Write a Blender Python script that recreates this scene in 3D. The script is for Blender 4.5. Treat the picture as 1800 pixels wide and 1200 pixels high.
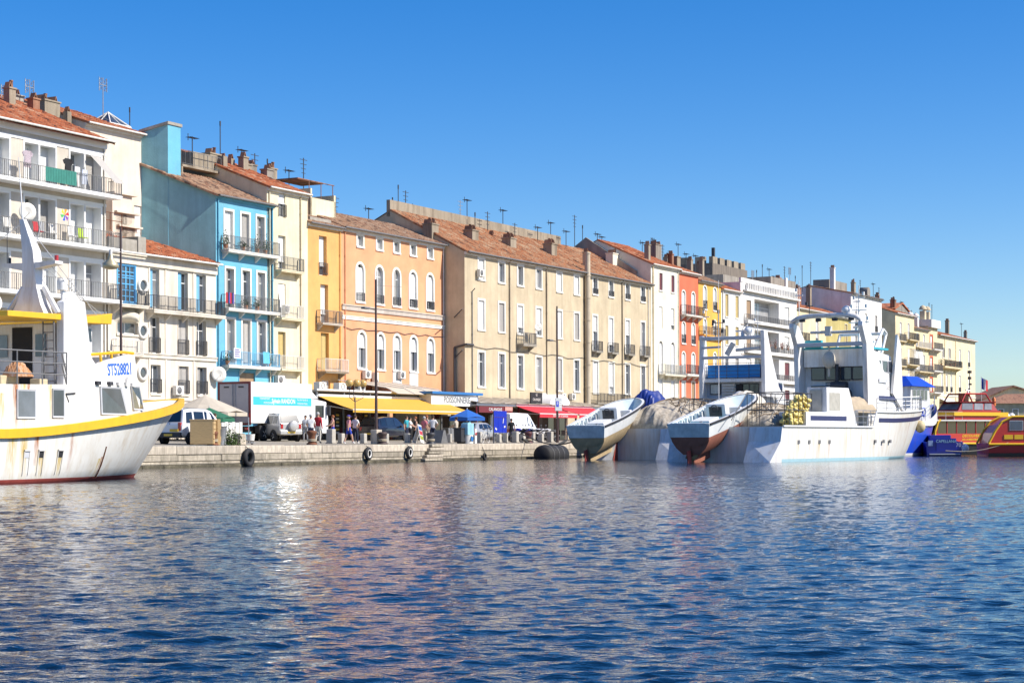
import bpy, math, random
import numpy as np
from mathutils import Vector, Matrix
random.seed(7); rng = np.random.default_rng(7)
sc = bpy.context.scene
for o in list(bpy.data.objects): bpy.data.objects.remove(o)
C = sc.collection
R = math.radians
# ---------------------------------------------------------------- camera
H = 1.25; F = 3300.0; ROLL = 0.0035; PX, PY = 900.0, 774.0
cam = bpy.data.objects.new('camera', bpy.data.cameras.new('camera')); C.objects.link(cam)
cam.location = (0, 0, H); cam.rotation_euler = (math.pi/2, ROLL, 0)
cam.data.sensor_width = 36; cam.data.lens = F/1800*36
cam.data.shift_y = (PY-600)/1800; cam.data.clip_start = .1; cam.data.clip_end = 5000
sc.camera = cam
# ---------------------------------------------------------------- light
TH = R(27.5)
SUN_EL = R(41)
_a = R(13)
sun_h = Vector((math.cos(TH)*math.cos(_a)+math.sin(TH)*math.sin(_a), -math.sin(TH)*math.cos(_a)+math.cos(TH)*math.sin(_a), 0))
sun_dir = Vector((sun_h.x*math.cos(SUN_EL), sun_h.y*math.cos(SUN_EL), math.sin(SUN_EL)))
w = bpy.data.worlds.new('World'); sc.world = w; w.use_nodes = True
nt = w.node_tree; nt.nodes.clear()
sky = nt.nodes.new('ShaderNodeTexSky'); sky.sky_type = 'NISHITA'; sky.sun_disc = False
sky.sun_elevation = SUN_EL; sky.sun_rotation = math.atan2(sun_h.x, sun_h.y)
sky.altitude = 0; sky.air_density = 0.85; sky.dust_density = 0.5; sky.ozone_density = 3.65
hs = nt.nodes.new('ShaderNodeHueSaturation'); hs.inputs['Saturation'].default_value = 1.42; hs.inputs['Hue'].default_value = .509; hs.inputs['Value'].default_value = 1.05
bg = nt.nodes.new('ShaderNodeBackground'); bg.inputs['Strength'].default_value = 0.110
wo = nt.nodes.new('ShaderNodeOutputWorld')
nt.links.new(sky.outputs[0], hs.inputs['Color']); nt.links.new(hs.outputs[0], bg.inputs[0]); nt.links.new(bg.outputs[0], wo.inputs[0])
sl = bpy.data.lights.new('sun', 'SUN'); sl.energy = 4.8; sl.angle = R(.5); sl.color = (1, .93, .83)
so = bpy.data.objects.new('sun', sl); C.objects.link(so)
so.rotation_euler = sun_dir.to_track_quat('Z', 'Y').to_euler(); so.location = (60, -20, 80)
vs = sc.view_settings; vs.view_transform = 'Standard'; vs.look = 'None'; vs.exposure = 0.5; vs.gamma = 1; vs.use_curve_mapping = False
sc.cycles.max_bounces = 6; sc.cycles.diffuse_bounces = 3; sc.cycles.glossy_bounces = 4
sc.cycles.use_denoising = True
sc.cycles.caustics_reflective = False; sc.cycles.caustics_refractive = False
# ---------------------------------------------------------------- frames: measured points of the place
class Fr:
    """a level frame: local x along the heading (degrees from +Y towards +X), local y to its left"""
    def __init__(s, X, Y, th): s.o = Vector((X, Y)); s.th = th; s.d = Vector((math.sin(th), math.cos(th))); s.m = Vector((-math.cos(th), math.sin(th)))
    @property
    def rz(s): return math.pi/2-s.th
    def W(s, x, y, z=0): p = s.o+s.d*x+s.m*y; return Vector((p.x, p.y, z))
    def px(s, x, y, c):      # photo point seen on the plane local y = c
        a, b = ray(x, y); k = (c+s.o.dot(s.m))/(a*s.m.x+s.m.y)
        P = Vector((a*k, k)); return ((P-s.o).dot(s.d), H+b*k)
    def py(s, x, y, c):      # photo point seen on the plane local x = c
        a, b = ray(x, y); k = (c+s.o.dot(s.d))/(a*s.d.x+s.d.y)
        P = Vector((a*k, k)); return ((P-s.o).dot(s.m), H+b*k)
def ray(x, y):
    dx, dy = x-PX, PY-y
    return (dx+ROLL*dy)/F, (dy-ROLL*dx)/F
def at(x, y, depth): a, b = ray(x, y); return Vector((a*depth, depth, H+b*depth))
SF = Fr(0, 0, TH)            # the street: x along the facades, y away from the water
D = 78.0                     # facade line
QF = Fr(-15.1, 92.0, R(24))  # the quay edge
Q = 1.05
def quay_p(s):               # street-frame p of the quay edge at station s
    P0 = QF.o; t = (s-P0.dot(SF.d))/QF.d.dot(SF.d); P = P0+QF.d*t; return P.dot(SF.m)
def gz(s, p): return Q+.019*max(0, p-quay_p(s))
# ---------------------------------------------------------------- mesh helper
class MB:
    def __init__(s): s.v = []; s.f = []; s.m = []; s.sm = []
    def add(s, vs, fs, m=0, smooth=False):
        b = len(s.v); s.v += [tuple(v) for v in vs]
        for f in fs: s.f.append(tuple(i+b for i in f)); s.m.append(m); s.sm.append(smooth)
        return s
    def box(s, x0, x1, y0, y1, z0, z1, m=0):
        return s.add([(x0,y0,z0),(x1,y0,z0),(x1,y1,z0),(x0,y1,z0),(x0,y0,z1),(x1,y0,z1),(x1,y1,z1),(x0,y1,z1)],
            [(0,3,2,1),(4,5,6,7),(0,1,5,4),(1,2,6,5),(2,3,7,6),(3,0,4,7)], m)
    def obox(s, c, size, rot=(0,0,0), m=0):
        M = Matrix.Translation(c) @ (Matrix.Rotation(rot[2],4,'Z') @ Matrix.Rotation(rot[1],4,'Y') @ Matrix.Rotation(rot[0],4,'X'))
        a, b, c2 = size[0]/2, size[1]/2, size[2]/2
        vs = [M@Vector(p) for p in [(-a,-b,-c2),(a,-b,-c2),(a,b,-c2),(-a,b,-c2),(-a,-b,c2),(a,-b,c2),(a,b,c2),(-a,b,c2)]]
        return s.add(vs, [(0,3,2,1),(4,5,6,7),(0,1,5,4),(1,2,6,5),(2,3,7,6),(3,0,4,7)], m)
    def quad(s, a, b, c, d, m=0): return s.add([a,b,c,d], [(0,1,2,3)], m)
    def tube(s, p0, p1, r, r1=None, n=6, m=0, cap=True):
        p0, p1 = Vector(p0), Vector(p1); r1 = r if r1 is None else r1
        z = (p1-p0); 
        if z.length < 1e-6: return s
        z.normalize(); x = z.orthogonal().normalized(); y = z.cross(x); vs = []
        for p, q in ((p0, r), (p1, r1)):
            for i in range(n):
                a = 2*math.pi*i/n; vs.append(p+(x*math.cos(a)+y*math.sin(a))*q)
        fs = [(i, (i+1)%n, n+(i+1)%n, n+i) for i in range(n)]
        s.add(vs, fs, m, n > 6)
        if cap: s.add(vs, [tuple(range(n))[::-1], tuple(range(n, 2*n))], m)
        return s
    def path(s, pts, r, n=6, m=0):
        for a, b in zip(pts, pts[1:]): s.tube(a, b, r, n=n, m=m)
        return s
    def prism(s, poly, axis, a, b, m=0):       # extrude a 2-D outline along an axis (0,1,2)
        def P(u, v, w): return [(w,u,v),(u,w,v),(u,v,w)][axis]
        n = len(poly); vs = [P(u,v,a) for u,v in poly]+[P(u,v,b) for u,v in poly]
        fs = [(i,(i+1)%n,n+(i+1)%n,n+i) for i in range(n)]+[tuple(range(n))[::-1], tuple(range(n,2*n))]
        return s.add(vs, fs, m)
    def lathe(s, prof, c=(0,0,0), n=12, m=0, axis=2, smooth=True):
        vs = []; c = Vector(c)
        for r, z in prof:
            for i in range(n):
                a = 2*math.pi*i/n; u, v = r*math.cos(a), r*math.sin(a)
                vs.append(c+Vector([(z,u,v),(u,z,v),(u,v,z)][axis]))
        fs = []
        for k in range(len(prof)-1):
            for i in range(n):
                j = (i+1)%n; fs.append((k*n+i, k*n+j, (k+1)*n+j, (k+1)*n+i))
        s.add(vs, fs, m, smooth)
        s.add(vs[:n], [tuple(range(n))[::-1]], m); s.add(vs[-n:], [tuple(range(n))], m)
        return s
    def ball(s, c, rx, ry=None, rz=None, n=10, k=6, m=0):
        ry = rx if ry is None else ry; rz = rx if rz is None else rz
        vs = []
        for j in range(k+1):
            t = math.pi*j/k
            for i in range(n):
                a = 2*math.pi*i/n; vs.append((c[0]+rx*math.sin(t)*math.cos(a), c[1]+ry*math.sin(t)*math.sin(a), c[2]-rz*math.cos(t)))
        fs = [(j*n+i, j*n+(i+1)%n, (j+1)*n+(i+1)%n, (j+1)*n+i) for j in range(k) for i in range(n)]
        return s.add(vs, fs, m, True)
    def torus(s, c, R_, r, axis=1, n=20, k=8, m=0):
        vs = []; c = Vector(c)
        for i in range(n):
            a = 2*math.pi*i/n
            for j in range(k):
                b = 2*math.pi*j/k; q = R_+r*math.cos(b); u, v, t = q*math.cos(a), q*math.sin(a), r*math.sin(b)
                vs.append(c+Vector([(t,u,v),(u,t,v),(u,v,t)][axis]))
        fs = [(i*k+j, ((i+1)%n)*k+j, ((i+1)%n)*k+(j+1)%k, i*k+(j+1)%k) for i in range(n) for j in range(k)]
        return s.add(vs, fs, m, True)
    def loft(s, secs, m=0, closed=False, smooth=True, capends=False, mfun=None):
        n = len(secs[0]); b = len(s.v)
        for q in secs: s.v += [tuple(p) for p in q]
        nn = n if closed else n-1
        for i in range(len(secs)-1):
            for j in range(nn):
                a, c = b+i*n+j, b+i*n+(j+1)%n
                s.f.append((a, c, c+n, a+n)); s.m.append(mfun(i, j) if mfun else m); s.sm.append(smooth)
        if capends:
            s.f.append(tuple(range(b, b+n))[::-1]); s.m.append(m); s.sm.append(False)
            e = b+(len(secs)-1)*n; s.f.append(tuple(range(e, e+n))); s.m.append(m); s.sm.append(False)
        return s
    def mesh(s, name, mats):
        me = bpy.data.meshes.new(name); me.from_pydata(s.v, [], s.f)
        for q in (mats if isinstance(mats, (list, tuple)) else [mats]): me.materials.append(q)
        me.polygons.foreach_set('material_index', s.m); me.polygons.foreach_set('use_smooth', s.sm)
        import bmesh
        bm = bmesh.new(); bm.from_mesh(me); bmesh.ops.recalc_face_normals(bm, faces=bm.faces); bm.to_mesh(me); bm.free()
        me.update(); return me
    def build(s, name, mats, parent=None, loc=(0,0,0), rot=(0,0,0), bevel=0, seg=2):
        o = bpy.data.objects.new(name, s.mesh(name, mats)); C.objects.link(o)
        if parent: o.parent = parent
        o.location = loc; o.rotation_euler = rot
        if bevel:
            b = o.modifiers.new('bevel', 'BEVEL'); b.width = bevel; b.segments = seg; b.limit_method = 'ANGLE'; b.angle_limit = R(35)
        return o
def tag(o, label=None, cat=None, group=None, kind=None):
    if label: o['label'] = label
    if cat: o['category'] = cat
    if group: o['group'] = group
    if kind: o['kind'] = kind
    return o
def thing(name, label, cat, loc=(0,0,0), rz=0, group=None):
    o = bpy.data.objects.new(name, None); C.objects.link(o); o.location = loc; o.rotation_euler = (0,0,rz); o.empty_display_size = .2
    return tag(o, label, cat, group)
def share(name, me, parent, loc=(0,0,0), rot=(0,0,0), scale=(1,1,1)):
    o = bpy.data.objects.new(name, me); C.objects.link(o); o.parent = parent; o.location = loc; o.rotation_euler = rot; o.scale = scale
    return o
def kids(o): return [c for c in bpy.data.objects if c.parent == o]
def copy_tree(o, parent=None):
    c = o.copy(); C.objects.link(c)
    if parent: c.parent = parent
    for ch in list(o.children): copy_tree(ch, c)
    return c
def place(root, P, rz, label=None, group=None):
    root.location = P; root.rotation_euler = (0,0,rz)
    if label: root['label'] = label
    if group: root['group'] = group
    return root
def text(body, name, size, mat, parent, loc, rot, ext=.004, sx=1, align='CENTER', shear=0, off=0):
    cu = bpy.data.curves.new(name, 'FONT'); cu.body = body; cu.size = size; cu.extrude = ext; cu.align_x = align; cu.align_y = 'CENTER'; cu.shear = shear; cu.offset = off; cu.resolution_u = 3
    t = bpy.data.objects.new(name, cu); C.objects.link(t); bpy.context.view_layer.update()
    me = bpy.data.meshes.new_from_object(t); bpy.data.objects.remove(t)
    me.materials.clear(); me.materials.append(mat)
    o = bpy.data.objects.new(name, me); C.objects.link(o); o.parent = parent; o.location = loc; o.rotation_euler = rot; o.scale = (sx,1,1)
    return o
# ---------------------------------------------------------------- materials
M = {}
def mat(name, col, rough=.6, var=.12, scale=3, bump=0, bscale=30, metal=0, coat=0, spec=.5, stretch=(1,1,1), dirt=None, dirt_amt=.35, objrand=0, dirt_scale=.6):
    """principled with noise-broken colour, optional stains of a second colour and bump, all in object space"""
    if name in M: return M[name]
    m = bpy.data.materials.new(name); m.use_nodes = True; n = m.node_tree.nodes; L = m.node_tree.links
    b = n['Principled BSDF']; b.inputs['Roughness'].default_value = rough; b.inputs['Metallic'].default_value = metal
    b.inputs['Coat Weight'].default_value = coat; b.inputs['Specular IOR Level'].default_value = spec
    tc = n.new('ShaderNodeTexCoord'); mp = n.new('ShaderNodeMapping'); mp.inputs['Scale'].default_value = stretch
    L.new(tc.outputs['Object'], mp.inputs[0])
    nz = n.new('ShaderNodeTexNoise'); nz.inputs['Scale'].default_value = scale; nz.inputs['Detail'].default_value = 6; nz.inputs['Roughness'].default_value = .65
    L.new(mp.outputs[0], nz.inputs['Vector'])
    mr = n.new('ShaderNodeMapRange'); mr.inputs[1].default_value = .3; mr.inputs[2].default_value = .7; mr.inputs[3].default_value = 1-var; mr.inputs[4].default_value = 1+var*.6
    L.new(nz.outputs[0], mr.inputs[0])
    mx = n.new('ShaderNodeMix'); mx.data_type = 'RGBA'; mx.blend_type = 'MULTIPLY'; mx.inputs[0].default_value = 1
    mx.inputs[6].default_value = (*col, 1); L.new(mr.outputs[0], mx.inputs[7])
    out = mx.outputs[2]
    if dirt:
        n2 = n.new('ShaderNodeTexNoise'); n2.inputs['Scale'].default_value = dirt_scale; n2.inputs['Detail'].default_value = 8; n2.inputs['Roughness'].default_value = .7
        mp2 = n.new('ShaderNodeMapping'); mp2.inputs['Scale'].default_value = (3, 3, .35); L.new(tc.outputs['Object'], mp2.inputs[0]); L.new(mp2.outputs[0], n2.inputs['Vector'])
        m2 = n.new('ShaderNodeMapRange'); m2.inputs[1].default_value = .46; m2.inputs[2].default_value = .74; m2.inputs[3].default_value = 0; m2.inputs[4].default_value = dirt_amt
        L.new(n2.outputs[0], m2.inputs[0])
        x2 = n.new('ShaderNodeMix'); x2.data_type = 'RGBA'; L.new(m2.outputs[0], x2.inputs[0]); L.new(out, x2.inputs[6]); x2.inputs[7].default_value = (*dirt, 1)
        out = x2.outputs[2]
    if objrand:
        oi = n.new('ShaderNodeObjectInfo'); m3 = n.new('ShaderNodeMapRange'); m3.inputs[3].default_value = 1-objrand; m3.inputs[4].default_value = 1+objrand
        L.new(oi.outputs['Random'], m3.inputs[0])
        x3 = n.new('ShaderNodeMix'); x3.data_type = 'RGBA'; x3.blend_type = 'MULTIPLY'; x3.inputs[0].default_value = 1
        L.new(out, x3.inputs[6]); L.new(m3.outputs[0], x3.inputs[7]); out = x3.outputs[2]
    L.new(out, b.inputs['Base Color'])
    if bump:
        n4 = n.new('ShaderNodeTexNoise'); n4.inputs['Scale'].default_value = bscale; n4.inputs['Detail'].default_value = 5
        L.new(mp.outputs[0], n4.inputs['Vector'])
        bp = n.new('ShaderNodeBump'); bp.inputs['Strength'].default_value = bump; bp.inputs['Distance'].default_value = .02
        L.new(n4.outputs[0], bp.inputs['Height']); L.new(bp.outputs[0], b.inputs['Normal'])
    M[name] = m; return m
def plaster(name, col, dirt=(.22,.19,.15), amt=.3, var=.1): return mat(name, col, .9, var*1.9, .45, .5, 14, spec=.2, dirt=dirt, dirt_amt=min(1,amt*2.0), dirt_scale=.42)
white_paint = mat('white_paint', (.78,.78,.76), .4, .05, 2)
boat_white = mat('boat_white', (.78,.78,.77), .38, .07, 1.6, coat=.1, dirt=(.42,.32,.21), dirt_amt=.6, dirt_scale=.9)
off_white = mat('off_white', (.68,.66,.61), .7, .1, 3)
iron = mat('dark_iron', (.05,.05,.055), .55, .2, 6)
grey_iron = mat('grey_iron', (.16,.16,.16), .55, .2, 6)
steel = mat('galvanised_steel', (.42,.43,.44), .4, .12, 6, metal=.6)
rust = mat('rust', (.17,.065,.03), .85, .35, 5, .5, 30)
black_rub = mat('black_rubber', (.018,.018,.02), .75, .25, 6, .3, 40)
rope_m = mat('rope', (.42,.36,.26), .9, .2, 20)
dark_rope = mat('dark_rope', (.05,.05,.05), .9, .2, 20)
concrete = mat('concrete', (.36,.33,.28), .9, .18, 2, .5, 20, dirt=(.16,.14,.1), dirt_amt=.5)
wood_pale = mat('pale_wood', (.52,.36,.17), .75, .2, 5, .3, 30, stretch=(1,1,8))
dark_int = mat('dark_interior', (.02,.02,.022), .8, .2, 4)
chrome = mat('chrome', (.6,.6,.62), .2, .05, 4, metal=.9)
red_lens = mat('red_lens', (.45,.02,.02), .25, .05, 4, coat=.5)
plate_y = mat('yellow_plate', (.75,.5,.06), .5, .05, 9)
def glassy(name, col, rough=.06):
    return mat(name, col, rough, .35, .9, 0, coat=.6, objrand=.5)
pane = glassy('window_pane', (.07,.08,.09))
pane_pale = glassy('curtained_pane', (.33,.33,.33), .15)
boat_glass = glassy('wheelhouse_glass', (.035,.045,.06), .05)
car_glass = glassy('car_glass', (.015,.02,.025), .04)
# ================================================================ the setting
def water_mat():
    m = bpy.data.materials.new('harbour_water'); m.use_nodes = True; n = m.node_tree.nodes; L = m.node_tree.links
    b = n['Principled BSDF']; b.inputs['Base Color'].default_value = (.003, .010, .022, 1); b.inputs['Roughness'].default_value = .03; b.inputs['IOR'].default_value = 1.33
    tc = n.new('ShaderNodeTexCoord')
    prev = None
    for sc_, st, dist in ((8, 1.0, .014), (21, .8, .0045)):
        mp = n.new('ShaderNodeMapping'); mp.inputs['Scale'].default_value = (.8, 1.5, 1); mp.inputs['Rotation'].default_value = (0, 0, .4)
        L.new(tc.outputs['Object'], mp.inputs[0])
        nz = n.new('ShaderNodeTexNoise'); nz.inputs['Scale'].default_value = sc_; nz.inputs['Detail'].default_value = 3; nz.inputs['Distortion'].default_value = .3
        L.new(mp.outputs[0], nz.inputs['Vector'])
        bp = n.new('ShaderNodeBump'); bp.inputs['Strength'].default_value = st; bp.inputs['Distance'].default_value = dist
        L.new(nz.outputs[0], bp.inputs['Height'])
        if prev: L.new(prev.outputs[0], bp.inputs['Normal'])
        prev = bp
    L.new(prev.outputs[0], b.inputs['Normal'])
    return m
def build_water():
    ys = [6.0]
    while ys[-1] < 900: ys.append(ys[-1]+(max(.036, .0036*ys[-1]) if ys[-1] < 300 else .02*ys[-1]))
    ys = np.array(ys); nx = 720; t = np.linspace(-1, 1, nx)
    Yg = ys[:, None]*np.ones(nx); Xg = t[None, :]*(5+.335*ys[:, None])+.0*Yg
    Z = np.zeros_like(Xg)
    r = np.random.default_rng(3)
    dxr = (5+.335*ys)*2/nx; dyr = np.gradient(ys)
    for i in range(130):
        lam = .13*(4.5**r.random()**1.25) if i > 6 else 1.6+2.5*r.random()
        k = 2*math.pi/lam; th = r.normal(-1.25, .62); kx, ky = k*math.cos(th), k*math.sin(th)
        amp = WAVE*lam*(1.0 if lam < 1.3 else .2)
        fade = np.clip((lam/(2.5*np.maximum(dyr*abs(math.sin(th))+1e-6, dxr*abs(math.cos(th))))-.6)/1.0, 0, 1)
        ph = kx*Xg+ky*Yg+r.random()*6.28
        wv = np.sin(ph)
        Z += (amp*fade)[:, None]*(wv+.22*np.cos(2*ph)*-1)
    # patches of calmer and livelier water, drifting in bands across the canal
    g = .78+.16*np.sin(.05*Yg+.02*Xg+1)+.16*np.sin(.11*Yg-.06*Xg+2.2)+.10*np.sin(.31*Yg+.11*Xg)
    Z *= np.clip(g, .4, 1.2)
    ny = len(ys); co = np.stack([Xg, Yg, Z], -1).reshape(-1, 3).astype(np.float32)
    i = np.arange(ny-1)[:, None]*nx+np.arange(nx-1)[None, :]
    fc = np.stack([i, i+1, i+nx+1, i+nx], -1).reshape(-1, 4).astype(np.int32)
    me = bpy.data.meshes.new('water'); me.vertices.add(len(co)); me.vertices.foreach_set('co', co.ravel())
    me.loops.add(fc.size); me.loops.foreach_set('vertex_index', fc.ravel())
    me.polygons.add(len(fc)); me.polygons.foreach_set('loop_start', np.arange(0, fc.size, 4, dtype=np.int32)); 
    me.polygons.foreach_set('use_smooth', np.ones(len(fc), bool)); me.update(calc_edges=True)
    me.materials.append(water_mat()); o = bpy.data.objects.new('water', me); C.objects.link(o); o['kind'] = 'structure'
WAVE = .0026
build_water()
# quay surface: paving that rises gently from the edge to the facades, and on behind the houses
pave = mat('quay_paving', (.34,.30,.235), .92, .25, 1.3, .6, 18, dirt=(.14,.12,.09), dirt_amt=.4)
mb = MB(); ss = [-60, 20]+list(range(30, 400, 10))+[500, 900]; rows = []
for s in ss:
    q = quay_p(min(s, 420)); pp = [q+.55, q+3, q+8, max(q+9, D), D+3, D+30, D+200]
    rows.append([SF.W(s, p, gz(s, min(p, D)) if p < D+4 else gz(s, D)) for p in pp])
mb.loft(rows); tag(mb.build('quay_pavement', pave), kind='structure')
# quay wall: a row of coping stones over courses of weathered blocks
cop = mat('coping_stone', (.54,.47,.37), .9, .3, 2.2, .6, 22, dirt=(.17,.14,.10), dirt_amt=.75, objrand=.16, dirt_scale=1.1)
blk = mat('quay_block', (.42,.365,.28), .95, .38, 2.0, 1, 9, dirt=(.10,.09,.06), dirt_amt=.9, dirt_scale=1.2, objrand=.16)
weed = mat('tide_line', (.115,.10,.065), .95, .7, 4, .8, 14, objrand=.2)
qw = thing('quay_wall', 'long weathered stone quay wall rising from the water along the street', 'quay wall', QF.W(0,0,0), QF.rz)
mb = MB(); mb.box(-45, 260, .28, 1.0, -1.2, .52); mb.box(-45, 260, .3, 1.4, .52, .98)
mb.build('wall_core', blk, qw)
r = random.Random(5); x = -30.0
while x < 75:
    L_ = r.uniform(3.2, 7.5); dy = r.uniform(-.03, .03); cutout = 47.8 < x+L_/2 < 51.0
    m_ = MB(); m_.box(0, L_-.014, 0, .62, -.42, 0); 
    if not cutout: m_.build('coping_stone', cop, qw, (x, dy*.5, Q+r.uniform(-.012,.008)), bevel=.035)
    x += L_
for z0, z1, mt in ((.30, .62, blk), (.14, .29, blk), (-.6, .14, weed)):
    x = -30.0
    while x < 75:
        L_ = r.uniform(1.6, 4.5); dy = r.uniform(.0, .05) if mt is blk else r.uniform(-.03,.03)
        m_ = MB(); m_.box(0, L_-.008, 0, .4, z0, z1-.004); m_.build('wall_block' if mt is blk else 'footing_block', mt, qw, (x, dy, 0), bevel=.03, seg=1); x += L_
# land that closes the far end of the canal
fl = mat('far_ground', (.30,.27,.2), .9, .2, .05)
mb = MB(); mb.box(-150, 1500, 640, 1400, -1, 1.3); tag(mb.build('far_quay', fl), kind='structure')
# ================================================================ the houses
def tile_mat(name, cols):
    m = bpy.data.materials.new(name); m.use_nodes = True; n = m.node_tree.nodes; L = m.node_tree.links
    b = n['Principled BSDF']; b.inputs['Roughness'].default_value = .9
    tc = n.new('ShaderNodeTexCoord'); sn = n.new('ShaderNodeVectorMath'); sn.operation = 'SNAP'; sn.inputs[1].default_value = (.24, .38, 50)
    wn = n.new('ShaderNodeTexWhiteNoise'); L.new(tc.outputs['Object'], sn.inputs[0]); L.new(sn.outputs[0], wn.inputs['Vector'])
    nz = n.new('ShaderNodeTexNoise'); nz.inputs['Scale'].default_value = .55; nz.inputs['Detail'].default_value = 7; nz.inputs['Roughness'].default_value = .7; L.new(tc.outputs['Object'], nz.inputs['Vector'])
    ad = n.new('ShaderNodeMath'); ad.operation = 'MULTIPLY_ADD'; ad.inputs[1].default_value = .7; L.new(wn.outputs[0], ad.inputs[0])
    sb = n.new('ShaderNodeMath'); sb.operation = 'MULTIPLY_ADD'; sb.inputs[1].default_value = 1.5; sb.inputs[2].default_value = -.6; L.new(nz.outputs[0], sb.inputs[0]); L.new(sb.outputs[0], ad.inputs[2])
    rp = n.new('ShaderNodeValToRGB'); e = rp.color_ramp.elements; e[0].color = (*cols[0], 1); e[0].position = .1; e[1].color = (*cols[-1], 1); e[1].position = .9
    for i, c in enumerate(cols[1:-1]): q = e.new(.1+.8*(i+1)/(len(cols)-1)); q.color = (*c, 1)
    L.new(ad.outputs[0], rp.inputs[0]); L.new(rp.outputs[0], b.inputs['Base Color'])
    return m
tile_red = tile_mat('red_roof_tiles', [(.10,.04,.025), (.36,.10,.04), (.50,.165,.065), (.40,.14,.065), (.52,.30,.18)])
tile_mix = tile_mat('weathered_roof_tiles', [(.09,.06,.045), (.30,.15,.085), (.42,.27,.17), (.26,.15,.09), (.46,.34,.24)])
tile_old = tile_mat('old_roof_tiles', [(.13,.07,.045), (.26,.125,.075), (.33,.18,.11), (.28,.12,.07)])
pane_mid = glassy('hazy_pane', (.17,.18,.18), .12)
stone_wall = plaster('rough_render', (.33,.28,.21), (.14,.11,.08), .6)
grey_wall = plaster('grey_render', (.30,.27,.23), (.14,.12,.1), .5)
shut_white = mat('white_shutter', (.74,.74,.72), .6, .06, 3, objrand=.08)
shut_blue = mat('blue_shutter', (.20,.47,.68), .6, .06, 3)
shut_grey = mat('grey_shutter', (.42,.40,.37), .7, .1, 3, objrand=.15)
shut_tan = mat('wooden_shutter', (.40,.27,.16), .7, .15, 3, objrand=.1)
shut_ochre = mat('ochre_shutter', (.52,.40,.16), .7, .15, 3, objrand=.1)
shut_maroon = mat('maroon_shutter', (.17,.05,.055), .6, .1, 3)
frame_white = mat('window_frame_white', (.72,.72,.70), .5, .05, 3)
frame_blue = mat('window_frame_blue', (.12,.42,.72), .5, .05, 3)
frame_wood = mat('window_frame_wood', (.18,.12,.08), .6, .1, 3)
sur_white = plaster('white_surround', (.74,.72,.66), (.4,.35,.28), .25, .05)
FILLS = {'shut': shut_white, 'blue': shut_blue, 'grey': shut_grey, 'tan': shut_tan, 'maroon': shut_maroon, 'ochre': shut_ochre}
CACHE = {}
def cached(key, fn):
    if key not in CACHE: CACHE[key] = fn()
    return CACHE[key]
def railing_mb(L, h=.95, gap=.13, r=.011, wave=False):
    m = MB(); m.box(0, L, -.02, .02, h-.03, h); m.box(0, L, -.015, .015, .08, .105); n = max(2, int(L/gap))
    for i in range(n+1):
        u = L*i/n; q = .02 if i % 6 == 0 or i == n else r; m.box(u-q, u+q, -q, q, 0, h-.03)
    return m
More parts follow.
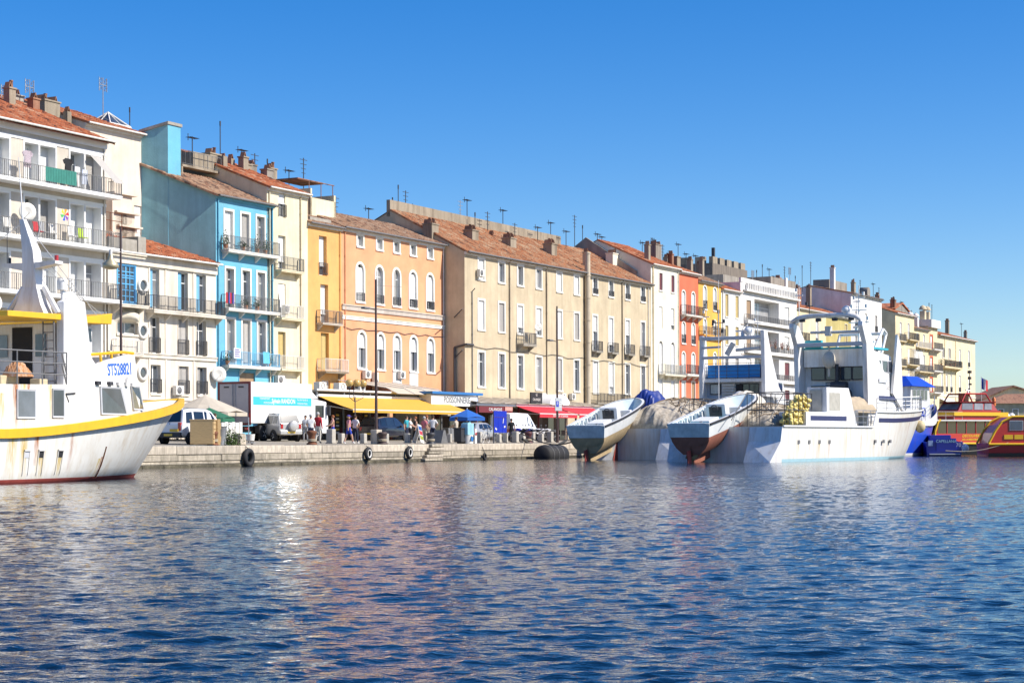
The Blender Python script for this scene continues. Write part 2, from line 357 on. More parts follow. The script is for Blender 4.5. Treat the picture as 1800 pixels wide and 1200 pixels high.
class Bld:
    skew = 0; gable = None
    def __init__(s, name, label, x0, x1, eave, wall, p=D, depth=9, rd=None, rise=2.2, roof=tile_mix, cat='house', group=None, base=None, pitch_back=True, over=.35, cornice=.28, trim=None, s0=None, s1=None, z1=None):
        s.s0 = SF.px(x0, 600, p)[0] if s0 is None else s0; s.s1 = SF.px(x1, 600, p)[0] if s1 is None else s1
        s.p = p; s.L = s.s1-s.s0; s.ze = SF.px(eave[0], eave[1], p)[1] if z1 is None else z1
        s.base = gz(s.s0, min(p, D))-.3 if base is None else base
        s.root = thing(name, label, cat, SF.W(s.s0, p, 0), SF.rz, group); s.wall = wall; s.holes = []; s.depth = depth; s.rd = rd or depth*.5
        s.rise = rise; s.roof = roof; s.over = over; s.cornice = cornice; s.trim = trim or sur_white
    def U(s, x, y=600, dp=0): return SF.px(x, y, s.p+dp)[0]-s.s0
    def Z(s, x, y, dp=0): return SF.px(x, y, s.p+dp)[1]
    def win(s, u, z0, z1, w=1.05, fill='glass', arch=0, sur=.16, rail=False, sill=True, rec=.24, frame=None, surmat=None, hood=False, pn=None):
        h = z1-z0; s.holes.append((u-w/2, u+w/2, z0, z1)); sm = surmat or s.trim; fr = frame or frame_white
        def mk():
            m = MB(); ah = arch*w*.5
            def outl(b):
                a = w/2+b
                if not ah: return [(-a, 0), (-a, h+b), (a, h+b), (a, 0)]
                return [(-a, 0)]+[(-a*math.cos(math.pi*i/10), h-ah+(ah+b)*math.sin(math.pi*i/10)) for i in range(11)]+[(a, 0)]
            I, O = outl(0), outl(max(sur, .001)); y0 = -.035 if sur else -.002
            for a, b, c, d in zip(I, I[1:], O, O[1:]):
                if sur: m.quad((a[0],y0,a[1]), (b[0],y0,b[1]), (d[0],y0,d[1]), (c[0],y0,c[1])); m.quad((c[0],y0,c[1]), (d[0],y0,d[1]), (d[0],.0,d[1]), (c[0],.0,c[1]))
                m.quad((a[0],y0,a[1]), (b[0],y0,b[1]), (b[0],rec,b[1]), (a[0],rec,a[1]), 0 if sur else 2)
            m.quad((-w/2,0,0), (w/2,0,0), (w/2,rec,0), (-w/2,rec,0), 0 if sur else 2)
            if ah:        # wall filling beside the arch head
                for sg in (-1, 1):
                    A = [(sg*w/2, h)]+[(sg*w/2*math.cos(math.pi*i/10), h-ah+ah*math.sin(math.pi*i/10)) for i in range(6)]
                    m.add([(x,.001,z) for x, z in A], [tuple(range(len(A)))], 2)
            if sill and sur: m.box(-w/2-sur, w/2+sur, -.09, 0, -.14, -.002)
            f = .06; a = w/2; yy = rec-.06
            m.box(-a, -a+f, yy, rec, 0, h, 1); m.box(a-f, a, yy, rec, 0, h, 1); m.box(-a+f, a-f, yy, rec, h-f, h, 1); m.box(-a+f, a-f, yy, rec, 0, f*1.4, 1)
            m.box(-f*.8, f*.8, yy-.01, rec, f*1.4, h-f, 1)
            if h > 1.9: m.box(-a+f, -f*.8, yy+.005, rec, h*.72, h*.72+f, 1); m.box(f*.8, a-f, yy+.005, rec, h*.72, h*.72+f, 1)
            return m.mesh('window', [sm, fr, s.wall])
        o = share('window', cached(('w', round(w,2), round(h,2), arch, sur, rec, sm.name, fr.name, s.wall.name, sill), mk), s.root, (u, 0, z0))
        g = pn or random.choice((pane, pane, pane, pane_pale, pane_mid))
        def pm(a, hh): return lambda: MB().box(-a/2, a/2, 0, .012, 0, hh).mesh('pane', g)
        def leaf(a, hh, mt):
            def k():
                m = MB(); m.box(-a/2, a/2, 0, .035, 0, hh); e = .07
                n = max(2, int(hh/.09))
                for i in range(n): z = e+(hh-2*e)*i/n; m.box(-a/2+e, a/2-e, -.012, 0, z, z+(hh-2*e)/n*.6)
                m.box(-a/2, -a/2+e*.7, -.016, 0, 0, hh); m.box(a/2-e*.7, a/2, -.016, 0, 0, hh)
                return m.mesh('shutter', mt)
            return k
        if fill in ('glass', 'half', 'curtain', 'open', 'half2'):
            a = w/2-.06-.048
            for sg in (-1, 1): share('pane', cached(('p', round(a,2), round(h,2), g.name), pm(a, h-.15)), o, (sg*(a/2+.048), rec-.03, .085))
        if fill in FILLS:
            mt = FILLS[fill]; a = w/2-.006
            for sg in (-1, 1): share('shutter', cached(('s', round(a,2), round(h,2), mt.name), leaf(a, h-.03-arch*w*.5*.45, mt)), o, (sg*(a/2+.003), rec-.14, .015))
        if fill == 'blue1' or fill == 'open':
            mt = shut_blue if fill == 'blue1' else shut_grey; a = w/2-.006
            share('shutter', cached(('s', round(a,2), round(h,2), mt.name), leaf(a, h-.03, mt)), o, (-(a/2+.003), rec-.14, .015))
            if fill == 'blue1':
                a2 = w/2-.1; share('pane', cached(('p', round(a2,2), round(h,2), g.name), pm(a2, h-.15)), o, (a2/2+.048, rec-.03, .085))
        if fill in ('half', 'half2'):
            k = .42 if fill == 'half' else .75
            def bl():
                m = MB(); hh = h*k-arch*w*.22; m.box(-w/2+.01, w/2-.01, rec-.13, rec-.09, h-hh-arch*w*.18, h-arch*w*.18)
                for i in range(int(hh/.12)): m.box(-w/2+.01, w/2-.01, rec-.138, rec-.13, h-arch*w*.18-.12*i-.09, h-arch*w*.18-.12*i-.02)
                m.box(-w/2, w/2, rec-.19, rec-.07, h-hh-arch*w*.18-.08, h-hh-arch*w*.18); return m.mesh('roller_blind', shut_white)
            share('roller_blind', cached(('b', round(w,2), round(h,2), arch, k), bl), o)
        if fill == 'curtain':
            cl = mat('white_curtain', (.75,.75,.73), .8, .08, 6)
            def cu():
                m = MB(); A = [(-w*.1, 0), (w*.46, 0), (w*.46, h*.98), (-w*.46, h*.98), (-w*.42, h*.8), (-w*.2, h*.45)]
                m.prism([(x, z) for x, z in A], 1, 0, .03); return m.mesh('curtain', cl)
            share('curtain', cached(('c', round(w,2), round(h,2)), cu), o, (0, .06, .02))
        if rail:
            share('railing', cached(('r', round(w,2), rail), lambda: railing_mb(w+.1, .85 if rail is True else rail, .12).mesh('railing', iron)), o, (-w/2-.05, -.07, .05))
        return o
    def row(s, cols, yt, yb, w=1.05, fill='glass', **k):
        z1, z0 = s.Z(cols[0], yt), s.Z(cols[0], yb); out = []
        for i, c in enumerate(cols):
            f = fill[i % len(fill)] if isinstance(fill, (list, tuple)) else fill
            out.append(s.win(s.U(c, (yt+yb)/2), z0, z1, w, f, **k))
        return out
    def balcony(s, u0, u1, z, d=.75, h=.95, slab=.16, m=None, rm=None, brackets=True, gap=.13, curve=False):
        b = MB(); b.box(u0, u1, -d, .0, z-slab, z); b.box(u0-.03, u1+.03, -d-.03, -.02, z-slab*.45, z-slab*.12)
        if brackets:
            n = max(2, int((u1-u0)/1.6)+1)
            for i in range(n): u = u0+.2+(u1-u0-.4)*i/(n-1); b.prism([(-d*.7, z-slab-.08), (0, z-slab-.45), (0, z-slab), (-d*.7, z-slab)], 0, u-.07, u+.07)
        o = b.build('balcony', m or sur_white, s.root)
        r_ = MB(); q = railing_mb(u1-u0, h, gap); r_.add([(x+u0, y-d+.04, zz+z) for x, y, zz in q.v], q.f)
        for u in (u0+.02, u1-.02): q = railing_mb(d-.08, h, gap); r_.add([(u+y, -x-.03, zz+z) for x, y, zz in q.v], q.f)
        r_.build('railing', rm or grey_iron, o); return o
    def drain(s, x, zt=None, zb=None, r=.05, m=None, y=-.08):
        u = s.U(x); mb = MB(); zt = (s.ze-.2) if zt is None else zt; zb = s.base+.3 if zb is None else zb
        mb.tube((u, y, zb), (u, y, zt), r, n=8); mb.path([(u, y, zt), (u, -s.over+.05, zt+.25)], r, n=8)
        z = zb+1
        while z < zt: mb.tube((u, y, z), (u, y, z+.08), r*1.35, n=8); z += 2.6
        return mb.build('drainpipe', m or sur_white, s.root)
    def ac(s, x, y, w=.85, dp=0, h=.62):
        z = s.Z(x, y); u = s.U(x, y); m = MB(); m.box(u-w/2, u+w/2, -.42, -.1, z-h/2, z+h/2); m.box(u-w/2+.1, u-w/2+.14, -.3, 0, z-h/2-.06, z-h/2); m.box(u+w/2-.14, u+w/2-.1, -.3, 0, z-h/2-.06, z-h/2)
        o = m.build('air_conditioner', off_white, s.root, bevel=.02)
        g = MB(); g.torus((u-.08, -.425, z), .22, .02, 1, 16, 5); g.lathe([(.205, -.422), (.2, -.43), (.02, -.432)], (u-.08, 0, z), 14, axis=1); g.build('fan_grille', grey_iron, o)
    def string(s, x, y, h=.25, d=.08, m=None, u0=0, u1=None):
        z = s.Z(x, y); mb = MB(); mb.box(u0, s.L if u1 is None else u1, -d, .001, z-h/2, z+h/2); mb.box(u0-.0, (s.L if u1 is None else u1), -d*1.6, -d+.002, z+h*.28, z+h/2-.003); return mb.build('string_course', m or s.trim, s.root)
    def finish(s, roofkind='gable', back=True, eaves=True, wall_ext=0):
        L, ze, zb, dp, rd, rise = s.L, s.ze, s.base, s.depth, s.rd, s.rise
        us = sorted({0, L, *[h[0] for h in s.holes], *[h[1] for h in s.holes]}); zs = sorted({zb, ze, *[h[2] for h in s.holes], *[h[3] for h in s.holes]})
        us = [u for u in us if 0 <= u <= L]; zs = [z for z in zs if zb <= z <= ze]
        m = MB(); iu = {}
        for i, u in enumerate(us):
            for j, z in enumerate(zs): iu[i, j] = len(m.v); m.v.append((u, 0, z))
        for i in range(len(us)-1):
            for j in range(len(zs)-1):
                cu, cz = (us[i]+us[i+1])/2, (zs[j]+zs[j+1])/2
                if any(h[0] < cu < h[1] and h[2] < cz < h[3] for h in s.holes): continue
                m.f.append((iu[i,j], iu[i+1,j], iu[i+1,j+1], iu[i,j+1])); m.m.append(0); m.sm.append(False)
        G = [(0, zb), (dp, zb), (dp, ze), (rd, ze+rise), (0, ze)] if roofkind == 'gable' else [(0, zb), (dp, zb), (dp, ze+rise), (0, ze)] if roofkind == 'shed' else [(0, zb), (dp, zb), (dp, ze), (0, ze)]
        for u in (0, L): m.add([(u-(s.skew*y if u == 0 else 0), y, z) for y, z in G], [tuple(range(len(G)))], 2 if u == 0 and s.gable else 0)
        m.quad((0,dp,zb), (L,dp,zb), (L,dp,G[2][1]), (0,dp,G[2][1]))
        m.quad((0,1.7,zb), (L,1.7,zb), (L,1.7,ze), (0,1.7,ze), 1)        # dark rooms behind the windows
        if roofkind == 'flat': m.quad((0,0,ze), (L,0,ze), (L,dp,ze), (0,dp,ze))
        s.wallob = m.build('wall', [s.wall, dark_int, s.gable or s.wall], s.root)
        if roofkind in ('gable', 'shed'):
            s.roofob = s.tiles([(-s.over, ze+.06-s.over*rise/rd*.6), ((rd if roofkind == 'gable' else dp), ze+rise+.08)], -.06-.5*s.skew, L+.06)
            if roofkind == 'gable' and back: b = MB(); b.quad((-.06,rd,ze+rise+.08), (L+.06,rd,ze+rise+.08), (L+.06,dp+.3,ze-.05), (-.06,dp+.3,ze-.05)); b.build('back_slope', s.roof, s.root)
        if eaves and s.cornice:
            c = MB(); c.box(0, L, -.14, .0, ze-s.cornice, ze-.12); c.box(-.02, L+.02, -.24, .02, ze-.119, ze-.005); c.build('cornice', s.trim, s.root)
            g = MB(); g.tube((-.05, -s.over-.04, ze-.02), (L+.05, -s.over-.04, ze-.02), .07, n=8); g.build('gutter', grey_iron if s.roof is not tile_red else off_white, s.root)
        return s
    def tiles(s, prof, u0, u1, per=.24, name='roof'):
        n = max(4, int((u1-u0)/per)); m = MB(); (ya, za), (yb, zb) = prof; ln = math.hypot(yb-ya, zb-za); K = max(2, int(ln/.42)); secs = []
        nx = Vector((0, -(zb-za)/ln, (yb-ya)/ln)); rr = random.Random(int(u1*10))
        jit = [[rr.uniform(-.012, .02) for _ in range(n+1)] for _ in range(K)]
        for k in range(K):
            for e in (0, 1):
                t = (k+e*.98)/K; off = .035*(1-e)
                row_ = []
                for i in range(n*4+1):
                    u = u0+(u1-u0)*i/(n*4); q = [-.05, .02, .075, .02][i % 4]+off+jit[k][i//4]
                    if s.skew: u -= s.skew*max(0, ya+(yb-ya)*t)*(1-i/(n*4))
                    row_.append((u, ya+(yb-ya)*t+nx.y*q, za+(zb-za)*t+nx.z*q))
                secs.append(row_)
        m.loft(secs, smooth=False)
        m.quad((u0,ya,za-.05), (u1,ya,za-.05), (u1,yb,zb-.05), (u0,yb,zb-.05))
        for u in (u0, u1): k_ = s.skew*yb if u == u0 else 0; m.quad((u,ya,za-.09), (u,ya,za+.05), (u-k_,yb,zb+.05), (u-k_,yb,zb-.09))
        return m.build(name, s.roof, s.root)
    def chimney(s, u, y, z0, w=.9, d=.6, h=1.5, m=None, pots=2, cap=True, parent=None):
        b = MB(); b.box(u-w/2, u+w/2, y-d/2, y+d/2, z0-1.2, z0+h); 
        if cap: b.box(u-w/2-.06, u+w/2+.06, y-d/2-.06, y+d/2+.06, z0+h-.02, z0+h+.08)
        o = b.build('chimney', m or stone_wall, s.root)
        for i in range(pots):
            t = MB(); uu = u-w/2+w*(i+.5)/pots; zz = z0+h+(.08 if cap else 0)
            if i % 2: t.lathe([(.12, zz), (.1, zz+.4), (.13, zz+.42), (.13, zz+.5)], (uu, y, 0), 8)
            else: t.obox((uu-.07, y, zz+.16), (.04, d*.8, .4), (0, .35, 0)); t.obox((uu+.07, y, zz+.16), (.04, d*.8, .4), (0, -.35, 0))
            t.build('chimney_pot', tile_old, o)
        return o
    def aerial(s, x, ytop, ybase, dp=4, kind=0, bright=False):
        z0, z1 = s.Z(x, ybase, dp), s.Z(x, ytop, dp); u = s.U(x, ytop, dp); m = MB(); m.tube((u, dp, z0-.6), (u, dp, z1), .04, n=5)
        k = .028; h = z1-z0
        if kind == 0:      # yagi
            m.tube((u-.5, dp, z1-.1), (u+.6, dp, z1-.1), k, n=4)
            for i in range(7): q = u-.45+i*.16; m.tube((q, dp-.25, z1-.1), (q, dp+.25, z1-.1), k*.8, n=4); m.tube((q, dp, z1-.1), (q, dp, z1-.1+.03), k, n=4)
            m.tube((u-.5, dp, z1-.35), (u-.5, dp, z1+.15), k, n=4)
        elif kind == 1:    # grid panels
            for q in (-.28, .28):
                for r_ in range(3): m.path([(u+q-.12, dp, z1-.2-.3*r_), (u+q, dp-.1, z1-.05-.3*r_), (u+q+.12, dp, z1-.2-.3*r_), (u+q, dp+.1, z1-.3-.3*r_), (u+q-.12, dp, z1-.2-.3*r_)], .02, n=4)
            m.tube((u-.4, dp, z1-.5), (u+.4, dp, z1-.5), .03, n=4); m.tube((u-.4, dp, z1-.95), (u-.4, dp, z1), .03, n=4); m.tube((u+.4, dp, z1-.95), (u+.4, dp, z1), .03, n=4)
        elif kind == 2:    # stacked dipoles
            for r_ in range(4): w_ = .5-.08*r_; m.tube((u-w_, dp, z1-.15-.35*r_), (u+w_, dp, z1-.15-.35*r_), k, n=4)
        else:
            m.tube((u, dp, z1-.1), (u, dp, z1+.25), .06, n=6)
        return m.build('aerial', steel if bright else iron, s.root)
def dish(parent, P, r=.4, mt=None, rot=(0,0,0)):
    m = MB(); m.lathe([(.02, .0), (r*.5, -.03), (r*.85, -.10), (r, -.15), (r, -.16), (r*.5, -.05), (.02, -.02)], (0,0,0), 16, axis=1); m.tube((0, 0, -r*.4), (0, -.45, -.1), .02, n=5); m.obox((0, -.46, -.08), (.08, .1, .08))
    m.tube((0, .02, 0), (0, .35, -.25), .03, n=6)
    return m.build('satellite_dish', mt or off_white, parent, P, rot)
tile_tan = tile_mat('tan_house_tiles', [(.11,.06,.04), (.36,.14,.06), (.46,.20,.09), (.33,.19,.11), (.52,.35,.21)])
E = D-2.0                    # the houses from the tan one on stand a little closer to the water
pl_white = plaster('off_white_render', (.58,.52,.44), (.36,.31,.25), .22)
pl_cream0 = plaster('cream_blank_render', (.72,.63,.52), (.45,.36,.27), .2)
pl_lowwhite = plaster('ivory_render', (.70,.64,.54), (.35,.29,.22), .28)
pl_blue = plaster('sky_blue_render', (.15,.43,.58), (.2,.38,.45), .3, .08)
pl_cream = plaster('pale_yellow_render', (.74,.66,.47), (.45,.38,.25), .25)
pl_apricot = plaster('apricot_render', (.74,.40,.14), (.5,.3,.14), .25)
pl_salmon = plaster('salmon_render', (.73,.36,.195), (.6,.33,.18), .25)
pl_tan = plaster('tan_render', (.55,.46,.315), (.36,.28,.19), .3)
pl_cream2 = plaster('white_cream_render', (.76,.71,.58), (.5,.44,.33), .2)
pl_coral = plaster('coral_render', (.66,.17,.09), (.45,.14,.09), .25)
pl_ochre = plaster('golden_render', (.76,.42,.09), (.5,.3,.1), .25)
pl_white2 = plaster('clean_white_render', (.76,.74,.70), (.45,.41,.35), .2)
pl_yell = plaster('buff_yellow_render', (.75,.63,.40), (.5,.4,.25), .2)
pl_olive = plaster('mustard_render', (.50,.42,.17), (.3,.25,.12), .3)
pl_brown = plaster('brown_render', (.17,.10,.075), (.08,.06,.05), .4)
sur_grey = plaster('grey_band', (.52,.46,.40), (.3,.25,.2), .3)
pl_turq = plaster('turquoise_render', (.24,.47,.52), (.16,.30,.34), .35, .1)

# --- white modern apartment block
b = Bld('apartment_house', 'off-white apartment block with long balconies and recessed openings behind the yellow-trimmed fishing boat', -75, 187, (183,250), pl_white, depth=16, rd=8, roof=tile_red, over=.7, cornice=.45, trim=white_paint)
b.rise = b.Z(0,170,8)-b.ze
opn = [(-62,-40),(-36,-12),(-8,16),(43,67),(70,97),(123,147),(150,177)]
for yt, yb, xr in ((277,345,180), (367,438,182), (465,528,183), (556,620,184)):
    z1, z0 = b.Z(xr,yt), b.Z(xr,yb)
    for k, (xa, xb) in enumerate(opn):
        ua, ub = b.U(xa, yt), b.U(xb, yt)
        b.win((ua+ub)/2, z0, z1, ub-ua, ['glass','grey','shut','shut','glass','glass','glass'][(k+int(yt/90)) % 7] if yt != 277 else ['glass','shut','shut','shut','shut','glass','grey'][k], sur=.12, rec=.75, sill=False, surmat=white_paint)
    m = MB(); m.box(0, b.L, -.05, .001, z1+.125, z1+.3); m.build('lintel_band', white_paint, b.root)
    if yt != 556: b.balcony(-.1, b.L+.25, z0, 1.1, 1.0, .22, white_paint, grey_iron, brackets=False, gap=.16)
    if yt == 277:
        g = MB(); us = b.U(55,320), b.U(110,320); n = 12
        for i in range(n): u = us[0]+(us[1]-us[0])*i/n; g.box(u, u+(us[1]-us[0])/n*.93, -1.13, -1.11, z0+.12, z0+.98)
        g.build('balcony_screen', mat('green_canvas', (.035,.20,.16), .8, .15, 4), b.root)
        m = MB(); a = b.U(150,290); m.add([(a,-.4,z1-.1),(a+.95,-.4,z1-.1),(a+2.2,-1.3,z0+.75),(a+1.25,-1.3,z0+.75)], [(0,1,2,3)]); m.add([(a,-.42,z1-.12),(a+.95,-.42,z1-.12),(a+2.2,-1.32,z0+.73),(a+1.25,-1.32,z0+.73)], [(0,1,2,3)]); m.build('sun_blind', shut_grey, b.root)
b.drain(183)
b.chimney(b.U(80,190,7), 7, b.Z(80,200,7), 1.5, 1.2, .75, stone_wall, 3); b.chimney(b.U(118,190,6), 6, b.Z(118,210,6), .4, .4, .5, stone_wall, 1, False); b.chimney(b.U(28,175,7.5), 7.5, b.Z(28,175,7.5), .9, .6, .2, concrete, 1)
m = MB(); z_ = b.Z(60,218,5); m.obox((b.U(70,222,4), 4, z_), (2.6,1.4,.12), (R(16),0,0)); m.build('roof_light', pane_pale, b.root)
b.finish(); APT = b
APT_ROWS = [(b.Z(180,345)), (b.Z(182,438)), (b.Z(183,528))]

# --- blank cream wall behind the low house
b = Bld('set_back_house', 'cream house with a blank wall and a glass pyramid on its roof', 150, 257, (220,231), pl_cream0, p=D+4.98, depth=10, rd=6, roof=tile_red, over=.4, cornice=.22, s1=SF.px(380,600,D)[0]-1.84)
b.rise = b.Z(200,214,6)-b.ze
b.win(b.U(243,370), b.Z(243,425), b.Z(243,362), .9, 'shut', sur=0)
m = MB()
z_ = b.Z(190,222,3); u = b.U(190,220,3); k = [(u-1.1,1.9,z_),(u+1.1,1.9,z_),(u+1.1,4.1,z_),(u-1.1,4.1,z_)]; ap = (u,3,b.Z(188,197,3))
m.box(u-1.15,u+1.15,1.85,4.15,z_-.9,z_); g_ = m.build('roof_lantern', off_white, b.root)
m = MB(); m.add(k+[ap], [(0,1,4),(1,2,4),(2,3,4),(3,0,4)]); m.build('glazing', pane, g_); m = MB()
for q in k: m.tube(q, ap, .05, n=5)
for i in range(4): A, B_ = Vector(k[i]), Vector(k[(i+1)%4]); m.tube(A, B_, .05, n=5); m.tube((A+B_)/2, ap, .04, n=5)
m.build('glazing_bars', off_white, g_)
b.aerial(181, 137, 200, 3, 1, True); b.aerial(228, 195, 225, 3, 3)
for i, (y, x) in enumerate(((345,201),(378,206),(402,210))): m = MB(); u = b.U(x,y); z_ = b.Z(x,y); m.box(u-1.3, u+.75, -.9, 0, z_-3.2, z_); m.box(u-1.4, u+1.1, -1.15, 0, z_, z_+.12); m.build('stepped_flue', pl_cream0, b.root)
b.finish(back=True)

# --- low ivory house with curved balcony and portholes
b = Bld('low_ivory_house', 'low ivory house with porthole windows, blue shutters and an orange tiled roof', 190, 380, (256,449), pl_lowwhite, depth=6, rd=4.5, roof=tile_red, over=.5, cornice=.7, trim=pl_lowwhite)
b.rise = b.Z(280,426,4.5)-b.ze
b.row([222], 467, 531, 1.75, 'glass', sur=.10, frame=frame_blue, surmat=frame_blue, rec=.1, pn=pane)
m = MB(); z0, z1 = b.Z(222,531), b.Z(222,467); u = b.U(222)
for i in range(5): q = z0+(z1-z0)*(i+1)/6; m.box(u-.8, u+.8, .02, .05, q-.03, q+.03)
for q in (-.4, .4): m.box(u+q-.03, u+q+.03, .02, .05, z0, z1)
m.build('glazing_bars', frame_blue, b.root)
b.row([271,321.5,353.5], 473, 541, 1.1, 'blue1', sur=.0, rec=.3)
b.row([271,321.5,353.5], 557, 621, 1.05, ['open','grey','glass'], sur=.05, rail=1.0, rec=.3)
b.row([273,322.5,354.5], 641, 691, 1.05, ['glass','grey','open'], sur=.05, rail=.9, rec=.3)
b.row([224], 566, 587, 2.1, 'glass', sur=.08, rec=.3)
b.row([224], 640, 690, 1.4, 'shut', sur=.08, rec=.2)
b.balcony(b.U(256), b.L+.15, b.Z(258,544), .7, .95, .22, pl_lowwhite, iron)
b.balcony(b.U(194), b.U(243), b.Z(197,534), .9, .95, .2, pl_lowwhite, iron)
b.balcony(b.U(196), b.U(242), b.Z(200,622), .5, .95, .12, pl_lowwhite, off_white)
for y in (502, 582, 655):
    m = MB(); u = b.U(250,y); z_ = b.Z(250,y); m.lathe([(.52,-.01),(.52,-.14),(.40,-.16),(.34,-.12),(.33,.0)], (u,0,z_), 20, axis=1); o = m.build('porthole_window', off_white, b.root)
    m = MB(); m.lathe([(.34,-.03),(.05,-.035)], (u,0,z_), 20, axis=1); m.build('pane', pane, o)
dm = MB(); u = b.U(224,560); z_ = b.Z(224,566); secs = []
for i in range(9): a = math.pi*i/8; secs.append([(u-1.3*math.cos(a)*math.cos(q), -.95*math.sin(q)*math.sin(a)-.01, z_+.0+.75*math.sin(a)*math.cos(q*.999)) for q in [math.pi/2*j/6 for j in range(7)]])
dm.loft(secs); dm.build('dome_awning', mat('faded_canvas', (.62,.57,.46), .85, .12, 3), b.root)
b.string(300, 627, .3, .1); b.string(300, 706, .3, .12)
for x in (291, 340, 262): u = b.U(x); m = MB(); m.box(u-.07, u+.07, -.05, .001, b.base, b.ze-.75); m.build('pilaster', pl_lowwhite, b.root)
dish(b.root, (b.U(377,658), -.3, b.Z(377,658)), .55, None, (0,0,R(-30))); b.ac(308, 686)
ut = b.U(255); ze = b.ze
b.finish('flat', eaves=True)
b.tiles([(-.5, ze+.02), (4.5, ze+b.rise)], ut, b.L-.1, name='roof'); m = MB(); m.add([(b.L-.12,-.5,ze),(b.L-.12,4.5,ze),(b.L-.12,4.5,ze+b.rise)], [(0,1,2)]); m.add([(ut,-.4,ze),(ut,4.5,ze),(ut,4.5,ze+b.rise-.06)], [(0,1,2)]); m.quad((ut,4.5,ze),(b.L-.12,4.5,ze),(b.L-.12,4.5,ze+b.rise),(ut,4.5,ze+b.rise)); m.build('roof_end', pl_lowwhite, b.root)
m = MB(); m.box(0, ut-.9, -.1, .1, ze, ze+.9); m.box(ut-.85, ut-.05, -.15, 3, ze, ze+1.15); m.box(.3, ut-.5, 3, 4.8, ze, ze+1.9); m.build('parapet', concrete, b.root)
m = MB(); zz = ze+1.9
for x in (.5, 2.2, 4.0, 5.2): m.tube((x,3.1,zz), (x,3.1,zz+1.15), .03, n=5)
for h_ in (.6,1.12): m.tube((.5,3.1,zz+h_), (5.2,3.1,zz+h_), .025, n=5)
m.build('terrace_rail', rust, b.root)

# --- blue house
b = Bld('blue_house', 'narrow sky-blue house with three balconies behind the white lorry', 380, 481, (379,343), pl_blue, depth=5.0, rd=5.0, roof=tile_mix, over=.35, cornice=.2, trim=pl_blue)
b.rise = max(.9, b.Z(297,308,3.2)-b.ze)*1.5; b.skew = .364; b.gable = pl_turq
wc = [401,430,457]
b.row([402,431,458], 371, 438, .95, ['shut','grey','open'], surmat=sur_white, rec=.32); b.row([404,432.5,459], 472, 541, .95, ['open','glass','open'], surmat=sur_white, rec=.32); b.row([405,433,460], 561, 640, .95, ['open','grey','open'], surmat=sur_white, rec=.32)
b.row([434], 655, 690, 1.9, 'tan', sur=.06)
for y in (438, 541, 641): b.balcony(b.U(389), b.L-.1, b.Z(390,y), .65, .95, .2, sur_white, shut_blue if y > 600 else grey_iron)
b.drain(383, m=pl_blue); b.drain(478, m=pl_blue, r=.06); b.string(430, 650, .2, .08)
m = MB(); zt = b.Z(297,219,3.2); pl_ = [(-1.18,3.18),(.25,3.18),(-.3,5.02),(-1.84,5.02)]; m.loft([[(x,y,b.base) for x,y in pl_],[(x,y,zt-(.55 if y > 4 else 0)) for x,y in pl_]], closed=True, smooth=False, capends=True, mfun=lambda i, j: 1 if j == 3 else 0); m.build('party_wall', [pl_blue, pl_turq], b.root)
m = MB(); m.loft([[(x+(.1 if i in (1,2) else -.1),y+(-.08 if y < 4 else .1),zt-(.55 if y > 4 else 0)+k) for i,(x,y) in enumerate(pl_)] for k in (.0,.2)], closed=True, smooth=False, capends=True); m.build('wall_coping', concrete, b.root)
# roof terrace on the tiled slope
m = MB(); zf = b.Z(340,292,4.2); ua, ub = b.U(319,300,4.2), b.U(398,300,4.2)
m.box(ua, ub, 4.2, 6.4, zf-.16, zf); m.box(ua+1.9, ub, 4.6, 6.4, zf, zf+1.15); m.box(ub-.5, ub, 4.1, 6.4, zf-1.2, zf+1.2); m.box(ua, ua+.18, 4.2, 4.4, zf-1.6, zf); m.build('roof_terrace', stone_wall, b.root)
m = MB(); q = railing_mb(ub-ua-.6, 1.0, .5); m.add([(x+ua,y+4.25,z+zf) for x,y,z in q.v], q.f); m.build('terrace_rail', grey_iron, b.root)
b.chimney(b.U(372,270,5.4), 5.4, zf+1.1, 1.3, .7, .3, stone_wall, 2); b.aerial(387, 219, 268, 5.5, 3); b.aerial(338, 240, 285, 5.5, 0)
b.finish('shed')

# --- pale yellow narrow house
b = Bld('pale_yellow_house', 'narrow pale yellow house with small balconies between the blue and apricot houses', 481, 541.5, (481,331), pl_cream, depth=13, rd=8, roof=tile_red, over=.35, cornice=.25, s0=SF.px(470,600,D)[0]+.0)
b.s0 = SF.px(481,600,D)[0]-.02
b.rise = b.Z(430,290,8)-b.ze
x = 506
b.row([x], 340, 384, .85, 'half', sur=.0, rail=.9); b.row([x], 416, 474, .95, 'half2', sur=.0, rec=.35); b.row([x], 500, 558, .95, 'curtain', sur=0, rec=.35); b.row([x], 584, 648, .95, 'ochre', sur=0, rec=.35); b.row([x-1], 664, 690, .9, 'glass', sur=.1)
for y in (475, 559, 648): b.balcony(b.U(494), b.U(534), b.Z(494,y), .6, .95, .16, pl_cream, off_white if y != 475 else grey_iron)
b.drain(538, m=pl_tan); b.drain(484, m=pl_cream); b.ac(497, 668); b.ac(508, 545, .6)
b.finish()
b.chimney(b.U(402,290,6.5), 6.5, b.Z(402,303,6.5), .5, .5, .9, stone_wall, 1); b.chimney(b.U(416,290,5.8), 5.8, b.Z(416,305,5.8), .45, .45, 1.0, stone_wall, 1, False); b.chimney(b.U(438,290,5), 5, b.Z(438,310,5), .6, .5, 1.3, stone_wall, 1); b.chimney(b.U(452,300,6), 6, b.Z(452,305,6), .8, .5, .5, grey_wall, 1); b.chimney(b.U(480,310,4), 4, b.Z(480,318,4), .9, .6, .7, grey_wall, 1)
b.aerial(458, 272, 300, 6, 2); b.aerial(543, 280, 330, 5, 2)

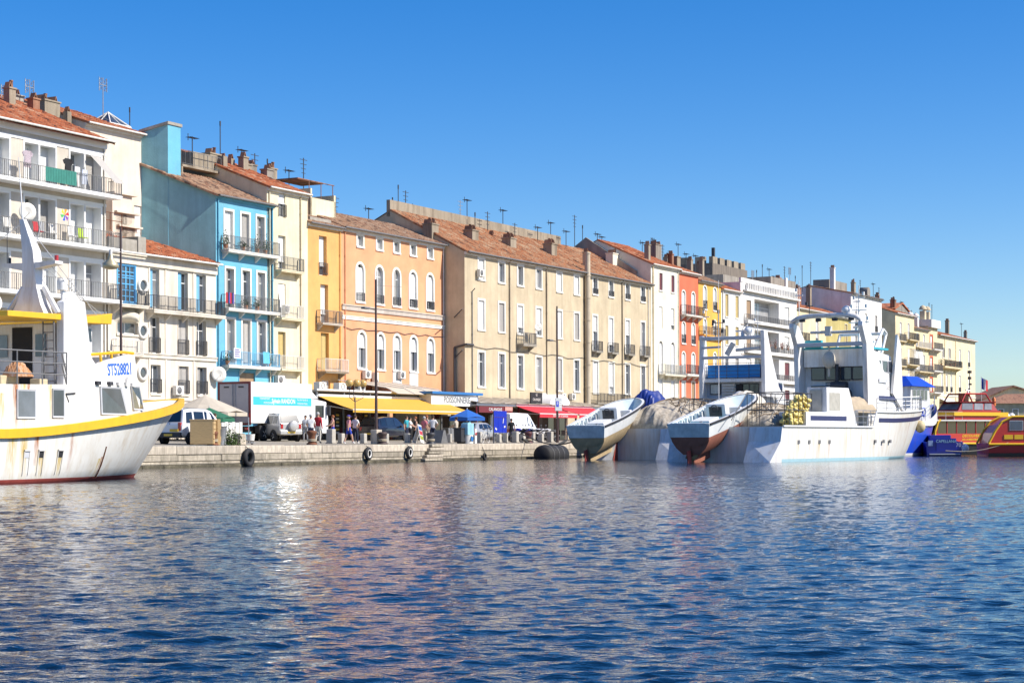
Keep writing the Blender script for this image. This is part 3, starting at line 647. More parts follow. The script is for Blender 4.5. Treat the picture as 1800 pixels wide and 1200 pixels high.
# --- apricot narrow house
b = Bld('apricot_house', 'narrow apricot house with iron balconies and a yellow roof terrace, beside the salmon house', 541.5, 600.5, (541.5,391), pl_apricot, depth=10, rd=5, roof=tile_mix, over=.35, cornice=.25)
b.rise = b.Z(570,376,5)-b.ze
b.row([567.5], 415, 484, 1.05, 'half2', sur=0, rail=.9, rec=.4); b.row([570], 500, 567, 1.05, 'half2', sur=0, rec=.4); b.row([571], 585, 650, 1.1, 'ochre', sur=0, rec=.4); b.row([573], 668, 690, 1.2, 'glass', sur=0)
b.balcony(b.U(556), b.U(591), b.Z(557,567), .6, .95, .14, pl_white, grey_iron); b.balcony(b.U(557), b.L-.25, b.Z(558,652), .8, .95, .14, stone_wall, off_white)
b.drain(597, m=pl_apricot, r=.04); b.finish()
m = MB(); ua, ub = b.U(546,370,2.2), b.U(590,370,2.2); zb_, zt = b.Z(560,378,2.2), b.Z(548,347,2.2); m.box(ua, ub, 2.2, 2.4, zb_-.8, zt); m.box(ub-.25, ub, 2.2, 5, zb_-.8, zt+.5); m.box(ua, ua+.2, 2.2, 5, zb_-.6, zt+.7); m.build('roof_terrace', pl_cream, b.root)
m = MB(); 
for u in (ua+.1, (ua+ub)/2, ub-.1): m.tube((u,2.4,zt-.2), (u,2.4,zt+1.35), .035, n=5)
m.tube((ua-1.5,2.4,zt+1.3), (ub+.1,2.4,zt+1.3), .04, n=5); m.box(ua-1.3, ua+2.2, 2.5, 4.5, zt+1.25, zt+1.38); m.build('pergola', tile_old, b.root)
m = MB(); z_ = b.Z(566,387,0); m.box(b.U(551,385), b.U(588,385), .3, 1.6, b.ze, b.ze+.55); m.build('parapet', concrete, b.root); b.aerial(590, 345, 380, 5, 2)

# --- salmon house with arched windows
b = Bld('salmon_house', 'wide salmon house with two rows of white arched windows above the yellow awning', 600.5, 783, (600.5,399), pl_salmon, depth=10, rd=5, roof=tile_mix, over=.4, cornice=.3)
b.rise = b.Z(612,381,5)-b.ze
cols = [633,667,697,726,756]
b.row([c for c in cols], 414, 433, .85, 'glass', sur=.17, pn=pane_pale); b.row(cols, 464, 530, 1.05, ['shut','glass','open','half2','half2'], arch=1, sur=.2, rail=.65, sill=True); b.row([636,669,698,727,757], 584, 647, 1.05, 'half', arch=1, sur=.2)
b.string(603, 539, .42, .1, sur_grey); b.string(603, 557, .3, .07, sur_white)
for i, c in enumerate((698, 727)): m = MB(); u = b.U(c,660); m.box(u-.7, u+.7, -.03, .001, b.Z(c,684 if i else 680), b.Z(c,653)); m.build('blind_panel', sur_white, b.root)
b.drain(606, m=pl_salmon, r=.04); b.drain(778.5, m=off_white, r=.05)
b.ac(640, 658); b.ac(701, 659, .8); b.ac(655, 672, .5, h=1.6); dish(b.root, (b.U(687,682), -.5, b.Z(687,682)), .6, None, (0,0,R(-25)))
m = MB(); pts = [(b.U(603)+b.L*i/14*.99, -.06, b.Z(604,574)-(.18*math.sin(i*1.4)**2)) for i in range(15)]; m.path(pts, .025, n=5); m.build('wall_cable', iron, b.root)
b.finish()
b.aerial(700, 330, 385, 8, 3); b.aerial(713, 335, 385, 8, 2); b.aerial(648, 365, 395, 8, 0)

# --- tan house, long
b = Bld('tan_house', 'long tan house with ten columns of white-framed windows and a big pipe up its front', 817, 1144, (818,442), pl_tan, p=E, depth=15, rd=7.2, roof=tile_tan, over=.4, cornice=.25)
b.rise = b.Z(690,371,7.2)-b.ze
c1, c2 = [846,881.5,914.5,947,983,1013.5], [1046,1074,1103,1130]
b.row(c1, 456, 491, 1.05, ['shut','glass','glass','glass','shut','shut'], sur=.18); b.row(c1, 528, 579, 1.05, ['shut','grey','half2','half2','shut','grey'], sur=.18, arch=0); b.row(c1, 619, 679, 1.1, ['glass','open','glass','glass','grey','glass'], sur=.18)
b.row([1046,1074,1103,1130], 488, 517, 1.0, ['glass','glass','glass','glass'], sur=.18, rail=.5); b.row(c2, 555, 617, 1.0, ['half','half2','half','open'], sur=.18); b.row([1047,1074.5,1103,1130], 636, 690, 1.1, ['shut','half2','glass','open'], sur=.18)
for c in c2: b.balcony(b.U(c)-.75, b.U(c)+.75, b.Z(1046,617), .5, .95, .16, concrete, iron)
b.balcony(b.U(908), b.U(931), b.Z(909,604), .7, 1.0, .2, concrete, grey_iron); b.balcony(b.U(1037), b.U(1095), b.Z(1037,708), .8, .95, .12, concrete, iron)
for x in (895, 960, 1093): b.drain(x, m=stone_wall, r=.06)
b.drain(829, zt=b.Z(829,512), m=grey_iron, r=.045); b.drain(1035, m=grey_iron, r=.04); b.drain(1139, m=off_white, r=.05)
m = MB(); u = b.U(1028); zt = b.Z(1028,445); m.tube((u,-.3,b.base+.5), (u,-.3,zt), .27, n=14); z_ = b.base+1
while z_ < zt: m.tube((u,-.3,z_), (u,-.3,z_+.14), .31, n=14); z_ += 2.1
m.build('flue_pipe', plaster('flue_render', (.56,.48,.36)), b.root)
b.ac(840, 480, .8); [b.ac(x, 697, .8) for x in (936, 950, 985, 1002)]; dish(b.root, (b.U(928,575), -.9, b.Z(928,575)), .4, None, (0,0,R(-20)))
m = MB(); pts = [(b.U(822)+(b.L-1)*i/24, -.07, b.Z(822,605)-.25*math.sin(i*.9)**2-.02*i) for i in range(25)]; m.path(pts, .025, n=5); m.build('wall_cable', iron, b.root)
m = MB(); u = -.15; m.path([(u,.9,b.Z(817,610)), (u,.9,b.base+.6)], .11, n=8); m.path([(u,.9,b.Z(817,610)), (u,-.2,b.Z(817,605)), (1.2,-.15,b.Z(817,605))], .09, n=8); m.build('duct_pipe', iron, b.root)
for dy, y_ in ((1.2, 545), (1.0, 617)): m = MB(); z_ = b.Z(805,y_); m.tube((0,1,z_-.5), (-1.0,-.35,z_+.1), .05, n=6); m.build('wall_bracket', iron, b.root)
for x, y0 in ((757,418), (828,428), (895,441), (967,450)): b.chimney(b.U(x,y0,3.4), 3.4, b.Z(x,y0,3.4)-.15, 1.15, .9, 1.25, stone_wall, 4)
b.chimney(b.U(1030,440,1.5), 1.5, b.ze+.4, .5, .5, 1.9, pl_tan, 1); b.chimney(b.U(1078,450,4), 4, b.Z(1076,462,4), 2.0, .8, .9, pl_cream2, 2)
for x, yt, k in ((809,352,2), (821,350,0), (884,368,0), (968,390,0), (1010,378,2), (1024,400,3), (1058,415,0)): b.aerial(x, yt, yt+50, 8.2, k, k == 2 and x < 900)
b.finish()
m = MB(); m.box(0, b.U(985,420,7.3), 7.25, 7.6, b.ze+b.rise-.5, b.ze+b.rise+.95); m.build('ridge_wall', stone_wall, b.root)
m = MB(); m.box(b.U(985,420,7.3), b.L*.82, 8.2, 12, b.ze, b.ze+b.rise+1.1); m.build('rear_wall', grey_wall, b.root)
m = MB(); m.prism([(1.5,b.ze-.5),(9,b.ze-.5),(9,b.ze+4.0),(7.2,b.ze+b.rise+1.4),(1.5,b.ze+1.5)], 0, b.L-.25, b.L+.1); m.build('party_wall', grey_wall, b.root)

# --- cream house
b = Bld('cream_house', 'tall cream house with a shared balcony between the tan and coral houses', 1144.5, 1193.5, (1145,464), pl_cream2, p=E, depth=12, rd=6, roof=tile_red, over=.3, cornice=.22)
b.rise = b.Z(1130,440,6)-b.ze
b.row([1161.5,1182.5], 480, 510, .85, 'maroon', sur=.12); b.row([1161.5,1182.5], 539, 577, .95, ['shut','half2'], sur=0); b.row([1161.5,1182.5], 599, 656, 1.0, 'shut', arch=1, sur=.08); b.row([1161.5,1182.5], 667, 700, 1.0, 'shut', sur=.05)
b.balcony(b.U(1157), b.L, b.Z(1157,657), .8, 1.0, .16, pl_cream2, steel); b.drain(1147.5, m=pl_yell, r=.07); b.drain(1192, m=pl_cream2); b.finish()
b.chimney(b.U(1138,445,1), 1, b.ze+.5, .5, .5, 1.6, stone_wall, 1); b.chimney(b.U(1152,440,4), 4, b.Z(1152,452,4), 1.6, .8, 1.3, grey_wall, 3); b.chimney(b.U(1179,455,3), 3, b.Z(1179,462,3), .5, .5, .9, tile_old, 1); b.chimney(b.U(1188,455,3), 3, b.Z(1188,465,3), 1.0, .7, .8, stone_wall, 0)
b.aerial(1129,425,450,5,0); b.aerial(1147,418,450,6,1); b.aerial(1192,428,455,6,0)
# --- coral house
b = Bld('coral_house', 'coral red house with arched windows beside the golden yellow house', 1193.5, 1228, (1195,477), pl_coral, p=E, depth=11, rd=6, roof=tile_red, over=.3, cornice=.22)
b.rise = b.Z(1190,462,6)-b.ze
b.row([1201.5,1218.5], 511, 551, .95, 'shut', arch=.8, sur=.14); b.row([1201.5,1218.5], 566, 603, .95, ['half2','half2'], arch=.8, sur=.14, rail=.9); b.row([1201.5,1218.5], 619, 655, .95, 'shut', arch=.8, sur=.14); b.row([1201.5,1218.5], 670, 705, 1.0, ['shut','tan'], sur=.1)
b.balcony(b.U(1196), b.L+.1, b.Z(1196,552), .7, 1.0, .16, sur_white, iron); b.balcony(b.U(1196), b.L+.1, b.Z(1196,657), .8, 1.0, .2, sur_white, iron); b.finish(); 
m = MB(); m.box(.5, b.L*.9, 5, 7.5, b.ze+.6, b.ze+2.4); m.build('attic', pl_brown, b.root); b.chimney(b.U(1233,462,5), 5, b.ze+1.4, .5, .5, 1.6, stone_wall, 1)
# --- golden house
b = Bld('golden_house', 'golden yellow house with arched windows and a brown turret behind it', 1228, 1268, (1229,493), pl_ochre, p=E, depth=10, rd=6, roof=tile_mix, over=.3, cornice=.22)
b.rise = b.Z(1230,476,6)-b.ze
b.row([1239,1256.5], 503, 543, .95, 'half2', arch=.9, sur=.16, rail=.9); b.row([1239,1256.5], 561, 586, .9, 'half2', arch=.9, sur=.16); b.row([1239,1256.5], 618, 650, .95, 'shut', arch=.9, sur=.14); b.row([1239,1256.5], 668, 705, 1.0, 'shut', sur=.1)
b.balcony(.1, b.L-.1, b.Z(1232,588), .6, .9, .14, pl_ochre, grey_iron); b.finish()
# brown crenellated tower house further back
b = Bld('turret', 'dark brown square turret with stepped battlements rising behind the golden house', 1253, 1314, (1253,462), plaster('turret_render', (.20,.17,.14), (.09,.08,.07), .5), p=E+7, depth=6, cat='tower')
b.finish('flat', eaves=False)
m = MB(); n = 5
for i in range(n): u = b.L*i/n; m.box(u+.1, u+b.L/n*.68, 0, .5, b.ze, b.ze+.8)
for i in range(3): m.box(0, .5, 1+2*i, 2.2+2*i, b.ze, b.ze+.8)
m.build('battlements', stone_wall, b.root); b.chimney(b.L*.45, 2, b.ze+.5, .35, .35, 1.9, iron, 0, False)
# --- white house
b = Bld('white_house', 'white house with ochre shutters between the golden house and the balconied modern block', 1268, 1302, (1269,508), pl_white2, p=E, depth=10, rd=5, roof=tile_red, over=.3, cornice=.2)
b.rise = b.Z(1268,494,5)-b.ze
for yt, yb in ((517,556), (572,605), (628,655), (672,705)): b.row([1277.5,1295.5], yt, yb, .95, 'ochre' if yt < 600 else ['glass','grey'], sur=.06)
b.drain(1270, m=off_white, r=.07); b.finish()
# --- modern white block with recessed balconies
b = Bld('modern_block', 'white modern block with recessed balconies and a slatted roof parapet', 1302, 1401, (1302,495), pl_white2, p=E, depth=12)
za = []
for yt, yb in ((522,560), (577,612), (625,662), (676,706)):
    z1, z0 = b.Z(1310,yt), b.Z(1310,yb); za.append(z0); h = z1-z0
    b.win(b.U(1316,540), z0+.1, z1-.3, 1.5, 'tan' if yt < 600 else 'shut', sur=.05)
    ua, ub = b.U(1326,540), b.U(1369,540)
    b.win((ua+ub)/2, z0-.15, z1, ub-ua, 'glass', sur=0, rec=1.3, sill=False, pn=pane_pale)
    b.win(b.U(1383,540), z0+.1, z1-.3, 1.7, 'shut' if yt < 600 else 'maroon', sur=.05)
    q = b.balcony(b.U(1308), b.L-.8, z0-.15, .5, .7, .35, pl_white2, grey_iron, brackets=False)
    m = MB(); m.box(0, b.L, -.08, .001, z0-.75, z0-.6); m.build('string_course', sur_grey, b.root)
b.finish('flat', eaves=False)
m = MB(); m.box(0, b.L, -.06, .2, b.ze+.003, b.ze+.5); n = 30
for i in range(n): u = 1.5+(b.L-2)*i/n; m.box(u, u+.18, -.4, -.06, b.ze-.75, b.ze-.1)
m.box(.8, b.L, -.5, -.02, b.ze-1.0, b.ze-.8); m.build('parapet', pl_white2, b.root)
m = MB(); m.box(b.L*.25, b.L*.7, 4, 8, b.ze, b.ze+1.4); m.build('roof_hut', grey_wall, b.root); b.chimney(b.U(1367,485,5), 5, b.ze+1.2, .9, .7, 1.4, tile_old, 1)
for x, yt, k in ((1323,475,1), (1330,478,3), (1379,468,2), (1388,470,1), (1410,470,3), (1425,460,2)): b.aerial(x, yt, yt+35, 5, k, k == 1)
# --- cream corner house
b = Bld('tiled_cream_house', 'cream house with a tiled edge and grey roof storey beyond the modern block', 1401, 1452, (1401,541), pl_yell, p=E, depth=10, rd=4, roof=tile_red, over=.3, cornice=.2, rise=1.2)
for yt, yb in ((560,598), (612,650), (668,704)): b.row([1408,1436], yt, yb, 1.1, ['grey','half2'], sur=.06); b.balcony(b.U(1403), b.U(1416), b.Z(1404,yb), .6, 1.0, .15, pl_yell, iron)
b.finish()
m = MB(); m.box(b.L*.15, b.L*.98, 4, 9, b.ze, b.ze+4.2); m.build('roof_storey', grey_wall, b.root); m = MB(); m.box(b.L*.6, b.L*.66, 3.8, 4, b.ze, b.ze+4.4); m.build('pilaster', white_paint, b.root)
# --- mustard blank house
b = Bld('mustard_house', 'mustard yellow house with one column of shutters, framed by the gantry of the nearer trawler', 1452, 1496, (1452,553), pl_olive, p=E, depth=9, rd=4, roof=tile_red, over=.3, cornice=.2, rise=1.4)
for yt, yb in ((570,605), (625,660), (680,705)): b.row([1487], yt, yb, 1.0, 'ochre', sur=.06)
b.finish(); b.chimney(b.L*.3, 5, b.ze+1.6, 1.4, .7, 2.2, tile_old, 3); b.chimney(b.L*.75, 5, b.ze+1.6, .6, .6, 2.6, stone_wall, 2)
b.aerial(1503, 503, 545, 5, 2); b.aerial(1440, 510, 540, 5, 0)
# --- grey-white tower house
b = Bld('tall_grey_house', 'tall grey-white house with a round vent drum on its roof', 1496, 1550, (1530,523), pl_white2, p=E, depth=11, rd=6, roof=tile_mix, over=.3, cornice=.2, rise=1.2)
for yt, yb in ((548,578), (590,618), (632,660), (680,705)): b.row([1505,1522,1540], yt, yb, 1.0, ['grey','shut','grey'], sur=.08, rail=.8)
b.finish(); m = MB(); m.lathe([(.75,-.6),(.75,.6),(.55,.62)], (b.U(1520,512,3), 3, b.ze+1.3), 16, axis=1); m.box(b.L*.15, b.L*.7, 3.7, 6, b.ze, b.ze+2.2); m.build('roof_vent', grey_wall, b.root)
b.chimney(b.L*.1, 3, b.ze+1, .6, .6, 2.6, pl_white2, 1); b.chimney(b.L*.75, 3, b.ze+1, .7, .5, 1.3, stone_wall, 2)
# --- brown recess
b = Bld('brown_house', 'set-back dark brown house with a red chimney stack', 1550, 1574, (1552,548), pl_brown, p=E+4, depth=6, rise=1, rd=3, roof=tile_old)
b.row([1560], 580, 610, 1.0, 'shut', sur=.05); b.finish(); b.chimney(b.L*.55, -.6, b.ze-.5, .9, .7, 2.4, tile_old, 2); b.chimney(b.L*.2, 1, b.ze+.4, .8, .7, 1.6, stone_wall, 2)
m = MB(); z_ = b.Z(1560,612); m.box(-.5, b.L+1, -4, 0, b.base, z_-.2); m.build('front_wing', pl_white2, b.root); m = MB(); q = railing_mb(b.L+1, 1.0, .2); m.add([(x-.4,y-3.9,z+z_-.2) for x,y,z in q.v], q.f); m.build('terrace_rail', grey_iron, b.root)
# --- buff house with dark gable
b = Bld('buff_gable_house', 'buff house with a dark shaded gable and plant-filled balconies', 1574, 1607, (1590,553), pl_yell, p=E, depth=8, rd=5, roof=tile_red, over=.3, cornice=.2)
b.rise = 1.6; b.s0 += 0
for yt, yb in ((566,596), (612,640), (655,685)): b.row([1583,1597], yt, yb, .95, ['half2','shut'], sur=.06); b.balcony(b.U(1590), b.L+.1, b.Z(1590,yb), .8, 1.0, .15, pl_yell, iron); b.balcony(b.U(1576), b.U(1588), b.Z(1576,yb+2), .5, 1.0, .15, pl_yell, grey_iron)
b.finish(); b.aerial(1585, 530, 555, 3, 0)
# --- dormer house
b = Bld('dormer_house', 'low buff house with a gabled dormer and chimney cowls above its tiles', 1607, 1632, (1608,577), pl_yell, p=E, depth=8, rd=5, roof=tile_mix, over=.3, cornice=.2, rise=1.8)
for yt, yb in ((586,608), (622,648), (662,690)): b.row([1612,1624], yt, yb, .95, ['shut','half2'], sur=.05)
b.balcony(b.U(1608), b.L, b.Z(1608,652), .8, 1.0, .15, pl_yell, grey_iron); b.balcony(b.U(1610), b.L, b.Z(1610,610), .5, .9, .12, pl_yell, off_white)
b.finish(); m = MB(); m.prism([(b.L*.05,b.ze+.5),(b.L*.95,b.ze+.5),(b.L*.95,b.ze+3.0),(b.L*.5,b.ze+3.9),(b.L*.05,b.ze+3.0)], 1, 3, 7); o = m.build('dormer', grey_wall, b.root)
m = MB(); A = (b.L*.5,b.ze+4.0); m.prism([(-.1,b.ze+2.95),A,(b.L+.1,b.ze+2.95),(b.L+.1,b.ze+3.1),(A[0],A[1]+.18),(-.1,b.ze+3.1)], 1, 2.8, 7.2); m.build('roof', tile_red, o)
for u in (b.L*.25, b.L*.65): m = MB(); m.box(u-.4,u+.4,.8,1.5,b.ze,b.ze+1.9); m.lathe([(.5,b.ze+2.1),(.5,b.ze+2.2),(.3,b.ze+2.5),(.02,b.ze+2.6)], (u,1.15,0), 10); m.build('chimney', pl_white2, b.root)
b.aerial(1622, 545, 575, 4, 1, True)
# --- red accent house
b = Bld('red_trim_house', 'narrow cream house with a coral red strip of balconied doors', 1632, 1648, (1634,573), pl_yell, p=E, depth=7, cat='house')
for yt, yb in ((590,612), (628,650), (664,688)): b.row([1637], yt, yb, 1.4, 'shut', sur=.25, surmat=pl_coral); b.balcony(b.U(1632.5), b.L-.2, b.Z(1633,yb+1), .9, 1.0, .18, pl_white2, grey_iron)
b.finish('flat', eaves=False); m = MB(); m.box(.0, b.L, -.5, 4, b.ze-.2, b.ze+1.0); m.build('parapet', pl_white2, b.root)
for u in (b.L*.25, b.L*.7): m = MB(); m.box(u-.45,u+.45,.8,1.6,b.ze,b.ze+2.4); m.lathe([(.6,b.ze+2.6),(.6,b.ze+2.7),(.4,b.ze+3.1),(.02,b.ze+3.3)], (u,1.2,0), 10); m.build('chimney', pl_tan, b.root)
b.aerial(1633, 535, 570, 4, 3); b.aerial(1638, 535, 570, 4, 2)
# --- last pale yellow house
b = Bld('end_house', 'pale yellow tiled house closing the end of the street above the red ferries', 1648, 1714, (1648,588), plaster('pale_lemon_render', (.76,.66,.44), (.5,.42,.28), .18), p=E, depth=14, rd=8, roof=tile_red, over=.45, cornice=.2, rise=2.2)
b.row([1658,1669], 611, 628, 1.3, 'grey', sur=.04); b.row([1687,1703], 614, 643, 1.1, 'shut', sur=.06, rail=.7); b.row([1656,1664,1672], 657, 688, 1.05, ['half2','shut'], sur=.04, rail=.8); b.row([1687,1703], 660, 689, 1.1, 'shut', sur=.06, rail=.7); b.row([1670,1687,1703], 705, 730, 1.2, 'shut', sur=.06)
b.balcony(b.U(1650), b.U(1681), b.Z(1650,643), 1.0, 1.0, .25, pl_yell, iron); b.drain(1660, m=pl_yell); b.drain(1679, m=pl_yell); b.string(1690, 697, .25, .1)
m = MB(); m.add([(b.U(1651),0,b.Z(1651,700)),(b.U(1668),0,b.Z(1668,700)),(b.U(1668),-2.2,b.Z(1668,711)),(b.U(1651),-2.2,b.Z(1651,711))], [(0,1,2,3)]); m.build('shop_blind', off_white, b.root)
b.finish(); b.chimney(b.U(1665,580,6), 6, b.ze+1.5, .6, .6, 2.4, stone_wall, 1)
m = MB(); z_ = b.Z(1714,655); m.box(b.L, b.L+1.2, 1, 4, z_-.2, z_); m.box(b.L+1.1, b.L+1.2, 1, 4, z_, z_+1.2); m.build('side_balcony', grey_iron, b.root)
END = b
# more of the thin rooftop clutter along the skyline
rr = random.Random(9)
for nm, spots in (('tan_house', ((835,378,430),(857,372,430),(905,392,440),(945,398,450),(995,405,450),(1050,410,455))),('salmon_house',((690,352,395),(730,362,410))),('pale_yellow_house',((425,262,300),(470,285,315),(508,298,330))),('cream_house',((1165,430,460),(1176,440,465))),('coral_house',((1206,445,470),(1222,448,475))),('golden_house',((1246,470,495),)),('modern_block',((1340,468,500),(1352,472,500),(1398,488,515))),('tall_grey_house',((1512,492,525),(1535,498,525),(1545,505,530))),('buff_gable_house',((1594,540,560),(1602,545,560))),('apartment_house',((52,140,190),(10,150,175))),('end_house',((1690,568,590),))):
    o = bpy.data.objects[nm]; q = Bld.__new__(Bld); q.root = o; q.p = Vector(o.location[:2]).dot(SF.m); q.s0 = Vector(o.location[:2]).dot(SF.d)
    for x, yt, yb in spots: q.aerial(x, yt, yb, 6.5, 1 if nm == 'apartment_house' else rr.choice((0,0,2,3)), nm == 'apartment_house')
    for x, yt, yb in spots[:2]: Bld.chimney(q, q.U(x+7, yb, 5.5), 5.5, q.Z(x+7, yb, 5.5)-.2, rr.uniform(.4,.9), .5, rr.uniform(.5,1.1), rr.choice((stone_wall, grey_wall, tile_old)), rr.choice((1,2)))
# --- low tiled sheds at the end of the canal
for nm, lb, x0, x1, ye, dep, wl, rf, rs in (('gabled_hall', 'buff hall with a broad low gable rising behind the red ferries', 1730, 1850, 701, 470, pl_yell, tile_old, 2.9), ('tiled_shed', 'long low building with a hipped brown roof and dark windows behind the red ferries', 1733, 1890, 709, 400, plaster('sage_render', (.42,.40,.28)), tile_old, 2.2)):
    A, B_ = at(x0, ye, dep), at(x1, ye, dep); L_ = B_.x-A.x; t = thing(nm, lb, 'building', (A.x, dep, 0), 0); ze = A.z; m = MB()
    if nm == 'tiled_shed':
        m.box(0, L_, 0, 14, 0, ze); m.build('wall', wl, t); m = MB(); hi = 5; m.add([(-.6,-.6,ze),(L_+.6,-.6,ze),(L_+.6,14.6,ze),(-.6,14.6,ze),(6,7,ze+rs),(L_-6,7,ze+rs)], [(0,1,5,4),(1,2,5),(2,3,4,5),(3,0,4)]); m.build('roof', rf, t)
        for i in range(6): wm = MB(); u = 3.2+L_/6*i*.97; wm.box(u-.7,u+.7,-.06,.0,ze-3.2,ze-1.1); o = wm.build('window', off_white, t); wm = MB(); wm.box(u-.5,u+.5,-.075,-.061,ze-3.05,ze-1.25); wm.build('pane', pane, o)
    else:
        m.prism([(0,0),(L_,0),(L_,ze),(L_*.42,ze+rs),(0,ze)], 1, 0, 20); m.build('wall', wl, t); m = MB(); m.prism([(-.8,ze-.4),(L_*.42,ze+rs+.1),(L_+.8,ze-.2),(L_+.8,ze+.1),(L_*.42,ze+rs+.5),(-.8,ze-.05)], 1, -.8, 20.5); m.build('roof', rf, t)
# ================================================================ street life: vehicles
def spot(x, p): s = SF.px(x, 770, p)[0]; P = SF.W(s, p, gz(s, p)); return P
def qp(x, off): # a p that lies off metres behind the quay edge at photo column x
    p = 57
    for _ in range(4): p = quay_p(SF.px(x, 770, p)[0])+off
    return p
tyre_me = None
def wheel(parent, P, r=.32, w=.2, side=1, rim=None):
    global tyre_me
    m = MB(); prof = [(r*.62,-w/2),(r*.9,-w/2),(r,-w*.36),(r,w*.36),(r*.9,w/2),(r*.62,w/2)]; m.lathe(prof, (0,0,0), 20, axis=1)
    o = m.build('wheel', black_rub, parent, P)
    m = MB(); y = side*(w/2-.02); m.lathe([(r*.63,y-.02*side),(r*.6,y),(r*.2,y-.03*side),(r*.12,y),(.01,y)], (0,0,0), 16, axis=1)
    for i in range(5): a = i*1.2566; m.tube((r*.15*math.cos(a),y+.008*side,r*.15*math.sin(a)), (r*.57*math.cos(a),y+.012*side,r*.57*math.sin(a)), .025, n=5)
    m.build('rim', rim or steel, o); return o
def car(name, label, cat, P, rz, paint, st, W, wheels, glass, r=.32, lamps=None, plate=True, roofrails=False, bumper=None, group=None, spare=False):
    """st: stations from the tail to the nose (x, z bottom, z belt, z top, half width at the belt, half width at the top)"""
    t = thing(name, label, cat, P, rz, group); secs = []
    for x, zb, zl, zt, wb, wt in st:
        half = [(wb*.86, zb), (wb*.97, zb+.10), (wb, zb+(zl-zb)*.55), (wb*.985, zl), (wt, zt-.02 if zt > zl+.02 else zt), (wt*.8, zt+.025), (0, zt+.04)]
        secs.append([(x, y, z) for y, z in half]+[(x, -y, z) for y, z in half[-2::-1]])
    m = MB(); m.loft(secs, capends=True, smooth=True); m.add([(s_[0][0], s_[0][1], s_[0][2]) for s_ in secs]+[(s_[-1][0], s_[-1][1], s_[-1][2]) for s_ in secs], [(i, i+1, len(secs)+i+1, len(secs)+i) for i in range(len(secs)-1)])
    body = m.build('body', paint, t); md = body.modifiers.new('es', 'EDGE_SPLIT'); md.split_angle = R(32)
    def interp(x):
        for a, b in zip(st, st[1:]):
            if a[0] <= x <= b[0]: k = (x-a[0])/(b[0]-a[0]+1e-9); return [a[i]+(b[i]-a[i])*k for i in range(6)]
        return st[0] if x < st[0][0] else st[-1]
    def sp(x, f, sg, o=.012): q = interp(x); y = q[4]*.985+(q[5]-q[4]*.985)*f+o; return (x, sg*y, q[2]+(q[3]-q[2])*f)
    for sg in (-1, 1):
        for x0, x1, x2, x3, f0, f1 in glass['side']:
            g = MB(); g.quad(sp(x0,f0,sg), sp(x1,f0,sg), sp(x3,f1,sg), sp(x2,f1,sg)); g.build('side_window', car_glass, t)
    for nm, i in (('rear_window', glass.get('rear')), ('windscreen', glass.get('front'))):
        if i is None: continue
        a, b = st[i], st[i+1]; lo, hi = (a, b) if a[3] < b[3] else (b, a)
        def q(k, ww): x = lo[0]+(hi[0]-lo[0])*k; z = lo[3]+(hi[3]-lo[3])*k; wv = lo[5]+(hi[5]-lo[5])*k; sgn = -1 if lo[0] < hi[0] else 1; return (x+sgn*.02, ww*wv*.86, z+.05)
        g = MB(); g.quad(q(.08,-1), q(.08,1), q(.9,1), q(.9,-1)); g.build(nm, car_glass, t)
    for x in wheels:
        for sg in (-1, 1):
            a = MB(); a.lathe([(r*1.2,0),(r*1.17,.02),(.01,.021)], (0,0,0), 20, axis=1) if sg > 0 else a.lathe([(r*1.2,0),(r*1.17,-.02),(.01,-.021)], (0,0,0), 20, axis=1)
            ww = interp(x)[4]; a.build('wheel_arch', black_rub, t, (x, sg*(ww*.985), r)); wheel(t, (x, sg*(ww-.07), r), r, .2, sg)
    x0, x1 = st[0][0], st[-1][0]; w0, w1 = st[0][4], st[-1][4]; zb0 = st[0][1]
    bm_ = bumper or paint
    m = MB(); m.box(x0-.09, x0+.1, -w0*.97, w0*.97, zb0-.02, zb0+.24); m.build('bumper', bm_, t, bevel=.04); m = MB(); m.box(x1-.1, x1+.08, -w1*.95, w1*.95, st[-1][1]-.02, st[-1][1]+.22); m.build('bumper', bm_, t, bevel=.04)
    zl = lamps or (.75, 1.0)
    for sg in (-1, 1):
        m = MB(); m.box(x0-.03, x0+.12, sg*w0*.80-.09, sg*w0*.80+.09, zl[0], zl[1]); m.build('tail_light', red_lens, t, bevel=.02)
        m = MB(); zz = st[-1][2]; m.box(x1-.2, x1+.015, sg*w1*.72-.17, sg*w1*.72+.17, zz-.24, zz-.06); m.build('headlight', chrome, t, bevel=.03)
        xm = (st[-4][0] if len(st) > 6 else st[-3][0]); q = interp(xm); m = MB(); m.box(xm-.12, xm+.02, sg*(q[4]+.1)-.09, sg*(q[4]+.1)+.09, q[2]-.02, q[2]+.13); m.build('door_mirror', bm_ if bumper else paint, t, bevel=.03)
        m = MB(); q = interp(0); m.box(-.1, .1, sg*(q[4]+.005)-.015, sg*(q[4]+.005)+.015, q[2]-.14, q[2]-.11); m.build('door_handle', bm_, t)
    if plate: m = MB(); m.box(x0-.115, x0-.092, -.26, .26, zb0+.06, zb0+.17); m.build('number_plate', plate_y, t)
    if roofrails:
        m = MB()
        for sg in (-1, 1): xs = [s_ for s_ in st if s_[3] > s_[2]+.3]; m.path([(xs[0][0]+.1, sg*xs[0][5]*.9, xs[0][3]+.03), (xs[0][0]+.3, sg*xs[0][5]*.92, xs[0][3]+.09), (xs[-1][0]-.3, sg*xs[-1][5]*.92, xs[-1][3]+.09), (xs[-1][0]-.1, sg*xs[-1][5]*.9, xs[-1][3]+.03)], .022)
        m.build('roof_rail', grey_iron, t)
    return t
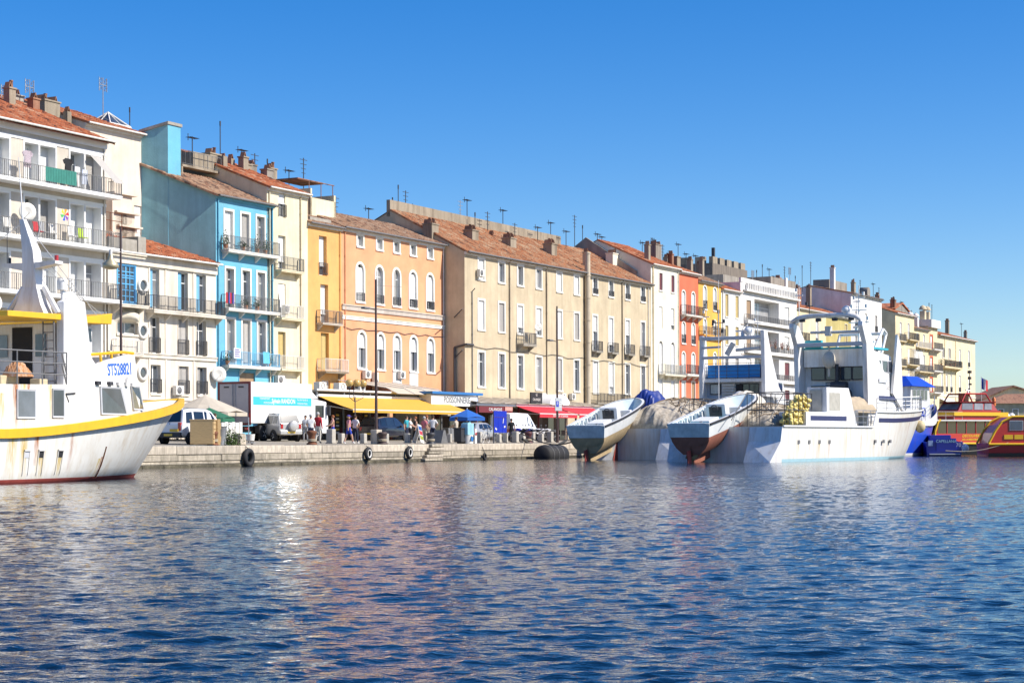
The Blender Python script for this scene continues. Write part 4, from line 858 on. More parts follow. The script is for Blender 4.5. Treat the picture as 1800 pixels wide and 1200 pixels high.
pt_white = mat('white_car_paint', (.78,.78,.78), .3, .03, 2, coat=.5); pt_silver = mat('silver_car_paint', (.50,.49,.46), .3, .04, 2, metal=.15, coat=.5); pt_black = mat('dark_blue_car_paint', (.012,.014,.028), .22, .05, 2, coat=.6); pt_grey = mat('grey_car_paint', (.36,.37,.39), .3, .04, 2, metal=.2, coat=.5)
plastic = mat('black_plastic', (.035,.036,.04), .6, .1, 5)
# white small van
t = car('white_van', 'small white panel van with dark grey bumpers beside the wooden pallet box', 'van', (0,0,0), 0, pt_white,
 [(-2.05,.38,.95,.96,.80,.78),(-2.0,.38,1.0,1.05,.84,.80),(-1.82,.36,1.02,1.78,.86,.70),(-1.2,.34,1.03,1.84,.87,.72),(.1,.34,1.03,1.82,.87,.71),(.55,.34,1.02,1.72,.87,.67),(1.25,.36,1.0,1.06,.85,.74),(1.85,.38,.86,.90,.80,.68),(2.05,.42,.70,.72,.68,.55)], 1.74, (-1.4,1.3),
 {'side': [(-1.75,-1.2,-1.65,-1.2,.1,.8),(-1.05,-.25,-1.05,-.25,.08,.82),(-.15,.95,-.15,.5,.08,.85)], 'rear': 1, 'front': 5}, .31, (.72,1.12), bumper=plastic, roofrails=True)
m = MB(); m.box(-2.16,-2.12,-.62,-.1,.66,.80); m.build('number_plate', plate_y, t); m = MB(); m.box(-2.03,-2.005,-.012,.012,.4,1.1); m.build('door_seam', plastic, t)
p = qp(322, 2.6); place(t, SF.W(SF.px(322,778,p)[0]+2.05, p+.87, 0), SF.rz); t.location.z = gz(*[SF.px(322,778,p)[0], p])
# silver off-roader parked nose to the houses
t = car('silver_off_roader', 'silver off-roader with a covered spare wheel on its tail, parked beside the white lorry', 'car', (0,0,0), 0, pt_silver,
 [(-1.92,.45,1.0,1.02,.80,.72),(-1.86,.42,1.05,1.09,.85,.77),(-1.62,.40,1.06,1.66,.87,.66),(-.9,.38,1.06,1.72,.88,.68),(.15,.38,1.05,1.70,.88,.67),(.45,.38,1.04,1.64,.88,.65),(1.05,.40,1.02,1.08,.87,.76),(1.75,.44,.92,.96,.83,.7),(1.98,.48,.72,.76,.74,.58)], 1.78, (-1.22,1.2),
 {'side': [(-1.62,-1.1,-1.5,-1.1,.12,.84),(-1.0,-.25,-1.0,-.25,.08,.85),(-.15,.9,-.15,.42,.08,.85)], 'rear': 1, 'front': 5}, .35, (.80,1.12), bumper=pt_silver, roofrails=True)
m = MB(); m.lathe([(.02,-.24),(.28,-.235),(.33,-.20),(.34,-.05),(.33,0)], (-1.95,-.12,.96), 22, axis=0); m.build('spare_wheel_cover', pt_silver, t)
P = at(511, 777, 118); place(t, Vector((0,0,0)), math.pi/2+R(36)); dirv = Vector((math.cos(t.rotation_euler.z), math.sin(t.rotation_euler.z), 0)); t.location = Vector((P.x, P.y, 0))+dirv*1.9; s_, p_ = Vector((P.x,P.y)).dot(SF.d), Vector((P.x,P.y)).dot(SF.m); t.location.z = gz(s_, p_)+.02
# dark people carrier
t = car('dark_people_carrier', 'dark blue people carrier parked under the yellow awning', 'car', (0,0,0), 0, pt_black,
 [(-2.25,.42,.95,.98,.80,.76),(-2.2,.38,1.02,1.08,.86,.80),(-1.95,.34,1.04,1.62,.90,.68),(-1.2,.32,1.04,1.72,.91,.70),(.2,.32,1.02,1.70,.91,.69),(.6,.32,1.0,1.62,.91,.66),(1.55,.34,.96,1.02,.88,.74),(2.05,.38,.80,.84,.82,.66),(2.25,.42,.64,.68,.7,.54)], 1.84, (-1.4,1.42),
 {'side': [(-1.95,-1.25,-1.8,-1.25,.1,.82),(-1.15,-.15,-1.15,-.15,.06,.84),(-.05,1.2,-.05,.55,.06,.84)], 'rear': 1, 'front': 5}, .32)
p = D-8.3; place(t, SF.W(SF.px(683,768,p)[0], p+.3, gz(150,p)), SF.rz)
# silver hatchback
t = car('silver_hatchback', 'silver hatchback parked behind the pale blue pump box', 'car', (0,0,0), 0, pt_grey,
 [(-1.95,.42,.85,.88,.72,.68),(-1.9,.36,.92,.96,.80,.74),(-1.45,.32,.94,1.36,.84,.62),(-.8,.3,.94,1.43,.85,.63),(.1,.3,.92,1.42,.85,.62),(.35,.3,.92,1.38,.85,.6),(1.1,.32,.88,.93,.83,.7),(1.75,.36,.74,.78,.78,.62),(1.95,.4,.58,.62,.66,.5)], 1.7, (-1.25,1.25),
 {'side': [(-1.4,-.75,-1.2,-.75,.08,.82),(-.65,-.02,-.65,-.02,.06,.82),(.06,.85,.06,.32,.06,.82)], 'rear': 1, 'front': 5}, .3)
p = E-8.2; place(t, SF.W(SF.px(848,770,p)[0], p+.3, gz(165,p)), SF.rz)
# white delivery van
t = car('delivery_van', 'white high-sided delivery van parked behind the blue notice panel and motorcycles', 'van', (0,0,0), 0, pt_white,
 [(-2.6,.45,1.1,1.12,.88,.85),(-2.55,.42,1.2,1.3,.93,.88),(-2.45,.4,1.25,2.15,.95,.80),(-1.2,.38,1.25,2.25,.96,.82),(.6,.38,1.22,2.22,.96,.8),(1.1,.38,1.2,2.0,.95,.74),(1.85,.4,1.12,1.2,.92,.8),(2.4,.42,.92,.96,.86,.7),(2.6,.46,.7,.74,.75,.6)], 1.92, (-1.6,1.7),
 {'side': [(.35,1.45,.35,1.0,.08,.75)], 'rear': None, 'front': 5}, .34)
p = E-7.6; place(t, SF.W(SF.px(912,770,p)[0], p+.3, gz(180,p)), SF.rz)
# ---------------------------------------------------------------- lorry
p0 = 68.6; sA = SF.px(440,700,p0)[0]; sB = SF.px(549,700,p0)[0]; Lb = sB-sA; zg = gz(sA,p0)
t = thing('lorry', 'white box lorry with a blue lettered band and maroon-framed rear doors', 'truck', SF.W(sA, p0, zg), SF.rz)
m = MB(); m.box(.06, Lb, 0, 2.5, 1.12, 3.72); m.build('cargo_box', mat('lorry_white', (.80,.80,.79), .4, .04, .8, dirt=(.5,.48,.42), dirt_amt=.25), t, bevel=.04)
maroon = mat('maroon_paint', (.16,.02,.03), .45, .1, 3)
m = MB(); m.box(0,.05,-.02,.14,1.0,3.74); m.box(0,.05,2.36,2.52,1.0,3.74); m.box(0,.05,.14,2.36,3.6,3.74); m.box(0,.05,.14,2.36,.98,1.14); m.build('door_frame', maroon, t)
gdoor = mat('grey_door_panel', (.40,.39,.41), .5, .06, 2)
for y0 in (.16, 1.27): 
    m = MB(); m.box(.005,.045,y0,y0+1.07,1.16,3.58); o = m.build('rear_door', gdoor, t); m = MB(); yb = y0+.98 if y0 < 1 else y0+.09
    m.tube((-.02,yb,1.18),(-.02,yb,3.56),.025,n=6); m.box(-.04,0,yb-.05,yb+.05,2.0,2.2); m.build('locking_bar', steel, o); m = MB(); m.box(-.012,.003,y0+.35,y0+.75,3.35,3.45); m.build('label_plate', iron, o)
    m = MB(); yr = -.0 if y0 < 1 else 2.38; m.box(-.012,-.001,yr,yr+.12,1.2,1.75); m.build('reflector', red_lens, t)
m = MB(); m.box(.3,Lb+1.6,.75,1.75,.62,.95); m.box(.1,.25,.2,2.3,.55,.7); m.box(1.2,2.6,.15,.5,.5,.98); m.build('chassis', iron, t)
for y in (.25, 2.05): m = MB(); m.box(.04,.14,y,y+.22,.72,.86); m.build('tail_light', red_lens, t)
for x in (1.7, Lb+.9):
    for y, sg in ((.22,-1),(2.28,1)): wheel(t, (x,y,.47), .47, .28, sg, off_white)
m = MB(); cabp = [(Lb+.1,.5),(Lb+2.05,.5),(Lb+2.1,1.35),(Lb+1.85,2.6),(Lb+.5,2.75),(Lb+.1,2.6)]; m.prism([(x,z) for x,z in cabp], 1, .1, 2.4); m.build('cab', pt_white, t, bevel=.06)
m = MB(); m.box(Lb+.5,Lb+1.5,.08,.099,1.55,2.35); m.build('side_window', car_glass, t); m = MB(); m.quad((Lb+2.09,.25,1.5),(Lb+2.09,2.25,1.5),(Lb+1.91,2.25,2.45),(Lb+1.91,.25,2.45)); m.build('windscreen', car_glass, t)
m = MB(); m.box(Lb+1.75,Lb+1.9,-.2,.02,1.7,2.35); m.tube((Lb+1.8,.1,2.4),(Lb+1.82,-.1,2.3),.02); m.build('door_mirror', plastic, t)
m = MB(); m.prism([(Lb-.2,2.8),(Lb+1.3,2.8),(Lb+.3,3.4),(Lb-.1,3.5)], 1, .4, 2.1); m.build('wind_deflector', pt_white, t)
m = MB(); m.box(.3,Lb-.12,-.012,-.001,2.28,2.80); o = m.build('lettered_band', mat('cyan_band', (.05,.48,.78), .5, .04, 3), t)
text('TRANSPORT', 'lettering', .17, white_paint, o, (1.55,-.018,2.68), (R(90),0,0), sx=1.2); text('POISSONNERIE', 'lettering', .17, white_paint, o, (2.0,-.018,2.42), (R(90),0,0), sx=1.0)
text('Sylvain RANDON', 'lettering', .42, white_paint, o, (Lb*.52,-.018,2.54), (R(90),0,0), sx=.85, off=.008); text('Tel. 04 67 08 02 22', 'lettering', .16, white_paint, o, (Lb*.83,-.018,2.66), (R(90),0,0)); text('POISSONS FRAIS', 'lettering', .16, white_paint, o, (Lb*.83,-.018,2.42), (R(90),0,0))
# ---------------------------------------------------------------- motorcycles
def motorcycle(x, off, rz, paint, label, helmet=None):
    t = thing('motorcycle', label, 'motorcycle', spot(x, qp(x, off)), rz, 'motorcycles parked by the stone bollards')
    for xx in (-.68, .68):
        m = MB(); m.torus((0,0,0), .27, .055, 1, 18, 6); o = m.build('wheel', black_rub, t, (xx,0,.32)); m = MB(); m.torus((0,0,0), .2, .02, 1, 16, 5)
        for i in range(6): a = i*math.pi/3; m.tube((0,0,0), (.2*math.cos(a),0,.2*math.sin(a)), .012, n=4)
        m.build('rim', chrome, o)
    m = MB(); m.box(-.28,.3,-.14,.14,.3,.62); m.tube((-.2,.17,.35),(-.85,.2,.48),.05,n=8); m.path([(.3,0,.6),(.45,0,.85),(-.1,0,.75),(-.68,0,.32)], .03); m.build('engine', grey_iron, t, bevel=.03)
    m = MB(); m.ball((.15,0,.86), .34,.17,.16); m.obox((.55,0,.8), (.3,.26,.4), (0,-.4,0)); m.obox((-.65,0,.86), (.4,.16,.12), (0,.3,0)); m.build('fairing', paint, t, bevel=.05)
    m = MB(); m.obox((-.32,0,.86), (.62,.24,.12), (0,.12,0)); m.build('seat', plastic, t, bevel=.04)
    m = MB(); m.path([(.68,.09,.32),(.5,.09,.95)], .03); m.path([(.68,-.09,.32),(.5,-.09,.95)], .03); m.path([(.38,.36,1.02),(.5,.1,.98),(.5,-.1,.98),(.38,-.36,1.02)], .018)
    for sg in (-1,1): m.tube((.48,.25*sg,1.0),(.5,.34*sg,1.22),.01); m.ball((.5,.36*sg,1.25), .05,.09,.06)
    m.build('fork', grey_iron, t); m = MB(); m.ball((.72,0,.85), .08,.11,.1); m.build('headlight', chrome, t)
    m = MB(); m.tube((0,.14,.3),(-.05,.38,0),.018); m.build('stand', grey_iron, t)
    return t
bl = mat('blue_fairing', (.03,.03,.35), .3, .05, 3, coat=.5); wf = mat('white_fairing', (.72,.72,.72), .3, .05, 3, coat=.5); bkf = mat('black_fairing', (.03,.03,.035), .3, .05, 3, coat=.5)
motorcycle(914, 4.4, R(150), bl, 'blue motorcycle with its tail to the delivery van'); motorcycle(933, 4.0, R(165), bkf, 'black motorcycle parked beside the blue motorcycle'); motorcycle(950, 4.2, R(200), wf, 'white motorcycle with upright handlebars and mirrors'); motorcycle(965, 4.3, R(210), wf, 'white motorcycle with chrome crash bars nearest the lamp post with the parking sign')
def bicycle(x, off, rz, paint, label):
    t = thing('bicycle', label, 'bicycle', spot(x, qp(x, off)), rz)
    for xx in (-.52,.52):
        m = MB(); m.torus((0,0,0), .32, .02, 1, 20, 5); o = m.build('wheel', off_white, t, (xx,0,.34)); m = MB()
        for i in range(8): a = i*math.pi/4; m.tube((0,0,0), (.32*math.cos(a),0,.32*math.sin(a)), .006, n=3)
        m.build('spokes', steel, o)
    m = MB(); m.path([(-.52,0,.34),(-.1,0,.3),(.38,0,.72),(-.18,0,.78),(-.52,0,.34)], .022); m.path([(-.1,0,.3),(-.22,0,.9)], .022); m.path([(.52,0,.34),(.36,0,.95)], .022); m.build('frame', paint, t)
    m = MB(); m.obox((-.24,0,.93), (.26,.14,.06)); m.build('saddle', plastic, t, bevel=.02); m = MB(); m.path([(.2,.28,1.02),(.36,.1,1.0),(.36,-.1,1.0),(.2,-.28,1.02)], .015); m.build('handlebar', steel, t)
    m = MB(); m.path([(-.1,.1,.14),(-.1,.06,.3),(-.1,-.06,.3),(-.1,-.1,.46)], .015); m.build('pedals', grey_iron, t); return t
bicycle(853, 1.5, R(70), off_white, 'cream bicycle leaning near the quay edge beside the pale blue pump box'); bicycle(868, 1.9, R(95), steel, 'grey bicycle parked under the blue notice panel')
# ================================================================ restaurants, awnings, street furniture
red_canvas = mat('red_canvas', (.50,.025,.04), .85, .08, 3); yel_canvas = mat('yellow_canvas', (.62,.35,.045), .85, .07, 2); blue_canvas = mat('blue_canvas', (.015,.12,.45), .8, .1, 3); tan_canvas = mat('tan_canvas', (.50,.44,.35), .85, .12, 2)
blue_paint = mat('blue_paint', (.01,.03,.42), .4, .05, 3); blue_steel = mat('blue_steel', (.03,.16,.42), .4, .05, 3); dkred = mat('dark_red_paint', (.17,.02,.025), .5, .1, 3)
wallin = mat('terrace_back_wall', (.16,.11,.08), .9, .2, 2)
def terrace(name, label, x0, x1, ztop, p0, p1, posts=5, frontcol=None, deck=True):
    s0, s1 = SF.px(x0,740,p0)[0], SF.px(x1,740,p0)[0]; zg = gz(s0,p0); t = thing(name, label, 'restaurant terrace', SF.W(s0,p0,zg), SF.rz); L = s1-s0; d = p1-p0; h = ztop-zg
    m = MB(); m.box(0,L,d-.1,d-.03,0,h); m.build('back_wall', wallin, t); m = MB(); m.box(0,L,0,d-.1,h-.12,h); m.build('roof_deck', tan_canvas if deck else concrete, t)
    for i in range(posts): u = .08+(L-.16)*i/(posts-1); m = MB(); m.box(u-.06,u+.06,.02,.14,0,h-.12); m.build('post', frontcol or grey_iron, t)
    rr = random.Random(int(x0))
    for i in range(int(L/2.3)):
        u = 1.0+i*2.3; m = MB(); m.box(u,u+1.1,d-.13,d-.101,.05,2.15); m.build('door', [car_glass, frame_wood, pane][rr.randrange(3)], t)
    for i in range(int(L/1.9)):
        u = 1.1+i*1.9; q = MB(); y = d*.45+rr.uniform(-.4,.4); q.box(u-.4,u+.4,y-.4,y+.4,.70,.74); q.tube((u,y,0),(u,y,.7),.03); q.build('table', [off_white, frame_wood][i%2], t)
        for sg in (-1,1):
            c = MB(); v = u+sg*.62; c.box(v-.2,v+.2,y-.2,y+.2,.43,.47); c.box(v+sg*.17-.02,v+sg*.17+.02,y-.2,y+.2,.47,.88)
            for a in (-.17,.17):
                for b_ in (-.17,.17): c.tube((v+a,y+b_,0),(v+a,y+b_,.43),.015,n=4)
            c.build('chair', [frame_wood, off_white, dkred][rr.randrange(3)], t)
    return t, L, d, h
def awning(t, mt, u0, u1, y0, z0, y1, z1, val=.22, trim=white_paint, name='awning', arms=True):
    m = MB(); n = 14
    for k in (0,-.02): m.loft([[(u0+(u1-u0)*i/n, y0+(y1-y0)*j/3, z0+(z1-z0)*j/3-.05*math.sin(math.pi*j/3)+k) for i in range(n+1)] for j in range(4)])
    m.box(u0,u1,y1-.012,y1+.012,z1-val,z1)
    o = m.build(name, mt, t); m = MB(); m.box(u0-.02,u1+.02,y1-.03,y1+.03,z1-.03,z1+.03); m.box(u0,u1,y0-.05,y0+.08,z0-.02,z0+.14); m.build('awning_bar', trim, o)
    if arms:
        for u in (u0+.3,u1-.3): MB().path([(u,y0,z0-.6),(u,y1+.1,z1-.05)], .03).build('awning_arm', off_white, o)
    return o
pA = D-5.0
zt = SF.px(600,686,pA)[1]
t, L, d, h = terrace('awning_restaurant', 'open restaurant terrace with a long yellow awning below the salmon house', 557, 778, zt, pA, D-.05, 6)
zg = t.location.z
m = MB(); m.box(-.1,L+.1,-.08,0,h-.55,h-.38); m.box(-.1,L+.1,-.1,-.02,h-.06,h+.06); m.build('fascia', white_paint, t)
za = SF.px(600,697,pA)[1]-zg; zf = SF.px(690,722,pA-1.7)[1]-zg
awning(t, yel_canvas, .0, L-.6, -.1, za, -3.0, zf, .2)
for x, wd in ((570,.9),(605,1.0),(640,.7)): u = SF.px(x,690,pA)[0]-SF.px(557,740,pA)[0]; m = MB(); m.box(u-wd/2,u+wd/2,.1,.6,h,h+.55); o = m.build('air_conditioner', off_white, t, bevel=.02); m = MB(); m.torus((u,.09,h+.28),.2,.02,1,14,5); m.build('fan_grille', grey_iron, o)
u0 = L*.56; m = MB(); m.loft([[(u0+(L-u0)*i/8, y, z) for i in range(9)] for y, z in ((d-.2,h+1.0),(.4,h+.35),(-.6,h-.1))], smooth=False); o = m.build('canvas_roof', tan_canvas, t); m = MB()
for i in range(4): u = u0+(L-u0)*i/3; m.path([(u,d-.3,h+1.03),(u,.4,h+.39),(u,-.62,h-.08)], .035)
m.build('canopy_rafter', off_white, o)
for x, y in ((592,742),(642,750)):
    u = SF.px(x,y,pA-.3)[0]-SF.px(557,740,pA)[0]; m = MB(); m.box(u-.28,u+.28,-.36,-.3,.3,2.0); o = m.build('menu_board', dark_int, t)
    for i in range(6): m = MB(); zz = .45+i*.25; m.box(u-.2,u+.2,-.366,-.361,zz,zz+.13); m.build('menu_card', [off_white, plate_y][i%2], o)
# ---------------------------------------------------------------- fishmonger's stall
pS = D-6.0; s0, s1 = SF.px(757,700,pS)[0], SF.px(838,700,pS)[0]; zg = gz(s0,pS); L = s1-s0
t = thing('fishmonger_stall', "fishmonger's stall with a blue roof and a white POISSONNERIE signboard", 'market stall', SF.W(s0,pS,zg), SF.rz)
zr = SF.px(760,690,pS)[1]-zg; z1 = SF.px(760,693,pS)[1]-zg; z0 = SF.px(757,712,pS)[1]-zg
m = MB(); m.box(-.15,L+.6,-.25,3.6,zr-.08,zr+.12); m.build('roof', blue_steel, t)
m = MB(); m.box(0,L,-.06,.0,z0,z1); o = m.build('signboard', white_paint, t)
text('POISSONNERIE', 'lettering', (z1-z0)*.82, mat('sign_grey', (.07,.075,.08), .6, .05, 3), o, (L*.55,-.066,(z0+z1)/2+.02), (R(90),0,0), sx=.92, off=.008)
m = MB(); m.box(L*.9,L*.902+.015,-.068,-.062,z0,z1); m.obox((L*.95,-.066,(z0+z1)/2-.02),(.35,.006,.22)); m.build('sign_panel', mat('pale_blue_print', (.45,.55,.75), .6, .1, 4), o)
for u in (L*.56, L+.25): 
    for y in (0.1,3.4): m = MB(); m.tube((u,y,0),(u,y,zr-.08),.07,n=8); m.build('post', blue_steel, t)
m = MB(); m.box(.0,L*.52,3.3,3.4,0,zr-.1); m.box(0,.06,0,3.3,0,zr-.1); m.build('back_wall', off_white, t); m = MB(); m.box(L*.5,L+.3,.5,1.3,0,.95); m.build('counter', steel, t, bevel=.03)
m = MB(); m.box(L*.25,L*.45,.1,.16,1.9,2.4); m.build('notice_board', concrete, t); m = MB(); m.box(0.2,L+.2,-.02,.02,z0-.45,z0-.35); m.build('rail', grey_iron, t)
# ---------------------------------------------------------------- the red restaurant
pR = E-4.6; zt = SF.px(900,712,pR)[1]
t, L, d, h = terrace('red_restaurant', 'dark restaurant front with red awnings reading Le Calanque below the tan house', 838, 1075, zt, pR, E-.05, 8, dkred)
zg = t.location.z; X0 = SF.px(838,740,pR)[0]; UR = lambda x, y, dp=0: SF.px(x,y,pR+dp)[0]-X0; ZR = lambda x, y, dp=0: SF.px(x,y,pR+dp)[1]-zg
m = MB(); m.box(0,L,-.06,0,h-.1,h+.12); m.build('fascia', white_paint, t)
m = MB(); m.box(.2,UR(899,720),-.10,-.061,ZR(860,725),ZR(860,714)); o = m.build('signboard', dkred, t); text('CALANQUE', 'lettering', .34, white_paint, o, (UR(869,720),-.106,ZR(870,719.5)), (R(90),0,0), sx=1.25)
m = MB(); m.box(UR(885,718),UR(898,718),-.16,-.105,ZR(890,722),ZR(890,715)); m.build('lit_menu_sign', mat('cream_red_print', (.65,.3,.25), .5, .2, 6), o)
for xa, xb in ((905,972),(976,1040)):
    a = awning(t, red_canvas, UR(xa,713), UR(xb,713), -.08, ZR(940,714), -2.3, ZR(960,727,-2.0), .32)
    u = (UR(xa,713)+UR(xb,713))/2; tx = 'RESTAURANT  LE CALANQUE' if xa < 950 else 'BAR  BRASSERIE'
    text(tx, 'lettering', .24, white_paint, a, (u+.3,-2.32,ZR(960,727,-2.0)-.17), (R(90),0,0), sx=.9)
m = MB()
for i in range(12):
    u = L*i/12; m.add([(u,d-.2,h+.75),(u+L/12-.03,d-.2,h+.75),(u+L/12-.03,-.3,h+.12),(u,-.3,h+.12)], [(0,1,2,3)]); m.tube((u,d-.2,h+.79),(u,-.3,h+.15),.04,n=5)
m.build('canvas_roof', tan_canvas, t)
m = MB(); m.box(UR(935,705),UR(955,705),.1,.2,h+.2,h+1.15); o = m.build('roof_sign', dark_int, t); text('LE', 'lettering', .3, off_white, o, (UR(945,700),.09,h+.95), (R(90),0,0)); text('CALANQUE', 'lettering', .3, off_white, o, (UR(945,700),.09,h+.55), (R(90),0,0), sx=.9)
for x in (893, 900): m = MB(); m.box(UR(x,750),UR(x,750)+.3,-.3,-.1,.2,2.2); m.build('side_panel', red_canvas, t)
m = MB(); a = UR(988,700); m.loft([[(a+2.0*math.cos(q), y, h+.15+.95*math.sin(q)) for q in [math.pi*i/8 for i in range(9)]] for y in (.2,1.6)]); m.prism([(a+2.0*math.cos(math.pi*i/8), h+.15+.95*math.sin(math.pi*i/8)) for i in range(9)], 1, .18, .2); m.build('plastic_dome', white_paint, t)
# ---------------------------------------------------------------- cafe under the parasols, low ivory house
pC = D-4.5
t, L, d, h = terrace('shaded_cafe', 'shaded cafe terrace under a beige canopy behind the white van', 236, 386, SF.px(330,716,pC)[1], pC, D-.05, 5)
awning(t, tan_canvas, 0, L, -.05, h-.02, -2.4, h-.5, .3)
def parasol(x, y, off, r_, mt, label, n=8, cat='parasol', h=None, group=None):
    p = qp(x, off); s, z = SF.px(x, y, p); zg = gz(s,p); t = thing('parasol', label, cat, SF.W(s,p,zg), SF.rz, group); h = z-zg; m = MB(); A = [(r_*math.cos(2*math.pi*(i+.5)/n), r_*math.sin(2*math.pi*(i+.5)/n)) for i in range(n)]
    for i in range(n): a, b = A[i], A[(i+1)%n]; q = ((a[0]+b[0])/2*.96,(a[1]+b[1])/2*.96); m.add([(0,0,h),(a[0],a[1],h-r_*.42),(q[0],q[1],h-r_*.38),(b[0],b[1],h-r_*.42)], [(0,1,2),(0,2,3)]); m.quad((a[0],a[1],h-r_*.42),(b[0],b[1],h-r_*.42),(b[0],b[1],h-r_*.42-.22),(a[0],a[1],h-r_*.42-.22))
    m.build('canopy', mt, t); m = MB(); m.tube((0,0,0),(0,0,h+.1),.035,n=8); m.build('pole', off_white, t); m = MB()
    for a in A: m.tube((0,0,h-.04),(a[0],a[1],h-r_*.42-.03),.012,n=4)
    m.build('ribs', grey_iron, t); m = MB(); m.lathe([(.3,0),(.3,.08),(.05,.14)], (0,0,0), 12); m.build('base', concrete, t); return t
parasol(361, 694, 12.5, 2.6, tan_canvas, 'large beige parasol over the cafe tables beside the lorry'); parasol(368, 716, 9.5, 1.5, mat('green_canvas2', (.02,.13,.07), .8, .1, 3), 'dark green parasol below the beige parasol'); parasol(821, 719, 6.5, 1.45, blue_canvas, "blue parasol with a white scalloped hem before the fishmonger's stall", 6)
# ---------------------------------------------------------------- lamp posts
lamp_brown = mat('brown_lamp_post', (.075,.045,.04), .5, .15, 3)
def lamp_post(x, ytop, off, label, r=.09, arm=None, plinth=True):
    p = qp(x, off); s, z = SF.px(x, ytop, p); zg = gz(s,p); t = thing('lamp_post', label, 'lamp post', SF.W(s,p,zg), SF.rz, 'lamp posts along the quay'); h = z-zg
    m = MB(); m.tube((0,0,.9),(0,0,h),r,r*.62,12); m.tube((0,0,0),(0,0,1.0),r*1.25,n=12); m.build('pole', lamp_brown, t)
    if plinth: m = MB(); m.box(-.3,.3,-.22,.22,0,.85); m.build('plinth', cop, t, bevel=.03)
    m = MB(); m.tube((0,0,h-.35),(2.3,-.4,h-.3),.012,n=4); m.build('cable_arm', grey_iron, t)
    m = MB(); m.tube((0,0,arm*h),(-1.0,0,arm*h+.05),.03,n=6); o = m.build('lamp_arm', lamp_brown, t); m = MB(); m.box(-1.45,-.85,-.14,.14,arm*h-.02,arm*h+.10); m.build('lamp_head', grey_iron, o, bevel=.03); return t, h
lamp_post(660.5, 491, 1.3, 'tall brown lamp post rising before the salmon house, on a stone plinth', arm=.815)
t, h = lamp_post(979, 538, 2.0, 'tall brown lamp post with a blue parking sign', arm=.74, plinth=False)
zs = SF.px(979,722,qp(979,2.0))[1]-t.location.z; m = MB(); m.box(-.62,.5,-.14,-.10,zs,zs+.95); o = m.build('parking_sign', mat('sign_back', (.42,.45,.46), .5, .06, 3), t, bevel=.01); m = MB(); m.box(-.48,-.05,-.15,-.141,zs+.3,zs+.72); o2 = m.build('sign_panel', blue_paint, o); text('P', 'lettering', .34, white_paint, o, (-.27,-.156,zs+.52), (R(90),0,0))
for i in range(3): m = MB(); m.box(.02,.42,-.149,-.141,zs+.62-.17*i,zs+.69-.17*i); m.build('sign_text', off_white, o)
# swan-neck lantern by the low ivory house
p = qp(212, 3.5); s, z = SF.px(212,399,p); zg = gz(s,p); t = thing('street_lantern', 'thin dark lamp post with a bell-shaped lantern before the low ivory house', 'street lamp', SF.W(s,p,zg), SF.rz); h = z-zg; m = MB(); m.tube((0,0,0),(0,0,h),.085,.045,10); m.tube((0,0,h-.25),(1.4,-.3,h-.2),.012,n=4); m.build('pole', lamp_brown, t)
zl = SF.px(195,468,p)[1]-zg; m = MB(); m.tube((0,0,zl+.75),(-.75,0,zl+.8),.025,n=6); m.tube((-.75,0,zl+.8),(-.75,0,zl+.5),.08,n=8); o = m.build('lantern_arm', off_white, t); m = MB(); m.lathe([(.10,zl+.55),(.14,zl+.35),(.36,zl+.12),(.40,zl-.02),(.30,zl-.12),(.05,zl-.16)], (-.75,0,0), 16); m.build('lantern', mat('brass_lantern', (.50,.43,.27), .4, .1, 3, metal=.4), o)
# triple globe lamps
p = D-10.5; s, z = SF.px(624,672,p); zg = gz(s,p); t = thing('globe_lamp', 'street lamp with three amber glass globes in front of the yellow awning', 'street lamp', SF.W(s,p,zg), SF.rz); h = z-zg; m = MB(); m.tube((0,0,0),(0,0,h-.9),.05,.035,10); amber = mat('amber_globe', (.55,.36,.11), .2, .1, 4, coat=.6)
gl = [SF.px(x,672,p)[0]-s for x in (613,620.5,637)]
for u in gl: m.path([(0,0,h-1.3),(u,-.05,h-1.0),(u,-.05,h-.3)], .025)
m.build('pole', iron, t)
for i, u in enumerate(gl): m = MB(); y = -.3 if i == 1 else -.05; m.ball((u,y,h-.05), .27, n=14, k=10); o = m.build('lamp_globe', amber, t); m = MB(); m.lathe([(.1,h-.42),(.14,h-.3),(.12,h-.26)], (u,y,0), 10); m.build('globe_collar', iron, o)
